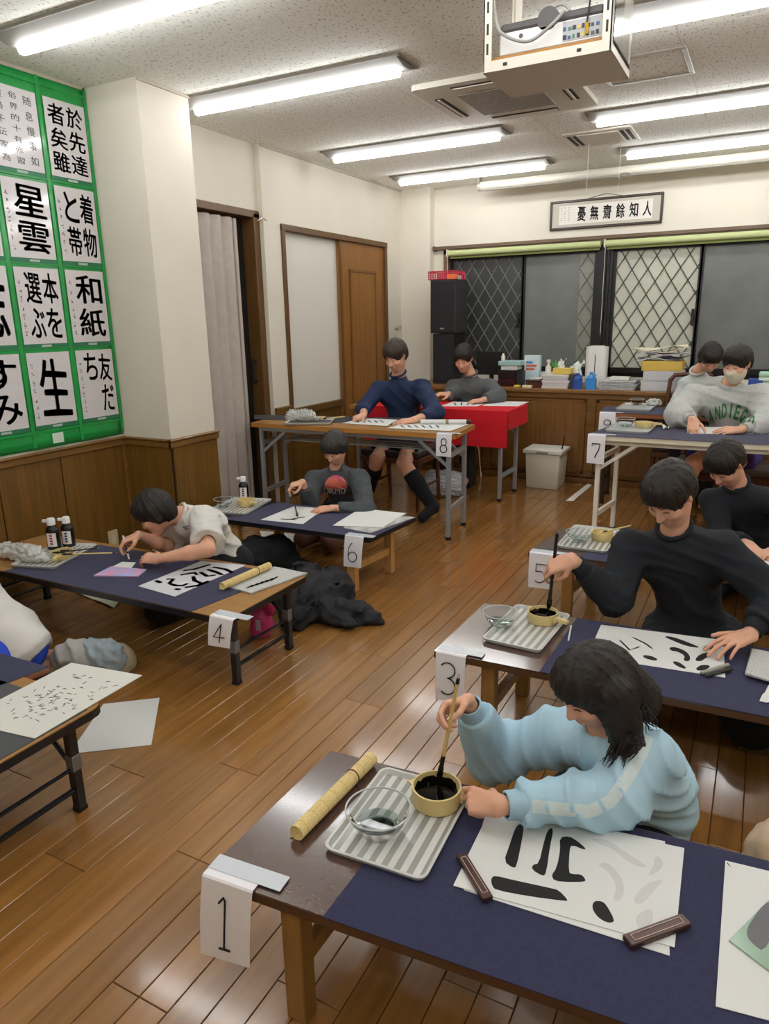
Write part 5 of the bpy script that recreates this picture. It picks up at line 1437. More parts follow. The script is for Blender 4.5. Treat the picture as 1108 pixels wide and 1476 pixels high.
# ---- the boy in black at table 3
J = {}
pv = V((-.13, 2.80, .20)); J['pelvis'] = pv
J['neck'] = A(972, 762, 2.69); J['chest'] = pv.lerp(J['neck'], .64)+V((0, .03, 0)); J['head'] = A(965, 712, 2.62)
J['sr'] = A(908, 790, 2.72); J['sl'] = A(1042, 796, 2.68)
J.update(seiza(pv, (.06, -1, 0), 1.02, knee=.42))
s3 = 1.0
gr = at(795, 838, Y=2.44); tip3 = at(790, 882, Z=z3+.018); top3 = tip3+(gr-tip3).normalized()*.30
hr3 = (V((-.85, -.25, -.30)), V((-.35, -.65, .55)), 'pen')
J['wr'] = hand_for_grip(gr, hr3[0], hr3[1], -1, 'pen', s3*.95)
J['er'] = A(885, 862, 2.56)
J['wl'] = A(1080, 915, 2.44); J['el'] = A(1118, 862, 2.62)
J['wl'].z = max(J['wl'].z, ZL+.03)
hl3 = (V((-.62, -.75, -.10)), V((-.1, -.25, .95)), 'flat')
rep('boy3', J)
g3, cl3, _ = person('boy in a black sweatshirt holding a black brush over an ink pot', J, s3, None, ((-.28, -.55, -.62), (0, 0, 1)), {'r': hr3, 'l': hl3},
    (BLACK_KNIT, .016, 1.72, .006, dict(name='sweatshirt', bag=.010, cuff=BLACK_KNIT, collar=BLACK_KNIT, freq=22, seed=8, h=.0085)),
    (BLACK_CLOTH, .016, 2, .005, 'trousers'), {'fringe': .088}, h=.010, fh=.0045)
brush(tip3, top3, 'black handled writing brush standing in the ink pot, held by the boy in black', '1C1A1A', .055, .006, .010)

# ---- the person in a black cardigan at table 5
J = {}
pv = V((.06, 4.02, .20)); J['pelvis'] = pv
J['neck'] = A(1062, 698, 3.90); J['chest'] = pv.lerp(J['neck'], .62)+V((0, .03, 0)); J['head'] = A(1045, 668, 3.80)
J['sr'] = A(1026, 722, 3.92); J['sl'] = A(1118, 722, 3.86)
J.update(seiza(pv, (-.05, -1, 0), 1.0))
J['er'] = A(1040, 775, 3.78); J['wr'] = A(1078, 790, 3.58); J['wr'].z = ZL+.035; J['el'] = A(1150, 770, 3.72); J['wl'] = A(1120, 790, 3.55); J['wl'].z = ZL+.035
rep('p5', J)
person('person in a black cardigan with bowed head at the third table on the right', J, 1.0, None, ((-.35, -.55, -.75), (0, 0, 1)), {'r': (V((.3, -.9, -.1)), V((0, -.1, 1)), 'rest'), 'l': (V((-.6, -.8, -.1)), V((0, -.1, 1)), 'rest')},
    (BLACK_KNIT, .014, 1.85, .005, dict(name='cardigan', freq=22, seed=9, collar=BLACK_KNIT)), (BLACK_CLOTH, .014, 2, .004, 'trousers'), {'fringe': .085}, h=.011, fh=.006)

# ---- the girl in a white T-shirt at table 4
J = {}
pv = V((-2.42, 2.76, .20)); J['pelvis'] = pv
J['neck'] = A(262, 742, 2.52); J['chest'] = pv.lerp(J['neck'], .6)+V((.01, .04, .02)); J['head'] = A(222, 738, 2.42)
J['sr'] = A(242, 768, 2.62); J['sl'] = A(296, 748, 2.48)
J.update(seiza(pv, (-.62, -1, 0), .98, knee=.45))
s4 = .92
gr = at(181, 797, Y=2.24); 
hr4 = (V((-.55, -.70, -.22)), V((-.30, -.35, .80)), 'pen')
J['wr'] = hand_for_grip(gr, hr4[0], hr4[1], -1, 'pen', s4*.95); J['er'] = A(240, 788, 2.48)
J['wl'] = A(226, 806, 2.20); J['el'] = A(300, 792, 2.30); J['wl'].z = max(J['wl'].z, ZL+.028); J['el'].z = max(J['el'].z, ZL+.035)
hl4 = (V((-.95, .02, -.02)), V((.0, -.45, .9)), 'rest')
rep('girl4', J)
hdc = J['head']
g4, cl4, _ = person('girl in a white T-shirt bending low over her writing at the oak folding table', J, s4, None, ((-.72, -.42, -.72), (0, 0, 1)), {'r': hr4, 'l': hl4},
    (WHITE_TEE, .018, .82, .007, dict(name='t_shirt', bag=.012, freq=22, seed=3, h=.008, collar=WHITE_TEE)),
    (BLACK_CLOTH, .022, 2, .007, 'trousers'), {'fringe': .07, 'bob': .05}, h=.009, fh=.005)
tp = at(177, 772, Y=2.25)
bm = NB(); tube(bm, [at(186, 806, Z=ZL+.007), tp], .0042, 8)
pn = thing('pen', bm, mat('pen_white', 'E0E0E2', .3), 'slim white and dark pen in the hand of the girl in the white T-shirt', 'pen', smooth=True)
bm = NB(); a_ = at(186, 806, Z=ZL+.007); tube(bm, [a_.lerp(tp, .25), a_.lerp(tp, .62)], .0047, 8); obj('grip_sleeve', bm, mat('pen_dark', '3A2028', .4), pn, 'all', True)
# small chest emblem
def decal_glyph(shirt, center, ux, uy, polys, m, name):
    me = shirt.data; oo = V(wmat(shirt).translation)
    bv = BVHTree.FromPolygons([v.co+oo for v in me.vertices], [p.vertices[:] for p in me.polygons])
    vd = V(ux).cross(V(uy)).normalized()*-1
    bm = NB()
    for pts, w_ in polys:
        P = []
        n = len(pts)
        for k in range(n-1):
            for j in range(4): P.append(V((pts[k][0]+(pts[k+1][0]-pts[k][0])*j/4, pts[k][1]+(pts[k+1][1]-pts[k][1])*j/4, 0)))
        P.append(V((pts[-1][0], pts[-1][1], 0)))
        rows = []
        for i, p in enumerate(P):
            d = (P[min(i+1, len(P)-1)]-P[max(i-1, 0)]).normalized(); s_ = V((-d.y, d.x, 0))
            row = []
            for j in (-1, 1):
                q2 = p+s_*w_*.5*j; q = V(center)+V(ux)*q2.x+V(uy)*q2.y
                hit = bv.ray_cast(q-vd*.2, vd); row.append(bm.verts.new((hit[0]-vd*.0022) if hit[0] is not None else q-vd*.004))
            rows.append(row)
        for a, b in zip(rows, rows[1:]): bm.faces.new((a[0], a[1], b[1], b[0]))
    return obj(name, bm, m, shirt, False, True)

# ---- the child with the printed shirt at table 6
J = {}
pv = V((-2.37, 3.92, .19)); J['pelvis'] = pv
J['neck'] = A(485, 673, 3.73); J['chest'] = pv.lerp(J['neck'], .62)+V((0, .03, 0)); J['head'] = A(482, 645, 3.66)
J['sr'] = A(452, 692, 3.74); J['sl'] = A(518, 690, 3.70)
J.update(seiza(pv, (-.05, -1, 0), .92, gap=.10, splay=.02, knee=.42))
s6 = .88
gr = at(421, 713, Y=3.36); tip6 = at(429, 745, Z=ZL+.006); top6 = tip6+(gr-tip6).normalized()*.25
hr6 = (V((-.62, -.70, -.15)), V((-.35, -.50, .75)), 'pen')
J['wr'] = hand_for_grip(gr, hr6[0], hr6[1], -1, 'pen', s6*.95); J['er'] = A(448, 728, 3.56)
J['wl'] = A(478, 735, 3.38); J['el'] = A(528, 736, 3.52); J['wl'].z = max(J['wl'].z, ZL+.028)
hl6 = (V((-.8, -.55, -.1)), V((-.1, -.35, .9)), 'flat')
rep('child6', J)
g6, cl6, _ = person('child in a charcoal long sleeved shirt with a pink print, kneeling', J, s6, None, ((-.05, -.75, -.60), (0, 0, 1)), {'r': hr6, 'l': hl6},
    (GREY_LS, .013, 1.80, .005, dict(name='long_sleeved_shirt', bag=.008, freq=26, seed=12, h=.008, collar=GREY_LS)),
    (BLACK_CLOTH, .012, .62, .004, 'shorts'), {'fringe': .070, 'bob': .03, 'mat': mat('hair_dark', '2C2826', .5, bump=.4, bscale=50)}, h=.009, fh=.0045)
_g = []
for q in 'rl':
    _g.append(Group([Cap(J['h'+q], J['k'+q], .078*s6+.003, .054*s6+.003, .04), Cap(J['k'+q], J['a'+q], .054*s6+.003, .040*s6+.003, .03), Cap(J['a'+q], J['t'+q], .040*s6, .03*s6, .02)], k=.01))
make_mesh('tights', field_mesh(Field(_g), .010), SKIN_T, g6)
brush(tip6, top6, 'dark handled writing brush held upright at the low table with pale legs', '241C1A', .04, .004, .0075)
# ---- the person in navy seated at table 8
def sit(pelvis, fwd, s, kr, kl, ar, al):
    f = V((fwd[0], fwd[1], 0)).normalized(); r = V((f.y, -f.x, 0)); J = {}
    for q, k, kn, an in (('r', 1, kr, ar), ('l', -1, kl, al)):
        J['h'+q] = pelvis+r*k*.085*s; J['k'+q] = V(kn); J['a'+q] = V(an); J['t'+q] = V(an)+f*.13*s-V((0, 0, .045))
    return J
J = {}
pv = V((-2.46, 4.95, .50)); J['pelvis'] = pv
J['neck'] = A(574, 540, 4.90); J['chest'] = pv.lerp(J['neck'], .6)+V((0, .03, 0)); J['head'] = A(570, 512, 4.82)
J['sr'] = A(546, 562, 4.88); J['sl'] = A(608, 560, 4.88)
J.update(sit(pv, (.1, -1, 0), 1.0, at(543, 662, Y=4.62), at(582, 668, Y=4.58), V((-2.72, 4.86, .09)), at(624, 742, Y=4.56)))
J['al'].z = .09; J['tl'] = J['al']+V((-.03, -.13, -.05))
J['er'] = A(524, 592, 4.68); J['wr'] = A(524, 590, 4.44); J['el'] = A(628, 596, 4.66); J['wl'] = A(596, 600, 4.42)
J['wr'].z = Z8+.045; J['wl'].z = Z8+.03; J['er'].z = Z8+.06; J['el'].z = Z8+.05
hr8 = (V((-.5, -.8, -.2)), V((-.1, -.3, .9)), 'pen'); hl8 = (V((-.75, -.55, -.1)), V((0, -.3, .95)), 'flat')
rep('p8', J)
g8, cl8, _ = person('person in a navy top and black knee socks seated at the tall silver legged table', J, 1.0, None, ((-.15, -.8, -.50), (0, 0, 1)), {'r': hr8, 'l': hl8},
    (NAVY_TOP, .012, 1.62, .006, dict(name='navy_top', bag=.010, freq=20, seed=14, collar=NAVY_TOP)),
    (mat('dark_shorts', '16192A', .9), .016, .62, .004, 'shorts'), {'fringe': .085, 'mat': mat('hair_brown', '33261C', .5, bump=.4, bscale=50)}, h=.010, fh=.006)
for q in 'l':
    k_, a_, t_ = J['k'+q], J['a'+q], J['t'+q]; dd = (a_-k_).normalized()
    make_mesh('knee_sock', field_mesh(Field([Group([Cap(k_+dd*.06, k_.lerp(a_, .45), .062, .060), Cap(k_.lerp(a_, .45), a_, .060, .043), Cap(a_, t_, .043, .034)], [(k_+dd*.085, -dd)])]), .008), SOCK, g8)
k_, a_, t_ = J['kr'], J['ar'], J['tr']; dd = (a_-k_).normalized()
make_mesh('knee_sock', field_mesh(Field([Group([Cap(k_+dd*.06, k_.lerp(a_, .45), .062, .060), Cap(k_.lerp(a_, .45), a_, .060, .043), Cap(a_, t_, .043, .034)], [(k_+dd*.085, -dd)])]), .010), SOCK, g8)

# ---- the person in grey at the red cloth
J = {}
pv = V((-2.31, 5.94, .50)); J['pelvis'] = pv
J['neck'] = A(678, 540, 5.90); J['chest'] = pv.lerp(J['neck'], .6)+V((0, .03, 0)); J['head'] = A(668, 516, 5.82)
J['sr'] = A(653, 560, 5.90); J['sl'] = A(705, 558, 5.88)
J.update(sit(pv, (-.1, -1, 0), 1.0, V((-2.40, 5.64, .50)), V((-2.20, 5.64, .50)), V((-2.42, 5.60, .09)), V((-2.16, 5.62, .09))))
J['er'] = A(652, 588, 5.80); J['wr'] = A(645, 574, 5.66); J['el'] = A(718, 580, 5.78); J['wl'] = A(696, 577, 5.60); J['wl'].z = ZR+.04; J['el'].z = ZR+.05; J['wr'].z = ZR+.07; J['er'].z = ZR+.06
rep('p9', J)
person('person in a grey sweater seated behind the red cloth', J, 1.0, None, ((.05, -.8, -.45), (0, 0, 1)), {'r': (V((-.4, -.6, .1)), V((-.1, -.5, .8)), 'rest'), 'l': (V((-.85, -.4, -.1)), V((0, -.2, .95)), 'rest')},
    (GREY_SWEATER, .018, 1.85, .006, dict(name='sweater', bag=.01, freq=20, seed=15, collar=GREY_SWEATER)), (mat('dark_trousers', '2A2620', .9), .016, 2, .005, 'trousers'), {'fringe': .085}, h=.011, fh=.007)

# ---- the person in the college sweatshirt at table 7
J = {}
pv = V((-.14, 5.28, .50)); J['pelvis'] = pv
J['neck'] = A(1052, 553, 5.12); J['chest'] = pv.lerp(J['neck'], .6)+V((0, .03, 0)); J['head'] = A(1062, 524, 5.05)
J['sr'] = A(1000, 572, 5.14); J['sl'] = A(1098, 572, 5.12)
J.update(sit(pv, (-.1, -1, 0), 1.0, A(1000, 668, 4.80), A(1055, 670, 4.82), V((-.45, 4.78, .09)), V((-.12, 4.8, .09))))
J['er'] = A(978, 592, 4.95); J['wr'] = A(1000, 588, 4.73); J['el'] = A(1108, 600, 4.94); J['wl'] = A(1068, 606, 4.72); J['wl'].z = Z7+.03; J['el'].z = Z7+.05; J['wr'].z = Z7+.075; J['er'].z = Z7+.07
rep('p7', J)
hr7 = (V((.10, -.62, -.55)), V((-.1, -.7, .6)), 'rest'); hl7 = (V((-.9, -.2, -.08)), V((0, -.35, .9)), 'flat')
g7, cl7, _ = person('person in a heather grey sweatshirt with green arched lettering and a pale face mask', J, 1.0, None, ((-.35, -.85, -.32), (0, 0, 1)), {'r': hr7, 'l': hl7},
    (GREY_SW, .026, 1.70, .008, dict(name='sweatshirt', bag=.022, cuff=GREY_SW, collar=GREY_SW, freq=18, seed=21, h=.0095)),
    (PURPLE, .022, .66, .005, 'shorts'), {'fringe': .07, 'bob': .0}, h=.010, fh=.0055, mask=mat('mask_beige', 'D6CCB8', .8))
# ---- the person behind, bowed, in a pale shirt, at table 9
J = {}
pv = V((-.40, 6.00, .50)); J['pelvis'] = pv
J['neck'] = A(1006, 535, 5.86); J['chest'] = pv.lerp(J['neck'], .6)+V((0, .05, 0)); J['head'] = A(1024, 515, 5.74)
J['sr'] = A(990, 555, 5.88); J['sl'] = A(1040, 555, 5.84)
J.update(sit(pv, (0, -1, 0), .9, V((-.5, 5.64, .5)), V((-.3, 5.64, .5)), V((-.5, 5.66, .09)), V((-.3, 5.66, .09))))
J['er'] = A(975, 580, 5.80); J['wr'] = A(990, 590, 5.64); J['el'] = A(1050, 585, 5.74); J['wl'] = A(1030, 590, 5.6)
for k in ('er', 'wr', 'el', 'wl'): J[k].z = Z9+.05
rep('p10', J)
person('dark haired person in a pale shirt bowed behind the one in the lettered sweatshirt', J, .92, None, ((.15, -.6, -.75), (0, 0, 1)), {'r': (V((.5, -.8, -.1)), V((0, -.2, .95)), 'rest'), 'l': (V((-.6, -.7, -.1)), V((0, -.2, .95)), 'rest')},
    (mat('pale_shirt', 'B9C0BC', .9), .016, 1.7, .005, dict(name='shirt', freq=20, seed=22, collar=mat('pale_shirt', 'B9C0BC', .9))), (BLACK_CLOTH, .014, 2, .004, 'trousers'), {'fringe': .08, 'bob': .055}, h=.012, fh=.008)
# ---- the person in white at the lower left edge
J = {}
pv = V((-2.60, 1.64, .16)); J['pelvis'] = pv
J['neck'] = V((-2.98, 1.44, .58)); J['chest'] = V((-2.82, 1.58, .39)); J['head'] = V((-3.02, 1.36, .68))
J['sr'] = V((-2.98, 1.55, .52)); J['sl'] = V((-2.80, 1.32, .50))
J.update(seiza(pv, (-.4, -1, 0), 1.0, knee=.40))
J['er'] = V((-3.10, 1.38, .42)); J['wr'] = V((-3.05, 1.14, .37)); J['el'] = V((-2.92, 1.12, .40)); J['wl'] = V((-3.04, .97, .37))
rep('p2', J)
person('person in a loose white T-shirt and blue shorts at the lower left edge', J, .98, None, ((-.6, -.6, -.5), (0, 0, 1)), {'r': (V((0, -1, -.1)), V((0, 0, 1)), 'rest'), 'l': (V((-.6, -.7, -.1)), V((0, 0, 1)), 'rest')},
    (WHITE_TEE, .035, .8, .009, dict(name='t_shirt', bag=.02, freq=24, seed=31, wd=(.1, .1, 1), hem=-.105)), (mat('bright_blue', '2449C4', .8), .010, .8, .002, 'shorts'), {'fringe': .08}, h=.010, fh=.008)
# ================================================================= LETTERING
GC = {}
def glyph_mesh(ch, off=0):
    if ch in GC: return GC[ch]
    t = bpy.data.curves.new('t', 'FONT'); t.body = ch; t.offset = off; t.resolution_u = 3; t.fill_mode = 'FRONT'
    o = bpy.data.objects.new('t', t); COL.objects.link(o)
    me = bpy.data.meshes.new_from_object(o.evaluated_get(bpy.context.evaluated_depsgraph_get()))
    bpy.data.objects.remove(o); bpy.data.curves.remove(t)
    vs = [v.co.copy() for v in me.vertices]; fs = [p.vertices[:] for p in me.polygons]; bpy.data.meshes.remove(me)
    if vs:
        x0 = min(v.x for v in vs); x1 = max(v.x for v in vs); y0 = min(v.y for v in vs); y1 = max(v.y for v in vs)
        vs = [((v.x-x0)/max(1e-6, x1-x0), (v.y-y0)/max(1e-6, y1-y0)) for v in vs]
    GC[ch] = (vs, fs); return GC[ch]
def glyph(bm, ch, O, U, Vv, shear=0, off=.012, bold=0):
    vs, fs = glyph_mesh(ch, 0)
    O, U, Vv = V(O), V(U), V(Vv)
    for sx_, sy_ in (((0, 0),) if bold == 0 else ((0, 0), (bold, bold*.4), (-bold, -bold*.4), (bold*.4, -bold*.7), (-bold*.4, bold*.7))):
     b = [bm.verts.new(O+U*(x+shear*y+sx_)+Vv*(y+.03*math.sin(3*x+1)+sy_)) for x, y in vs]
     for f in fs:
        try: bm.faces.new([b[i] for i in f])
        except ValueError: pass
def extr(bm, d):
    r = bmesh.ops.extrude_face_region(bm, geom=bm.faces[:])
    for g in r['geom']:
        if isinstance(g, bmesh.types.BMVert): g.co += V(d)
# ================================================================= GREEN DISPLAY POSTER
GREEN = mat('green_vinyl', '1E9A48', .28, noise=.10, nscale=9, bump=.4, bscale=9, bdist=.01, coat=.3)
GREEN_D = mat('green_dark', '2B7752', .4)
FILM = mat('filmed_paper', 'D6D3D6', .5, coat=1, bump=.35, bscale=16, bdist=.006)
FILM.node_tree.nodes['Principled BSDF'].inputs['Coat Roughness'].default_value = .08
BRUSHINK = mat('poster_ink', '38373D', .5, coat=.3)
bm = NB()
NYP, NZP = 30, 40
Y0p, Y1p, Z0p, Z1p = 1.30, 3.098, .772, 2.648
rs = random.Random(2); gv = []
for j in range(NZP+1):
    row = []
    for i in range(NYP+1):
        u, v = i/NYP, j/NZP
        z = Z0p+(Z1p-Z0p)*v; y = min(Y0p+(Y1p-Y0p)*u, 3.048); 
        b = .0015*math.sin(9*u+5*v)+.0015*math.sin(23*v+3*u)
        if v < .05: b += .004*math.sin(30*u)
        row.append(bm.verts.new((XL+.0095+b, Y0p+(3.048-Y0p)*u, z)))
    gv.append(row)
for j in range(NZP):
    for i in range(NYP): bm.faces.new((gv[j][i], gv[j][i+1], gv[j+1][i+1], gv[j+1][i]))
extr(bm, (-.002, 0, 0))
poster = empty('display_poster', (XL+.01, 2.4, Z0p), 'green vinyl wall hanging with pockets holding rows of brush calligraphy sheets', 'wall hanging')
obj('backing', bm, GREEN, poster, 'all', True)
DY = -.052   # the pockets follow the sheet edges measured on the wall
colsY = [(2.768, 3.022), (2.462, 2.725), (2.155, 2.42), (1.85, 2.112), (1.545, 1.81)]
rowsZ = [(2.175, 2.548), (1.752, 2.128), (1.322, 1.706), (.896, 1.277)]
for y in (3.040, 2.745, 2.440, 2.132, 1.83, 1.53):
    bm = NB(); box(bm, (XL+.0125, y-.010, Z0p+.01), (XL+.0145, y+.010, Z1p-.01), .0006); obj('seam', bm, GREEN, poster, False, True)
for z in (2.60, 2.150, 1.728, 1.300, .862):
    bm = NB(); box(bm, (XL+.0122, Y0p+.01, z-.007), (XL+.0142, 3.045, z+.007), .0006); obj('seam', bm, GREEN, poster, False, True)
SX = XL+.0150
content = {(0, 0): ['於先達', '者矣雖'], (0, 1): ['随息慢事如', '俗界的十有修習', '重齢千伝家為'], (1, 0): ['着物', 'と帯'], (1, 1): ['星雲'], (1, 2): ['明月'],
           (2, 0): ['和紙'], (2, 1): ['本を', '選ぶ'], (2, 2): ['志'], (3, 0): ['友だ', ' ち'], (3, 1): ['生'], (3, 2): ['すみ'], (0, 2): ['風光'], (0, 3): ['山水'], (1, 3): ['大地'], (2, 3): ['希望'], (3, 3): ['ゆめ']}
def small_writing(bm, y, z0, z1, w_, n, seed):
    r = random.Random(seed)
    for k in range(n):
        zc = z1-(z1-z0)*(k+.5)/n; hh = (z1-z0)/n*.36
        for m in range(4):
            a = r.uniform(-.8, .8) if m % 2 else r.uniform(.9, 1.9); l = r.uniform(.4, 1)*w_*.5; cy = y+r.uniform(-.3, .3)*w_; cz = zc+r.uniform(-.8, .8)*hh
            tube(bm, [(SX+.003, cy-l*math.cos(a), cz-l*math.sin(a)*.7), (SX+.003, cy+l*math.cos(a), cz+l*math.sin(a)*.7)], .0011, 4)
for ri, (z0, z1) in enumerate(rowsZ):
    for ci, (y0, y1) in enumerate(colsY):
        sg = (-.006 if ri == 0 else 0)
        bm = NB(); box(bm, (SX, y0, z0), (SX+.0012, y1, z1)); sh = obj('calligraphy_sheet', bm, FILM, poster, False, True)
        bm = NB(); box(bm, (SX, y0-.004, z0-.022), (SX+.0006, y1+.004, z0-.001)); obj('pocket_band', bm, GREEN_D, sh, False, True)
        bm = NB(); box(bm, (SX+.0008, (y0+y1)/2-.03, z0-.017), (SX+.0016, (y0+y1)/2+.03, z0-.005)); obj('caption_slip', bm, mat('slip', 'A9BDB2', .7), sh, False, True)
        tx = content.get((ri, ci))
        if not tx: continue
        nc = len(tx); named = not (ri == 0)
        ya = y0+(.045 if named else .012); yb_2 = y1-.012; cw = (yb_2-ya)/nc
        for k, s in enumerate(tx):                  # columns run right to left
            cyr = yb_2-k*cw; n = len(s); chh = (z1-z0-.03)/n
            if ri == 3 and ci == 1: chh = (z1-z0-.03)
            for m, ch in enumerate(s):
                if ch == ' ': continue
                small = (ri == 0 and ci == 1)
                w_ = cw*(.55 if small else .86); hz = chh*(.60 if small else .84)
                zc = z1-.015-chh*(m+.5)
                if ri == 3 and ci == 0 and k == 1: zc = z1-.015-chh*.45
                bm = NB(); glyph(bm, ch, (SX+.0020, cyr-cw/2-w_/2, zc-hz/2), (0, w_, 0), (0, 0, hz), bold=(0 if small else .022))
                extr(bm, (-.0006, 0, 0))
                obj('brush_character', bm, BRUSHINK, sh, False, True)
        if named:
            bm = NB(); small_writing(bm, y0+.022, z0+.03, z1-.05, .016, 7, ri*7+ci); o = obj('small_writing', bm, BRUSHINK, sh, False, True); o['kind'] = 'stuff'
for (y, z) in ((3.035, 2.64), (3.035, .80), (2.4, 2.64)):
    bm = NB(); lathe(bm, [(0, .006), (.006, .004), (.007, 0), (0, 0)], n=12); bm.transform(Matrix.Translation((SX, y, z)) @ Matrix.Rotation(PI/2, 4, 'Y')); obj('push_pin', bm, mat('pin_green', '1A7A3A' if z > 2 else 'E8E8E8', .3), poster, False, True)
bm = NB(); box(bm, (SX, 2.55, .79), (SX+.002, 2.62, .845), .0005); obj('taped_note', bm, mat('note', 'CFE3D2', .3), poster, False, True)

# ================================================================= FRAMED CALLIGRAPHY
fr_ = empty('framed_calligraphy', (-1.395, YB, 2.175), 'long dark framed seal script calligraphy hung above the windows', 'picture')
X0f, X1f, Z0f, Z1f, YFf = -1.885, -.91, 2.178, 2.425, YB-.028
bm = NB()
for a, b in (((X0f, YFf, Z0f), (X1f, YB, Z0f+.02)), ((X0f, YFf, Z1f-.02), (X1f, YB, Z1f)), ((X0f, YFf, Z0f+.02), (X0f+.02, YB, Z1f-.02)), ((X1f-.02, YFf, Z0f+.02), (X1f, YB, Z1f-.02))): box(bm, a, b, .004)
obj('frame', bm, mat('frame_dark', '33261F', .35), fr_, False, True)
bm = NB(); box(bm, (X0f+.02, YFf+.012, Z0f+.02), (X1f-.02, YB, Z1f-.02)); obj('mount', bm, mat('mount_cream', 'BDB8AC', .8), fr_, False, True)
bm = NB(); box(bm, (X0f+.085, YFf+.010, Z0f+.045), (X1f-.085, YFf+.0125, Z1f-.045)); shf = obj('calligraphy_sheet', bm, mat('paper_fr', 'E0DDD6', .8), fr_, False, True)
for k, ch in enumerate('人知餘齋無憂'):
    xc = X1f-.085-.045-k*.112; bm = NB(); glyph(bm, ch, (xc-.033, YFf+.009, Z0f+.066), (.070, 0, 0), (0, 0, .116), bold=.025); extr(bm, (0, .0008, 0)); obj('brush_character', bm, INK, shf, False, True)
bm = NB()
r = random.Random(4)
for cx_ in (X0f+.105, X0f+.135, X0f+.17):
    for k in range(7):
        z = Z1f-.06-k*.017
        for m in range(2): tube(bm, [(cx_+r.uniform(-.008, .002), YFf+.009, z+r.uniform(-.005, .005)), (cx_+r.uniform(.0, .009), YFf+.009, z+r.uniform(-.005, .005))], .0011, 4)
obj('small_writing', bm, INK, shf, False, True)['kind'] = 'stuff'
bm = NB(); tube(bm, [(-1.55, YFf+.01, Z1f), (-1.40, YFf+.015, Z1f+.03), (-1.25, YFf+.01, Z1f)], .0022, 6); obj('hanging_cord', bm, mat('cord_dark', '3A332C', .8), fr_, False, True)

# ================================================================= CEILING FITTINGS
PL_W = mat('plastic_white', 'D9D6CB', .5); DARKSLOT = mat('dark_slot', '2E2B27', .7); GRILLE = mat('ac_grille', '97938A', .7, noise=.25, nscale=60, bump=.5, bscale=90)
ac = empty('air_conditioner', (-1.46, 4.345, ZC-.03), 'square ceiling cassette air conditioner with grey centre grille', 'air conditioner')
bm = NB(); poly_prism(bm, rrect(-1.885, 3.93, -1.04, 4.765, .03), ZC-.028, ZC); obj('panel', bm, PL_W, ac, False, True)
bm = NB(); box(bm, (-1.69, 4.12, ZC-.036), (-1.24, 4.575, ZC-.028), .004); obj('centre_grille', bm, GRILLE, ac, False, True)
for a in ((-1.67, 3.985, -1.26, 4.035), (-1.67, 4.66, -1.26, 4.71), (-1.83, 4.14, -1.78, 4.555), (-1.15, 4.14, -1.10, 4.555)):
    bm = NB(); box(bm, (a[0], a[1], ZC-.031), (a[2], a[3], ZC-.028)); sl = obj('air_slot', bm, DARKSLOT, ac, False, True)
    bm = NB(); hor = a[2]-a[0] > .1
    if hor: box(bm, (a[0]+.005, (a[1]+a[3])/2-.008, ZC-.036), (a[2]-.005, (a[1]+a[3])/2+.006, ZC-.031))
    else: box(bm, ((a[0]+a[2])/2-.008, a[1]+.005, ZC-.036), ((a[0]+a[2])/2+.006, a[3]-.005, ZC-.031))
    obj('louvre', bm, PL_W, sl, False, True)
for k in range(0):
    bm = NB(); y = 4.15+k*.05; box(bm, (-1.68, y, ZC-.0385), (-1.25, y+.006, ZC-.036)); obj('grille_bar', bm, mat('grille_bar', '85817A', .7), ac, False, True)
vt = empty('ceiling_vent', (-1.2, 5.66, ZC-.012), 'small square ceiling air vent with two slots near the windows', 'vent')
bm = NB(); box(bm, (-1.43, 5.44, ZC-.012), (-.965, 5.875, ZC), .003); obj('frame', bm, PL_W, vt, False, True)
bm = NB(); box(bm, (-1.34, 5.49, ZC-.018), (-1.06, 5.82, ZC-.012), .002); obj('face_plate', bm, PL_W, vt, False, True)
for x in (-1.40, -1.36, -1.04, -1.00):
    bm = NB(); box(bm, (x-.012, 5.50, ZC-.0135), (x+.012, 5.81, ZC-.012)); obj('air_slot', bm, DARKSLOT, vt, False, True)
ht = empty('ceiling_hatch', (-.71, 4.29, ZC-.008), 'square access hatch framed in aluminium in the ceiling', 'hatch')
bm = NB()
for a in ((-.93, 4.07, -.49, 4.095), (-.93, 4.485, -.49, 4.51), (-.93, 4.095, -.905, 4.485), (-.515, 4.095, -.49, 4.485)): box(bm, (a[0], a[1], ZC-.008), (a[2], a[3], ZC), .002)
obj('frame', bm, mat('hatch_alu', '9A958B', .4, metal=.5), ht, False, True)
bm = NB(); box(bm, (-.90, 4.10, ZC-.003), (-.52, 4.48, ZC)); obj('hatch_panel', bm, TILE, ht, False, True)
# projector screen case
ps = empty('projector_screen', (-1.1, 6.60, 2.52), 'rolled up projector screen in a white case below the ceiling by the windows', 'screen')
bm = NB(); tube(bm, [(-2.48, 6.60, 2.575), (.45, 6.60, 2.575)], .036, 16); obj('case', bm, mat('screen_case', 'D5D1C5', .4), ps, True, True)
bm = NB(); tube(bm, [(-2.46, 6.575, 2.532), (.44, 6.575, 2.532)], .008, 8); obj('bottom_bar', bm, mat('screen_bar', '8D8980', .4), ps, True, True)
for x in (-2.47, .43):
    bm = NB(); box(bm, (x-.012, 6.565, 2.535), (x+.012, 6.64, ZC), .003); obj('end_bracket', bm, mat('bracket_grey', '8A867D', .5), ps, False, True)
bm = NB(); c0 = at(900, 253, Y=6.55); tube(bm, [c0+V((.05*math.cos(t), 0, .022*math.sin(t))) for t in [2*PI*k/16 for k in range(17)]], .003, 6); obj('pull_ring', bm, CHROME, ps, True, True)
bm = NB(); tube(bm, [(c0.x, 6.57, 2.53), c0+V((0, 0, .022))], .002, 5); obj('pull_cord', bm, WHITE_METAL, ps, True, True)
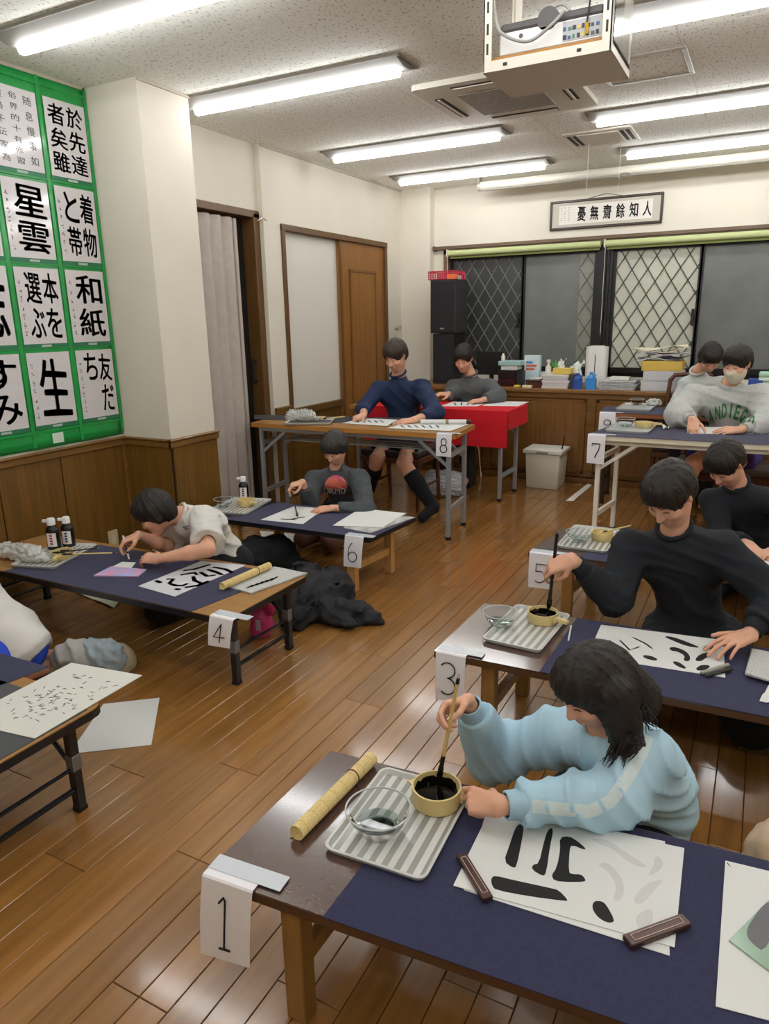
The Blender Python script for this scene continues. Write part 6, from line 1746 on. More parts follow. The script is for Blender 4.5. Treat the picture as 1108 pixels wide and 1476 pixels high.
for k, (x, y0, y1) in enumerate(((845, 205, 278), (891, 215, 272))):
    a = at(x, y1, Y=5.75); bm = NB(); tube(bm, [a, V((a.x, a.y, ZC))], .0014, 5); thing('hanging_string', bm, mat('string', 'E8E6DC', .6), ['left', 'right'][k]+' thin white string hanging from the ceiling before the framed calligraphy', 'string', 'strings hanging from the ceiling')
for x in (533, 689):
    a = at(x-1, 235, Y=5.0); 
# projector in its hung case
WP = mat('case_white', 'DAD6C9', .45); GREYB = mat('case_grey', 'D6D4CC', .4)
pc = empty('projector_case', (-.64, 2.33, 2.10), 'white slotted steel projector case hanging from the ceiling', 'projector case')
cx0, cx1, cy0, cy1, cz = -.816, -.456, 2.20, 2.47, 2.10
bm = NB(); box(bm, (cx0, cy0, cz), (cx1, cy1, cz+.006)); obj('bottom_plate', bm, GREYB, pc, False, True)
for nm, a in (('front_rail', (cx0, cy0-.003, cz, cx1, cy0, cz+.028)), ('back_rail', (cx0, cy1, cz, cx1, cy1+.003, cz+.028)), ('side_rail', (cx0-.003, cy0, cz, cx0, cy1, cz+.03)), ('side_rail', (cx1, cy0, cz, cx1+.003, cy1, cz+.03))):
    bm = NB(); box(bm, a[:3], a[3:]); obj(nm, bm, WP, pc, False, True)
for (x, y) in ((cx0, cy0-.004), (cx1-.024, cy0-.004), (cx0, cy1), (cx1-.024, cy1)):
    bm = NB(); box(bm, (x, y, cz), (x+.024, y+.004, ZC)); xx = x if x == cx0 else x+.021; box(bm, (xx, min(y, y-.02) if y > 2.3 else y, cz), (xx+.003, y+.004 if y > 2.3 else y+.024, ZC)); po = obj('slotted_post', bm, WP, pc, False, True)
    if y < 2.3:
        for z in (cz+.045, cz+.095, cz+.15, cz+.20, cz+.30, cz+.40): bm = NB(); box(bm, (x+.009, y-.0008, z), (x+.015, y, z+.028)); obj('slot', bm, DARKSLOT, po, False, True)
for x in (cx0+.06, cx1-.09):
    bm = NB(); box(bm, (x, cy0-.0045, cz+.010), (x+.012, cy0-.003, cz+.018)); obj('rail_hole', bm, DARKSLOT, pc, False, True)
bm = NB(); box(bm, (cx1+.003, cy0+.01, cz+.02), (cx1+.005, cy1-.01, cz+.42)); obj('clear_side_panel', bm, mat('acrylic', 'EEF0F0', .05, trans=1, ior=1.1), pc, False, True)
bm = NB(); box(bm, (cx0+.012, cy0+.02, cz+.03), (cx1-.02, cy1-.02, cz+.042)); obj('wooden_board', bm, wood('board_ply', 'B07F3E', '9A6C30', .6, 'X'), pc, False, True)
pj_ = empty('projector', (-.64, 2.33, cz+.042), 'white projector with a row of connectors inside the hanging case', 'projector')
bm = NB(); box(bm, (cx0+.035, cy0+.03, cz+.0425), (cx1-.027, cy1-.02, cz+.105), .006); bod = obj('housing', bm, mat('projector_white', 'E2E2E2', .4), pj_, False, True)
bm = NB(); box(bm, (cx0+.037, cy0+.032, cz+.105), (cx1-.03, cy1-.025, cz+.128), .006); tube(bm, [(-.64, cy0+.03, cz+.118), (-.64, cy0+.10, cz+.118)], .03, 20); obj('top_cover', bm, mat('projector_dark', '514F50', .5), pj_, False, True)
bm = NB(); box(bm, (cx1-.14, cy0+.0285, cz+.052), (cx1-.034, cy0+.03, cz+.10)); pp = obj('port_panel', bm, mat('port_panel', 'A9ABB0', .5), pj_, False, True)
r = random.Random(6); PC = ['1F2024', '2B4F86', '3A7A55', '1F2024', 'C8B040', '1F2024', '4A4A50']
for k in range(16):
    x = cx1-.138+(k % 8)*.0128; z = cz+.056+(k//8)*.021; bm = NB(); box(bm, (x, cy0+.027, z), (x+r.uniform(.006, .010), cy0+.0285, z+r.uniform(.006, .012))); obj('port', bm, mat('port'+PC[k % 7], PC[k % 7], .4), pp, False, True)
bm = NB(); tube(bm, [(cx0+.10, cy0+.0285, cz+.088), (cx0+.10, cy0+.031, cz+.088)], .006, 12); obj('sensor', bm, mat('projector_dark', '514F50', .5), pj_, False, True)
GC_ = mat('cable_grey', '9B9B98', .5)
def cable(pts, r_, m, lab):
    bm = NB(); P = [V(p) for p in pts]; S_ = []
    for i in range(len(P)-1):
        p0 = P[max(i-1, 0)]; p1 = P[i]; p2 = P[i+1]; p3 = P[min(i+2, len(P)-1)]
        for k in range(6):
            t = k/6; S_.append(.5*((2*p1)+(p2-p0)*t+(2*p0-5*p1+4*p2-p3)*t*t+(3*p1-p0-3*p2+p3)*t**3))
    S_.append(P[-1]); tube(bm, S_, r_, 8); return thing('cable', bm, m, lab, 'cable', 'cables in the projector case', True)
cable([(cx0+.005, cy0+.02, cz+.33), (cx0+.03, cy0+.012, cz+.14), (cx0+.06, cy0+.008, cz+.09), (cx0+.13, cy0+.005, cz+.062), (cx0+.19, cy0+.008, cz+.09), (cx0+.225, cy0+.02, cz+.125)], .0045, GC_, 'grey cable looping below the connector row of the projector')
cable([(cx0+.18, cy0+.05, cz+.128), (cx0+.19, cy0+.05, cz+.15), (cx0+.215, cy0+.05, cz+.15), (cx0+.235, cy0+.04, cz+.128)], .004, GC_, 'short grey cable arching over the dark top of the projector')
cable([(cx1-.055, cy0+.025, cz+.32), (cx1-.065, cy0+.02, cz+.15), (cx1-.072, cy0+.02, cz+.085)], .0025, mat('cable_black', '1A1A1A', .5), 'black cable with yellow plug at the projector connectors')
bm = NB(); tube(bm, [(cx1-.072, cy0+.02, cz+.085), (cx1-.073, cy0+.027, cz+.06)], .005, 8); obj('yellow_plug', bm, mat('yellow_plug', 'C9A628', .4), bpy.data.objects['cable.002'], False, True)

# ================================================================= COUNTER ALONG THE WINDOW WALL
CTZ = .81
CW = wood('counter_wood', '7D5526', '694519', .42, 'X', coat=.15); CWP = wood('counter_panel', '83592B', '6D481E', .42, 'Z', coat=.15); CWT = wood('counter_top', '8D6535', '775027', .4, 'X', coat=.2)
XR2 = 1.9
ct = empty('counter', (-.8, 6.5, 0), 'long low brown wooden counter cabinet running under the windows', 'counter')
bm = NB(); box(bm, (-3.03, 6.13, CTZ-.03), (XR2, YB-.001, CTZ), .003); obj('worktop', bm, CWT, ct, False, True)
bm = NB(); box(bm, (-3.02, 6.165, .06), (XR2-.01, YB-.002, CTZ-.03)); obj('cabinet_body', bm, CW, ct, False, True)
bm = NB(); box(bm, (-3.0, 6.19, 0), (XR2-.03, 6.21, .06)); box(bm, (-3.0, 6.15, .0), (XR2-.01, 6.165, .045), .003); obj('plinth', bm, CW, ct, False, True)
bm = NB(); box(bm, (-3.02, 6.148, CTZ-.075), (XR2-.01, 6.165, CTZ-.03), .003); obj('top_moulding', bm, CW, ct, False, True)
sx = at(850, 620, Y=6.15).x; stiles = [sx-1.86, sx-.93, sx, sx+.93, sx+1.86, sx+2.79]
for x in stiles:
    if -3.0 < x < XR2-.05:
        bm = NB(); box(bm, (x-.038, 6.150, .06), (x+.038, 6.165, CTZ-.075), .002); obj('stile', bm, CW, ct, False, True)
for a, b in zip([-3.05]+stiles, stiles+[XR2]):
    a = max(a, -3.0); b = min(b, XR2-.01)
    if b-a < .15: continue
    x0_, x1_ = a+.045, b-.045
    bm = NB(); box(bm, (x0_, 6.155, .09), (x1_, 6.165, CTZ-.085), .003); dr = obj('door', bm, CWP, ct, False, True)
    bm = NB(); 
    for q in ((x0_, .09, x0_+.02, CTZ-.085), (x1_-.02, .09, x1_, CTZ-.085), (x0_, .09, x1_, .11), (x0_, CTZ-.105, x1_, CTZ-.085)): box(bm, (q[0], 6.151, q[1]), (q[2], 6.155, q[3]), .001)
    obj('door_bead', bm, CW, dr, False, True)
# things on the counter
def cbox(px, h_, w_, d_, name, m, label, cat, z=CTZ, rz=0, group=None, bev=.003, Y=None, extra=None):
    p = at(px[0], px[1], Z=z) if Y is None else V((at(px[0], px[1], Y=Y).x, Y, z))
    y = max(6.16, min(p.y, 6.75-d_)) if Y is None else Y
    bm = NB(); box(bm, (-w_/2, 0, 0), (w_/2, d_, h_), bev)
    bm.transform(Matrix.Translation((p.x, y, z)) @ Matrix.Rotation(rz, 4, 'Z'))
    o = thing(name, bm, m, label, cat, group); return o
DRED = mat('dark_red_lacquer', '3B1418', .3)
def C(x, Y=6.3): return at(x, 560, Y=Y).x
def on_counter(x0, x1, z0, z1, Y, d_, name, m, label, cat, group=None, bev=.003):
    X0 = at(x0, 560, Y=Y).x; X1 = at(x1, 560, Y=Y).x
    bm = NB(); box(bm, (X0, Y, z0), (X1, Y+d_, z1), bev); return thing(name, bm, m, label, cat, group)
b = on_counter(717, 742, CTZ, CTZ+.07, 6.28, .22, 'drawer_box', DRED, 'lower dark red lacquer drawer box on the counter', 'box', 'lacquer boxes on the counter')
for o_, zz in ((b, .03),):
    bm = NB(); x = (C(717, 6.28)+C(742, 6.28))/2; box(bm, (x-.02, 6.272, CTZ+zz), (x+.02, 6.28, CTZ+zz+.008)); obj('pull', bm, CHROME, o_, False, True)
on_counter(717, 741, CTZ+.071, CTZ+.145, 6.28, .2, 'drawer_box', mat('black_lacquer', '241416', .35), 'upper nearly black lacquer drawer box on the counter', 'box', 'lacquer boxes on the counter')
on_counter(721, 744, CTZ+.146, CTZ+.185, 6.29, .16, 'paper_box', mat('box_white', 'CFD0CC', .6), 'white paper box on top of the lacquer boxes', 'box')
on_counter(717, 748, CTZ+.186, CTZ+.225, 6.28, .2, 'plastic_tray', mat('tray_bluegreen', '9EBFC0', .35), 'pale blue green plastic tray topping the boxes', 'tray')
bm = NB(); c = (C(724, 6.36), 6.36, CTZ+.226); lathe(bm, [(0, 0), (.018, 0), (.018, .04), (.009, .052), (.009, .065), (0, .065)], c, 16); thing('white_bottle', bm, PL_W, 'small white bottle standing on the blue green tray', 'bottle', smooth=True)
PB = mat('blue_print_box', 'A9CBD9', .5, col2='D9E2DF', nscale=14)
o = on_counter(754, 776, CTZ, CTZ+.27, 6.42, .07, 'printed_box', PB, 'tall pale blue printed carton standing on the counter', 'box')
for k, (cc, a) in enumerate((('D0624E', .17), ('D0624E', .14), ('4A7FB8', .2))):
    bm = NB(); box(bm, (C(757, 6.42), 6.417, CTZ+a), (C(772-k*3, 6.42), 6.42, CTZ+a+.018)); obj('printed_line', bm, mat('print'+cc, cc, .6), o, False, True)
on_counter(742, 752, CTZ, CTZ+.14, 6.33, .12, 'dark_organizer', mat('dark_org', '2A2C2E', .5), 'dark organizer box beside the lacquer drawers', 'box')
on_counter(757, 783, CTZ, CTZ+.055, 6.24, .2, 'wooden_box', mat('red_wood', '5A2A1E', .4), 'flat reddish wooden box before the blue carton', 'box')
on_counter(756, 783, CTZ+.056, CTZ+.068, 6.22, .2, 'dark_booklet', mat('dark_cover', '3A3A3A', .5), 'dark booklet lying on the reddish wooden box', 'book')
on_counter(762, 778, CTZ+.069, CTZ+.08, 6.24, .14, 'pale_pamphlet', mat('pale_cover', 'C9C2BC', .6), 'pale pamphlet on the dark booklet', 'book')
on_counter(740, 748, CTZ, CTZ+.02, 6.20, .05, 'yellow_case', mat('yellow_case', 'D8C04A', .5), 'little yellow case at the counter edge', 'case')
on_counter(752, 765, CTZ, CTZ+.022, 6.19, .05, 'cream_case', mat('cream_case', 'D9D2B4', .5), 'little cream case at the counter edge', 'case')
for k in range(5):
    on_counter(780+(k % 2), 817+(k % 3), CTZ+k*.024, CTZ+k*.024+.023, 6.19, .24, 'book', mat('book%d' % k, ['D6CFC0', 'C9C4CE', 'D9D0D4', 'BFC3C8', 'D2CEC6'][k], .6), ['bottom cream', 'second lilac', 'third pinkish', 'fourth bluish grey', 'topmost pale'][k]+' book of the flat stack on the counter', 'book', 'stacked books on the counter')
on_counter(817, 826, CTZ, CTZ+.12, 6.22, .2, 'dark_folder', mat('dark_folder', '3A3A42', .5), 'dark folder standing beside the book stack', 'folder')
tb = on_counter(795, 821, CTZ+.122, CTZ+.172, 6.24, .12, 'tissue_box', mat('tissue_yellow', 'D9BC5C', .6), 'yellow tissue box on top of the stacked books', 'tissue box')
def tuft(parent, c, s, m, name='tissue', seed=1):
    c = V(c); g = [Cap(c, c+V((0, 0, s)), s*.45, s*.12, .02), Cap(c+V((s*.1, 0, s*.5)), c+V((s*.6, 0, s*1.1)), s*.2, s*.05, .02), Cap(c, c+V((-s*.4, 0, s*.8)), s*.25, s*.06, .02)]
    return make_mesh(name, field_mesh(Field([Group(g)], wrinkle(s*.12, 60, (1, .5, .3), seed)), s*.08), m, parent)
tuft(tb, (C(807, 6.3), 6.30, CTZ+.18), .06, WHITE_PAPER)
o = on_counter(777, 795, CTZ, CTZ+.12, 6.46, .1, 'white_box', mat('box_white', 'CFD0CC', .6), 'white carton behind the stacked books', 'box')
bm = NB(); lathe(bm, [(0, 0), (.026, 0), (.026, .17), (.01, .19), (.01, .21), (.018, .212), (.018, .235), (0, .235)], (C(789, 6.4), 6.40, CTZ), 18); thing('spray_bottle', bm, PL_W, 'white pump bottle behind the stacked books', 'bottle', smooth=True)
bm = NB(); c = V((C(798, 6.42), 6.45, CTZ))
for k in range(7):
    a = k*.9; tube(bm, [c+V((0, 0, .10)), c+V((.02*math.cos(a), .02*math.sin(a), .18)), c+V((.05*math.cos(a), .03*math.sin(a), .22+.02*math.sin(k)))], [.003, .010, .002], 6)
lathe(bm, [(0, 0), (.035, 0), (.04, .1), (0, .1)], c, 16)
thing('potted_plant', bm, mat('leaf_green', '4FA84A', .5), 'little green plant among the bottles on the counter', 'plant', smooth=True)
wp_ = empty('wet_wipe_pack', (C(829, 6.42), 6.42, CTZ), 'white crumpled wipe packet leaning behind the blue bottles', 'packet')
tuft(wp_, (C(829, 6.42), 6.42, CTZ+.10), .11, mat('pack_white', 'D3DAD0', .4), 'packet', 3)
hm = empty('humidifier', (C(855, 6.42), 6.50, CTZ), 'tall white rounded humidifier with a dark vertical slit on the counter', 'humidifier')
bm = NB(); poly_prism(bm, [(hm.location.x+x, hm.location.y+y) for x, y in rrect(-.09, -.08, .09, .08, .05, 6)], CTZ, CTZ+.345); obj('housing', bm, mat('hum_white', 'E4E4E0', .35), hm, True, True)
bm = NB(); box(bm, (hm.location.x-.003, hm.location.y-.0825, CTZ+.10), (hm.location.x+.003, hm.location.y-.079, CTZ+.28)); obj('slit', bm, DARKSLOT, hm, False, True)
bm = NB(); poly_prism(bm, [(hm.location.x+x, hm.location.y+y) for x, y in rrect(-.06, -.05, .06, .05, .04, 6)], CTZ+.345, CTZ+.353); obj('outlet', bm, PL_W, hm, True, True)
for k, (x, m_) in enumerate(((832, mat('blue_dark', '2E58A8', .3)), (851, mat('blue_light', '3F8FD8', .3)))):
    bb = empty('blue_bottle', (C(x, 6.22), 6.22, CTZ), ['dark blue', 'light blue'][k]+' plastic bottle with handle standing at the counter edge', 'bottle', 'blue bottles on the counter')
    cx_ = bb.location.x; hh = .115+.01*k; bm = NB(); poly_prism(bm, [(cx_+a, 6.22+b_) for a, b_ in rrect(-.038-.006*k, -.025, .038+.006*k, .025, .015)], CTZ, CTZ+hh*.75); lathe(bm, [(.0, hh*.72), (.034, hh*.72), (.028, hh*.9), (.014, hh), (0, hh)], (cx_, 6.22, CTZ), 16); obj('bottle_body', bm, m_, bb, True, True)
    bm = NB(); lathe(bm, [(0, hh), (.015, hh), (.015, hh+.02), (0, hh+.02)], (cx_, 6.22, CTZ), 14); obj('cap', bm, m_, bb, True, True)
    bm = NB(); tube(bm, [(cx_+.03, 6.20, CTZ+hh*.75), (cx_+.045, 6.20, CTZ+hh*1.0), (cx_+.015, 6.20, CTZ+hh*1.05)], .005, 8); obj('handle', bm, m_, bb, True, True)
for k in range(6):
    on_counter(862-(k % 2), 914+(k*5 % 4), CTZ+k*.013, CTZ+k*.013+.012, 6.19, .30, 'folded_newspaper', mat('news_a' if k % 2 else 'news_b', 'C9CACA' if k % 2 else 'AFB3B4', .8, col2='9A9FA2', nscale=60), ['lowest', 'second', 'third', 'fourth', 'fifth', 'topmost'][k]+' folded newspaper of the pile on the counter', 'newspaper', 'newspapers piled on the counter', bev=.004)
on_counter(877, 905, CTZ+.079, CTZ+.105, 6.24, .12, 'paper_packet', mat('packet', 'D9DBD2', .6), 'pale packet lying on the newspaper pile', 'packet')
for k in range(2):
    on_counter(923+2*k, 981, CTZ+k*.082, CTZ+k*.082+.08, 6.2, .26, 'paper_stack', mat('ream', 'D2D4D8', .75, col2='B8BCC2', nscale=3, stretch=(1, 1, 130)), ['lower', 'upper'][k]+' thick stack of white paper on the counter', 'paper', 'stacks of white paper', bev=.004)
on_counter(922, 980, CTZ+.163, CTZ+.243, 6.2, .22, 'yellow_box', mat('yellow_box', 'D8B557', .6), 'yellow ochre cardboard box on the white paper stacks', 'box')
for k in range(5):
    X = C(950+(k*7 % 9)-4, 6.3); bm = NB(); n_ = 8; g_ = []
    for j in range(n_+1):
        row = []
        for i in range(n_+1):
            u, v = i/n_-.5, j/n_-.5; a = [.1, -.2, .25, -.1, .15][k]
            x = u*(.34+.02*k)*math.cos(a)-v*.2*math.sin(a); y = u*.3*math.sin(a)+v*.2
            row.append(bm.verts.new((X+x, 6.31+y, CTZ+.247+k*.022+.02*abs(math.sin(4*u+k*2+v))+.012*math.cos(7*u+k)+(.02 if k > 2 else 0)*u)))
        g_.append(row)
    for j in range(n_):
        for i in range(n_): bm.faces.new((g_[j][i], g_[j][i+1], g_[j+1][i+1], g_[j+1][i]))
    extr(bm, (0, 0, -.006))
    thing('loose_papers', bm, mat('loose%d' % k, ['BFC3C8', '54505A', 'C9C7D6', 'D8CFB0', 'D9D4C0'][k], .7), ['lowest grey', 'dark', 'lilac', 'cream', 'topmost cream'][k]+' curled bundle of papers heaped on the yellow box', 'paper', 'papers heaped on the yellow box', smooth=True)
on_counter(1077, 1098, CTZ, CTZ+.10, 6.3, .2, 'blue_case', mat('blue_case', '2C4FA0', .5), 'blue case on the counter at the right', 'case')
on_counter(1098, 1150, CTZ, CTZ+.05, 6.25, .3, 'wooden_tray', CWT, 'wooden tray on the counter at the right edge', 'tray')
for k in range(3):
    bm = NB(); X = C(1112, 6.35); box(bm, (X-.10, 6.3, CTZ+.052+k*.035), (X+.10, 6.5, CTZ+.085+k*.035), .012, seg=2); thing('folded_towel', bm, mat('towel%d' % k, ['A9D0B8', 'D8E6DC', 'A9D0B8'][k], .9), ['lower', 'middle', 'upper'][k]+' pale green towel folded on the wooden tray at the right', 'towel', 'folded towels on the wooden tray', smooth=True)
# monitor and dark clutter near the left end
mn = empty('monitor', (C(706, 6.5), 6.55, CTZ), 'dark flat monitor on the counter behind the person in grey', 'monitor')
bm = NB(); box(bm, (mn.location.x-.16, 6.55, CTZ+.08), (mn.location.x+.12, 6.58, CTZ+.30), .004); obj('screen', bm, mat('mon_dark', '1A1A1D', .25), mn, False, True)
bm = NB(); box(bm, (mn.location.x-.03, 6.56, CTZ), (mn.location.x+.01, 6.58, CTZ+.1)); box(bm, (mn.location.x-.09, 6.50, CTZ), (mn.location.x+.07, 6.62, CTZ+.012)); obj('stand', bm, mat('mon_dark', '1A1A1D', .25), mn, False, True)
# loudspeaker on its stand box
a = at(619, 402, Y=6.35); b = at(655, 402, Y=6.35)
spb = empty('speaker_stand', ((a.x+b.x)/2, 6.5, CTZ), 'tall black stand box under the loudspeaker in the corner', 'stand')
bm = NB(); box(bm, (a.x+.02, 6.38, CTZ), (b.x-.02, 6.66, 1.28), .004); obj('cabinet', bm, mat('spk_stand', '1B1B1C', .5), spb, False, True)
bm = NB(); box(bm, (a.x+.035, 6.375, CTZ+.03), (b.x-.035, 6.38, 1.25), .002); obj('front_panel', bm, mat('grill_cloth', '232326', .85), spb, False, True)
sp_ = empty('loudspeaker', ((a.x+b.x)/2, 6.5, 1.285), 'black box loudspeaker in the far left corner beside the window', 'speaker')
bm = NB(); box(bm, (a.x, 6.37, 1.285), (b.x, 6.68, 1.765), .004); obj('cabinet', bm, mat('spk_grey', '333335', .5), sp_, False, True)
bm = NB(); box(bm, (a.x+.008, 6.355, 1.295), (b.x-.006, 6.37, 1.755), .004); gl = obj('grille', bm, mat('grill_cloth', '232326', .85, bump=.2, bscale=400), sp_, False, True)
bm = NB(); box(bm, ((a.x+b.x)/2-.02, 6.353, 1.32), ((a.x+b.x)/2+.02, 6.355, 1.332)); obj('badge', bm, CHROME, gl, False, True)
rb = empty('red_basket', ((a.x+b.x)/2, 6.48, 1.766), 'red perforated plastic basket on top of the loudspeaker', 'basket')
RP = mat('red_plastic', 'C2304A', .45); bm = NB()
x0_, x1_ = a.x-.02, b.x+.0
for q in ((x0_, 6.37, x1_, 6.375), (x0_, 6.60, x1_, 6.605), (x0_, 6.37, x0_+.005, 6.605), (x1_-.005, 6.37, x1_, 6.605)):
    box(bm, (q[0], q[1], 1.767), (q[2], q[3], 1.775)); box(bm, (q[0], q[1], 1.835), (q[2], q[3], 1.845))
n = 12
for k in range(n+1):
    x = x0_+(x1_-x0_)*k/n; box(bm, (x-.004, 6.37, 1.77), (x+.004, 6.375, 1.84)); box(bm, (x-.004, 6.60, 1.77), (x+.004, 6.605, 1.84))
for k in range(3): box(bm, (x0_, 6.37, 1.785+k*.018), (x1_, 6.3745, 1.791+k*.018))
box(bm, (x0_, 6.37, 1.766), (x1_, 6.605, 1.769)); obj('basket_wall', bm, RP, rb, False, True)
o = on_counter(643, 655, 1.766, 1.81, 6.36, .06, 'orange_box', mat('orange_box', 'E0703A', .5), 'small orange carton on the loudspeaker before the red basket', 'box'); o.location.y -= .0
on_counter(656, 664, 1.766, 1.80, 6.42, .08, 'grey_case', mat('grey_case', 'B0B2B4', .5), 'small grey case on the right edge of the loudspeaker', 'case').location.x -= .035

# ================================================================= BIN, CHAIRS, BAGS
bn = empty('waste_bin', (at(797, 690, Z=0).x, 5.90, 0), 'cream plastic lidded bin on the floor before the counter', 'bin')
pB = at(770, 691, Z=0); BINM = mat('bin_cream', 'CFCBB8', .5)
bx0, by0 = pB.x, 5.80; bx1 = at(821, 695, Z=0).x; bn.location = ((bx0+bx1)/2, 5.95, 0)
bm = NB(); vs = box(bm, (bx0+.01, by0, 0), (bx1-.01, by0+.27, .30), .01, seg=2)
for v in vs:
    if v.co.z < .15: v.co.x += .012 if v.co.x < (bx0+bx1)/2 else -.012; v.co.y += .01 if v.co.y < by0+.13 else -.01
obj('bin_body', bm, BINM, bn, True, True)
bm = NB(); box(bm, (bx0-.012, by0-.012, .30), (bx1+.008, by0+.285, .335), .008, seg=2); obj('lid', bm, mat('bin_lid', 'D6D5CC', .45), bn, True, True)
bm = NB(); box(bm, ((bx0+bx1)/2-.05, by0-.016, .305), ((bx0+bx1)/2+.05, by0-.011, .325), .002); obj('lid_grip', bm, mat('bin_dark', '8E8B80', .5), bn, False, True)
bm = NB(); tube(bm, [(bx1-.02, by0+.1, .336), (bx1-.005, by0+.1, .45)], [.006, .004], 8); thing('worn_brush', bm, mat('ferrule', '1B1512', .3), 'thin dark brush standing on the lid of the cream bin', 'brush', smooth=True)
CHW = wood('chair_wood', '5B331C', '472513', .35, 'Z', coat=.2)
def chair(x, y, label, rz=0, seat=mat('chair_seat', '2A2224', .6), w_=.44, back='arch', h=.44, bh=.80):
    r = empty('wooden_chair', (x, y, 0), label, 'chair', 'wooden chairs', rz=rz)
    for sx_ in (-1, 1):
        for sy in (-1, 1):
            bm = NB(); 
            if sy < 0: tube(bm, [(sx_*(w_/2-.02), sy*.19, 0), (sx_*(w_/2-.02), sy*.18, h-.05)], [.014, .019], 10)
            else: tube(bm, [(sx_*(w_/2-.03), .24, 0), (sx_*(w_/2-.03), .19, h-.03), (sx_*(w_/2-.03), .21, h+.12), (sx_*(w_/2-.05), .26, bh)], [.015, .019, .018, .016], 10)
            obj('leg', bm, CHW, r, True)
    bm = NB(); box(bm, (-w_/2, -.21, h-.075), (w_/2, .2, h-.03), .006); obj('seat_frame', bm, CHW, r)
    bm = NB(); box(bm, (-w_/2+.005, -.215, h-.03), (w_/2-.005, .19, h+.02), .018, seg=3); obj('seat', bm, seat, r, True)
    bm = NB(); tube(bm, [(-w_/2+.05, .26, bh-.01), (-w_/2+.08, .268, bh+.03), (0, .275, bh+.04), (w_/2-.08, .268, bh+.03), (w_/2-.05, .26, bh-.01)], .018, 10); obj('top_rail', bm, CHW, r, True)
    bm = NB(); box(bm, (-.06, .235, h+.06), (.06, .25, bh+.02), .003); obj('back_splat', bm, CHW, r)
    for sx_ in (-1, 1):
        bm = NB(); tube(bm, [(sx_*(w_/2-.02), -.18, .17), (sx_*(w_/2-.03), .22, .17)], .009, 8); obj('stretcher', bm, CHW, r, True)
    return r
chair(-2.44, 4.88, 'wooden chair with dark seat under the person in the navy top', w_=.50)
chair(-2.33, 6.02, 'wooden chair under the person in the grey sweater', bh=.74) if False else None
chair(-.16, 5.14, 'wooden chair with padded seat under the person in the lettered sweatshirt', seat=mat('chair_seat_b', '4A3B33', .5), bh=.86, w_=.62)
def stool(x, y, label, h=.42):
    r = empty('round_stool', (x, y, 0), label, 'stool', 'round stools')
    bm = NB(); lathe(bm, [(0, h-.05), (.14, h-.05), (.155, h-.03), (.155, h-.01), (.14, h), (0, h)], n=24); obj('seat', bm, mat('chair_seat', '2A2224', .6), r, True)
    for k in range(4):
        a = PI/4+k*PI/2; bm = NB(); tube(bm, [(.15*math.cos(a), .15*math.sin(a), 0), (.11*math.cos(a), .11*math.sin(a), h-.05)], .011, 8); obj('leg', bm, CHROME, r, True)
    return r
stool(-2.31, 5.95, 'dark round stool under the person in the grey sweater')
chair(-.49, 5.86, 'arch backed wooden chair behind the brown table at the back', w_=.42, bh=.92)
# clothes and bags lying about
def pile(name, prims, m, label, cat, amp=.01, freq=22, h=.008, seed=1, wd=(.5, .5, 1), cuts=True):
    g = Group(prims, [(V((0, 0, .0)), V((0, 0, -1)))])
    lo = g.lo; hi = g.hi; r = empty(name, ((lo[0]+hi[0])/2, (lo[1]+hi[1])/2, 0), label, cat)
    f = Field([g], crumple(amp, freq*2.0, seed, wrinkle(amp*.5, freq, wd, seed, .3)), [(V((0, 0, .001)), V((0, 0, -1)))])
    me = make_mesh(name+'_cloth', field_mesh(f, h), m, r)
    # one mesh thing: no need for an empty
    o = me; o.parent = None; o.location = r.location; bpy.data.objects.remove(r); o.name = name; tag(o, label, cat); return o
Z0 = lambda x, y, z=0.0: (lambda p: V((p.x, p.y, z)))(at(x, y, Z=z))
pile('black_coat', [Cap(Z0(440, 860, .10), Z0(480, 850, .09), .10, .11, .06), Cap(Z0(470, 880, .05), Z0(520, 886, .035), .075, .05, .05), Cap(Z0(520, 888, .03), Z0(546, 893, .025), .05, .03, .04), Cap(Z0(440, 835, .12), Z0(425, 890, .05), .09, .07, .06), Cap(Z0(480, 890, .03), Z0(505, 900, .02), .05, .03, .04)],
     mat('coat_black', '1C1D21', .8, noise=.15, nscale=10), 'black coat lying crumpled on the floor between the folding table and the pale legged table', 'coat', .022, 20)
pile('black_bag', [Cap(Z0(340, 815, .10), Z0(400, 800, .11), .11, .12, .05), Cap(Z0(372, 790, .17), Z0(390, 795, .16), .07, .06, .05), Cap(Z0(400, 815, .05), Z0(440, 822, .04), .07, .05, .05)], BLACK_CLOTH, 'slumped black bag under the left end of the black topped low table', 'bag', .014, 18, seed=3)
pile('grey_jacket', [Cap(Z0(395, 845, .08), Z0(430, 838, .08), .07, .07, .05), Cap(Z0(410, 865, .05), Z0(435, 875, .04), .05, .05, .05)], mat('jacket_grey', '4A4C50', .9), 'dark grey jacket bundled behind the right legs of the oak folding table', 'jacket', .012, 24, seed=6)
pile('cream_bag', [Cap(Z0(85, 962, .03), Z0(160, 956, .03), .05, .08, .05), Cap(Z0(160, 956, .04), Z0(176, 952, .04), .07, .055, .05)], mat('bag_cream', 'B9AD90', .8), 'cream cloth bag on the floor under the grey clothes', 'bag', .008, 16, seed=7)
def pile_up(*a, **k):
    return pile(*a, **k)
o = pile('grey_sweatpants', [Cap(Z0(88, 948, .09), Z0(112, 942, .11), .045, .055, .04), Cap(Z0(105, 942, .11), Z0(136, 950, .09), .05, .045, .04)], mat('clothes_grey', 'A3A3A0', .9), 'light grey garment heaped on the cream bag', 'garment', .015, 26, seed=8)
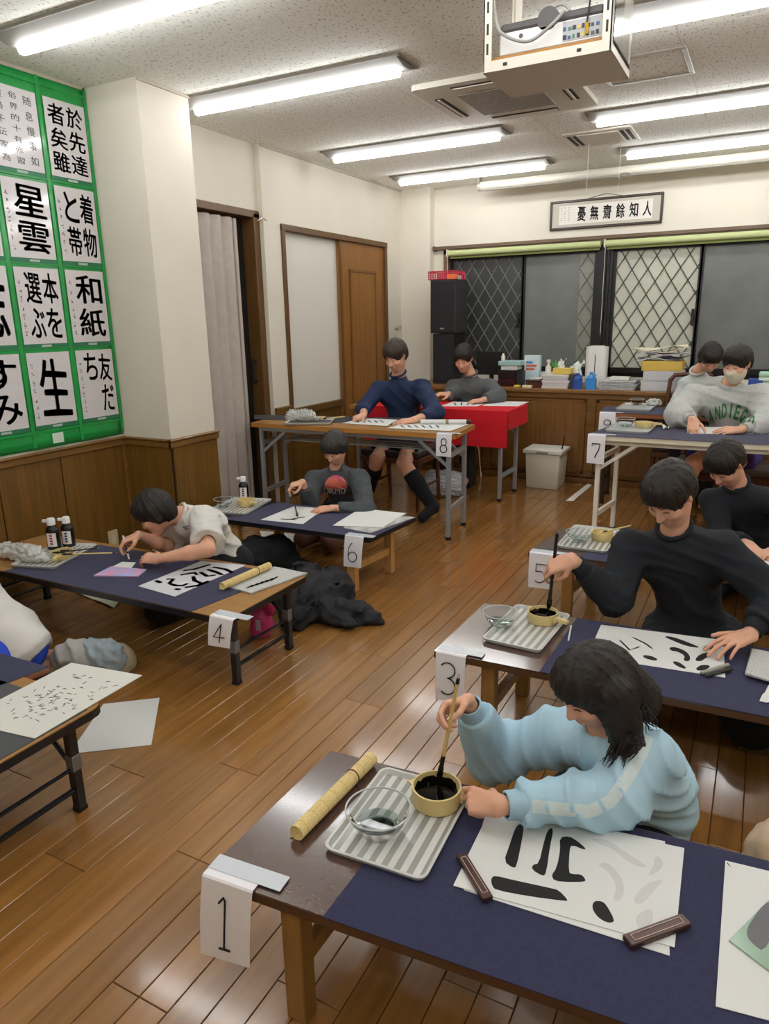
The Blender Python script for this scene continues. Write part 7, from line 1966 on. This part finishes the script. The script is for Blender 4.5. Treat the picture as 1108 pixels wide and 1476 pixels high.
o = pile('blue_grey_shirt', [Cap(Z0(132, 938, .12), Z0(156, 941, .12), .045, .055, .04), Cap(Z0(140, 950, .09), Z0(168, 954, .08), .045, .040, .04)], mat('clothes_bluegrey', '93A1A8', .9), 'blue grey garment folded on the cream bag', 'garment', .014, 30, seed=9)
pile('dark_cushion', [Cap(V((-2.38, 3.42, .03)), V((-2.0, 3.42, .03)), .05, .05, .05), Cap(V((-2.38, 3.95, .03)), V((-2.05, 3.95, .03)), .05, .05, .05), Cap(V((-2.2, 3.45, .03)), V((-2.2, 3.95, .03)), .09, .09, .08)], mat('cushion_dark', '1E2026', .9), 'thin dark floor cushion under the kneeling child', 'cushion', .004, 14, seed=10) if False else None
pp = at(378, 915, Z=0)
pk = empty('pink_pouch', (pp.x, pp.y, 0), 'bright pink plastic pouch standing on the floor under the right end of the oak table', 'pouch')
g = Group([Cap(V((pp.x, pp.y, .04)), V((pp.x, pp.y, .11)), .055, .048, .03)], [(V((0, 0, .001)), V((0, 0, -1)))])
make_mesh('pouch_body', field_mesh(Field([g], wrinkle(.005, 30, (.3, .1, 1), 3)), .006), mat('pink', 'C93A74', .4, coat=.3), pk)
g = Group([Cap(V((pp.x-.03, pp.y, .15)), V((pp.x+.045, pp.y, .155)), .022, .022, .03), Cap(V((pp.x+.045, pp.y, .155)), V((pp.x+.055, pp.y, .12)), .02, .015, .03)])
make_mesh('pouch_flap', field_mesh(Field([g], wrinkle(.004, 40, (1, .1, .3), 4)), .006), mat('pink_dark', 'B82A62', .45), pk)
bm = NB(); box(bm, (pp.x+.012, pp.y-.058, .05), (pp.x+.036, pp.y-.054, .10)); obj('label_tag', bm, mat('tag_grey', 'B9AEB8', .5), pk, False, True)
wb_ = at(1062, 1080, Z=0)
wv = empty('woven_case', (wb_.x+.14, wb_.y+.06, 0), 'yellow green case with black pattern on the floor under the second table', 'case')
bm = NB(); box(bm, (wb_.x, wb_.y, .0), (wb_.x+.34, wb_.y+.20, .06), .006); obj('lower_case', bm, mat('woven', '6C6338', .6, col2='1B1A12', nscale=12), wv, False, True)
bm = NB(); box(bm, (wb_.x-.01, wb_.y+.005, .062), (wb_.x+.35, wb_.y+.22, .12), .008); obj('upper_case', bm, mat('woven2', 'A79E62', .6, col2='2A2A1C', nscale=9), wv, False, True)
pw = at(1046, 1058, Z=0); sheet([(1040, 1010), (1056, 1010), (1064, 1058), (1046, 1055)], .001, 'white sheet on the floor beside the woven case')
pile('beige_bag', [Cap(V((.20, 1.66, .16)), V((.42, 1.66, .17)), .12, .13, .06), Cap(V((.2, 1.68, .02)), V((.42, 1.68, .02)), .12, .12, .06)], mat('bag_beige', 'C0A98C', .85), 'beige quilted cloth bag on the floor behind the right end of the foreground table', 'bag', .012, 20, seed=12)
# crumpled clear bags
PLASTIC = mat('crumpled_film', 'E3E6E2', .12, coat=.8, trans=.45, ior=1.15)
def film_bag(c, rx, ry, rz_, label, seed, tint=PLASTIC, z=0):
    c = V(c); r = empty('plastic_bag', (c.x, c.y, z), label, 'plastic bag')
    g = Group([Cap(c+V((-rx*.5, 0, rz_*.4)), c+V((rx*.5, 0, rz_*.5)), rz_*.62, rz_*.55, .03), Cap(c+V((-rx*.6, -ry*.3, rz_*.3)), c+V((rx*.3, ry*.5, rz_*.3)), rz_*.4, rz_*.4, .03), Cap(c+V((rx*.2, 0, rz_*.6)), c+V((rx*.9, ry*.2, rz_*.3)), rz_*.4, rz_*.2, .03)], [(V((0, 0, z+.001)), V((0, 0, -1)))])
    make_mesh('film', field_mesh(Field([g], crumple(.016, 110, seed), [(V((0, 0, z+.001)), V((0, 0, -1)))]), .005), tint, r)
p = at(432, 604, Z=Z8+.02); film_bag((p.x, p.y+.02, Z8+.006), .14, .06, .075, 'crumpled clear plastic bag on the black mat of the tall silver legged table', 3, z=Z8+.006)
p = at(36, 806, Z=ZL+.01); film_bag((p.x-.02, p.y, ZL+.008), .19, .05, .07, 'crumpled clear plastic bag over the tray at the left end of the oak table', 5, z=ZL+.008)
p = at(942, 582, Z=Z9+.02); film_bag((p.x, p.y, Z9+.008), .05, .03, .045, 'small crumpled clear bag beside the bowl on the brown table at the back', 8, z=Z9+.008)
p = at(612, 690, Z=.12); film_bag((-2.25, 5.28, .001), .16, .08, .20, 'white plastic shopping bag on the floor behind the tall silver legged table', 9, mat('bag_white', 'BFC3C8', .35), z=.0)
# wall socket, hooks
o = at(163, 778, X=XL+.018); bm = NB(); box(bm, (XL+.0175, o.y-.035, o.z-.06), (XL+.026, o.y+.035, o.z+.06), .002)
so = thing('wall_socket', bm, mat('socket_cream', 'CDBE98', .5), 'cream wall socket on the wood panelling behind the girl in the white T-shirt', 'socket')
bm = NB(); box(bm, (XL+.026, o.y-.012, o.z-.03), (XL+.028, o.y+.012, o.z+.03)); obj('socket_face', bm, mat('socket_face', 'DCD3B8', .4), so, False, True)
a = at(571, 474, X=XL+.045); bm = NB()
for d_ in (-.02, .02): tube(bm, [(XL+.045, a.y+d_, a.z), (XL+.08, a.y+d_, a.z-.01), (XL+.085, a.y+d_, a.z+.03)], .005, 8)
box(bm, (XL+.045, a.y-.035, a.z-.012), (XL+.052, a.y+.035, a.z+.012), .002); thing('coat_hook', bm, CHROME, 'double metal hook on the wall right of the sliding door', 'hook', smooth=True)
bm = NB(); tube(bm, [at(371, 318, X=XL+.03), at(378, 314, X=XL+.06), at(384, 318, X=XL+.06)], .004, 6); thing('wire_hook', bm, CHROME, 'thin wire hook by the top of the accordion door frame', 'hook', smooth=True)

# ================================================================= PRINTS ON THE SHIRTS
def project_glyphs(shirt, items, m, name, vd, off=.004):
    me = shirt.data; oo = V(wmat(shirt).translation)
    bv = BVHTree.FromPolygons([v.co+oo for v in me.vertices], [p.vertices[:] for p in me.polygons]); vd = V(vd).normalized()
    for bm in items:
        bmesh.ops.subdivide_edges(bm, edges=[e for e in bm.edges if e.calc_length() > .012], cuts=2, use_grid_fill=False)
        bmesh.ops.triangulate(bm, faces=bm.faces[:])
        bad = []
        for v in bm.verts:
            hit = bv.ray_cast(v.co-vd*.3, vd)
            if hit[0] is not None: v.co = hit[0]-vd*off
            else: bad.append(v)
        bmesh.ops.delete(bm, geom=bad, context='VERTS')
        extr(bm, vd*.001)
        obj(name, bm, m, shirt, False, True)
def arch_text(text, c, rx, w_, h_, uy=V((0, 0, 1)), ux=V((1, 0, 0)), sag=.05, bold=.05):
    out = []; n = len(text)
    for k, ch in enumerate(text):
        t = (k-(n-1)/2)/((n-1)/2); ang = -t*.38
        e1 = ux*math.cos(ang)+uy*math.sin(ang); e2 = uy*math.cos(ang)-ux*math.sin(ang)
        p = V(c)+ux*(t*rx)-uy*(sag*t*t); bm = NB(); w2 = w_*(.35 if ch == 'I' else 1); glyph(bm, ch, p-e1*w2/2, e1*w2, e2*h_, bold=bold); out.append(bm)
    return out
vd7 = (at(1062, 595, Y=5.0)-V((0, 0, H))).normalized()
c7 = at(1047, 602, Y=4.98)
ux = CR.copy(); ux.z = 0; ux.normalize()
GRN = mat('print_green', '3E7A45', .8)
project_glyphs(cl7['top'], arch_text('SANDIEGO', c7, .132, .030, .088, ux=ux, bold=.06, sag=.07), GRN, 'printed_letter', vd7, .005)
c6 = at(484, 703, Y=3.58); vd6 = (c6-V((0, 0, H))).normalized()
bm = NB(); pts = [bm.verts.new(c6+ux*(.072*math.cos(t))+V((0, 0, .080*math.sin(t)*(1 if math.sin(t) > 0 else .15)))) for t in [2*PI*k/28 for k in range(28)]]; bm.faces.new(pts)
bmesh.ops.triangulate(bm, faces=bm.faces[:]); bmesh.ops.subdivide_edges(bm, edges=bm.edges[:], cuts=3, use_grid_fill=True)
PINK = mat('print_pink', 'D94AA4', .7, col2='F0903A', nscale=22); project_glyphs(cl6['top'], [bm], PINK, 'printed_picture', vd6, .003)
its = []
for k, ch in enumerate('URMO'):
    bm = NB(); glyph(bm, ch, c6+ux*(-.078+k*.036)+V((0, 0, -.040)), ux*.030, V((0, 0, .036)), bold=.04); its.append(bm)
project_glyphs(cl6['top'], its, mat('print_white', 'DADADA', .7), 'printed_letter', vd6, .005)
c4_ = at(268, 761, Y=2.5); vd4 = (c4_-V((0, 0, H))).normalized()
bm = NB()
for (a_, b_, r0) in ((-.012, .004, .006), (0, .006, .007), (.011, .009, .005), (.002, -.006, .007), (.010, -.005, .005), (-.006, -.003, .005)):
    vs_ = [bm.verts.new(c4_+ux*(a_+r0*math.cos(t))+V((0, 0, b_+r0*.7*math.sin(t)))) for t in [2*PI*k/8 for k in range(8)]]; bm.faces.new(vs_)
project_glyphs(cl4['top'], [bm], INK_WASH, 'small_emblem', vd4, .003)
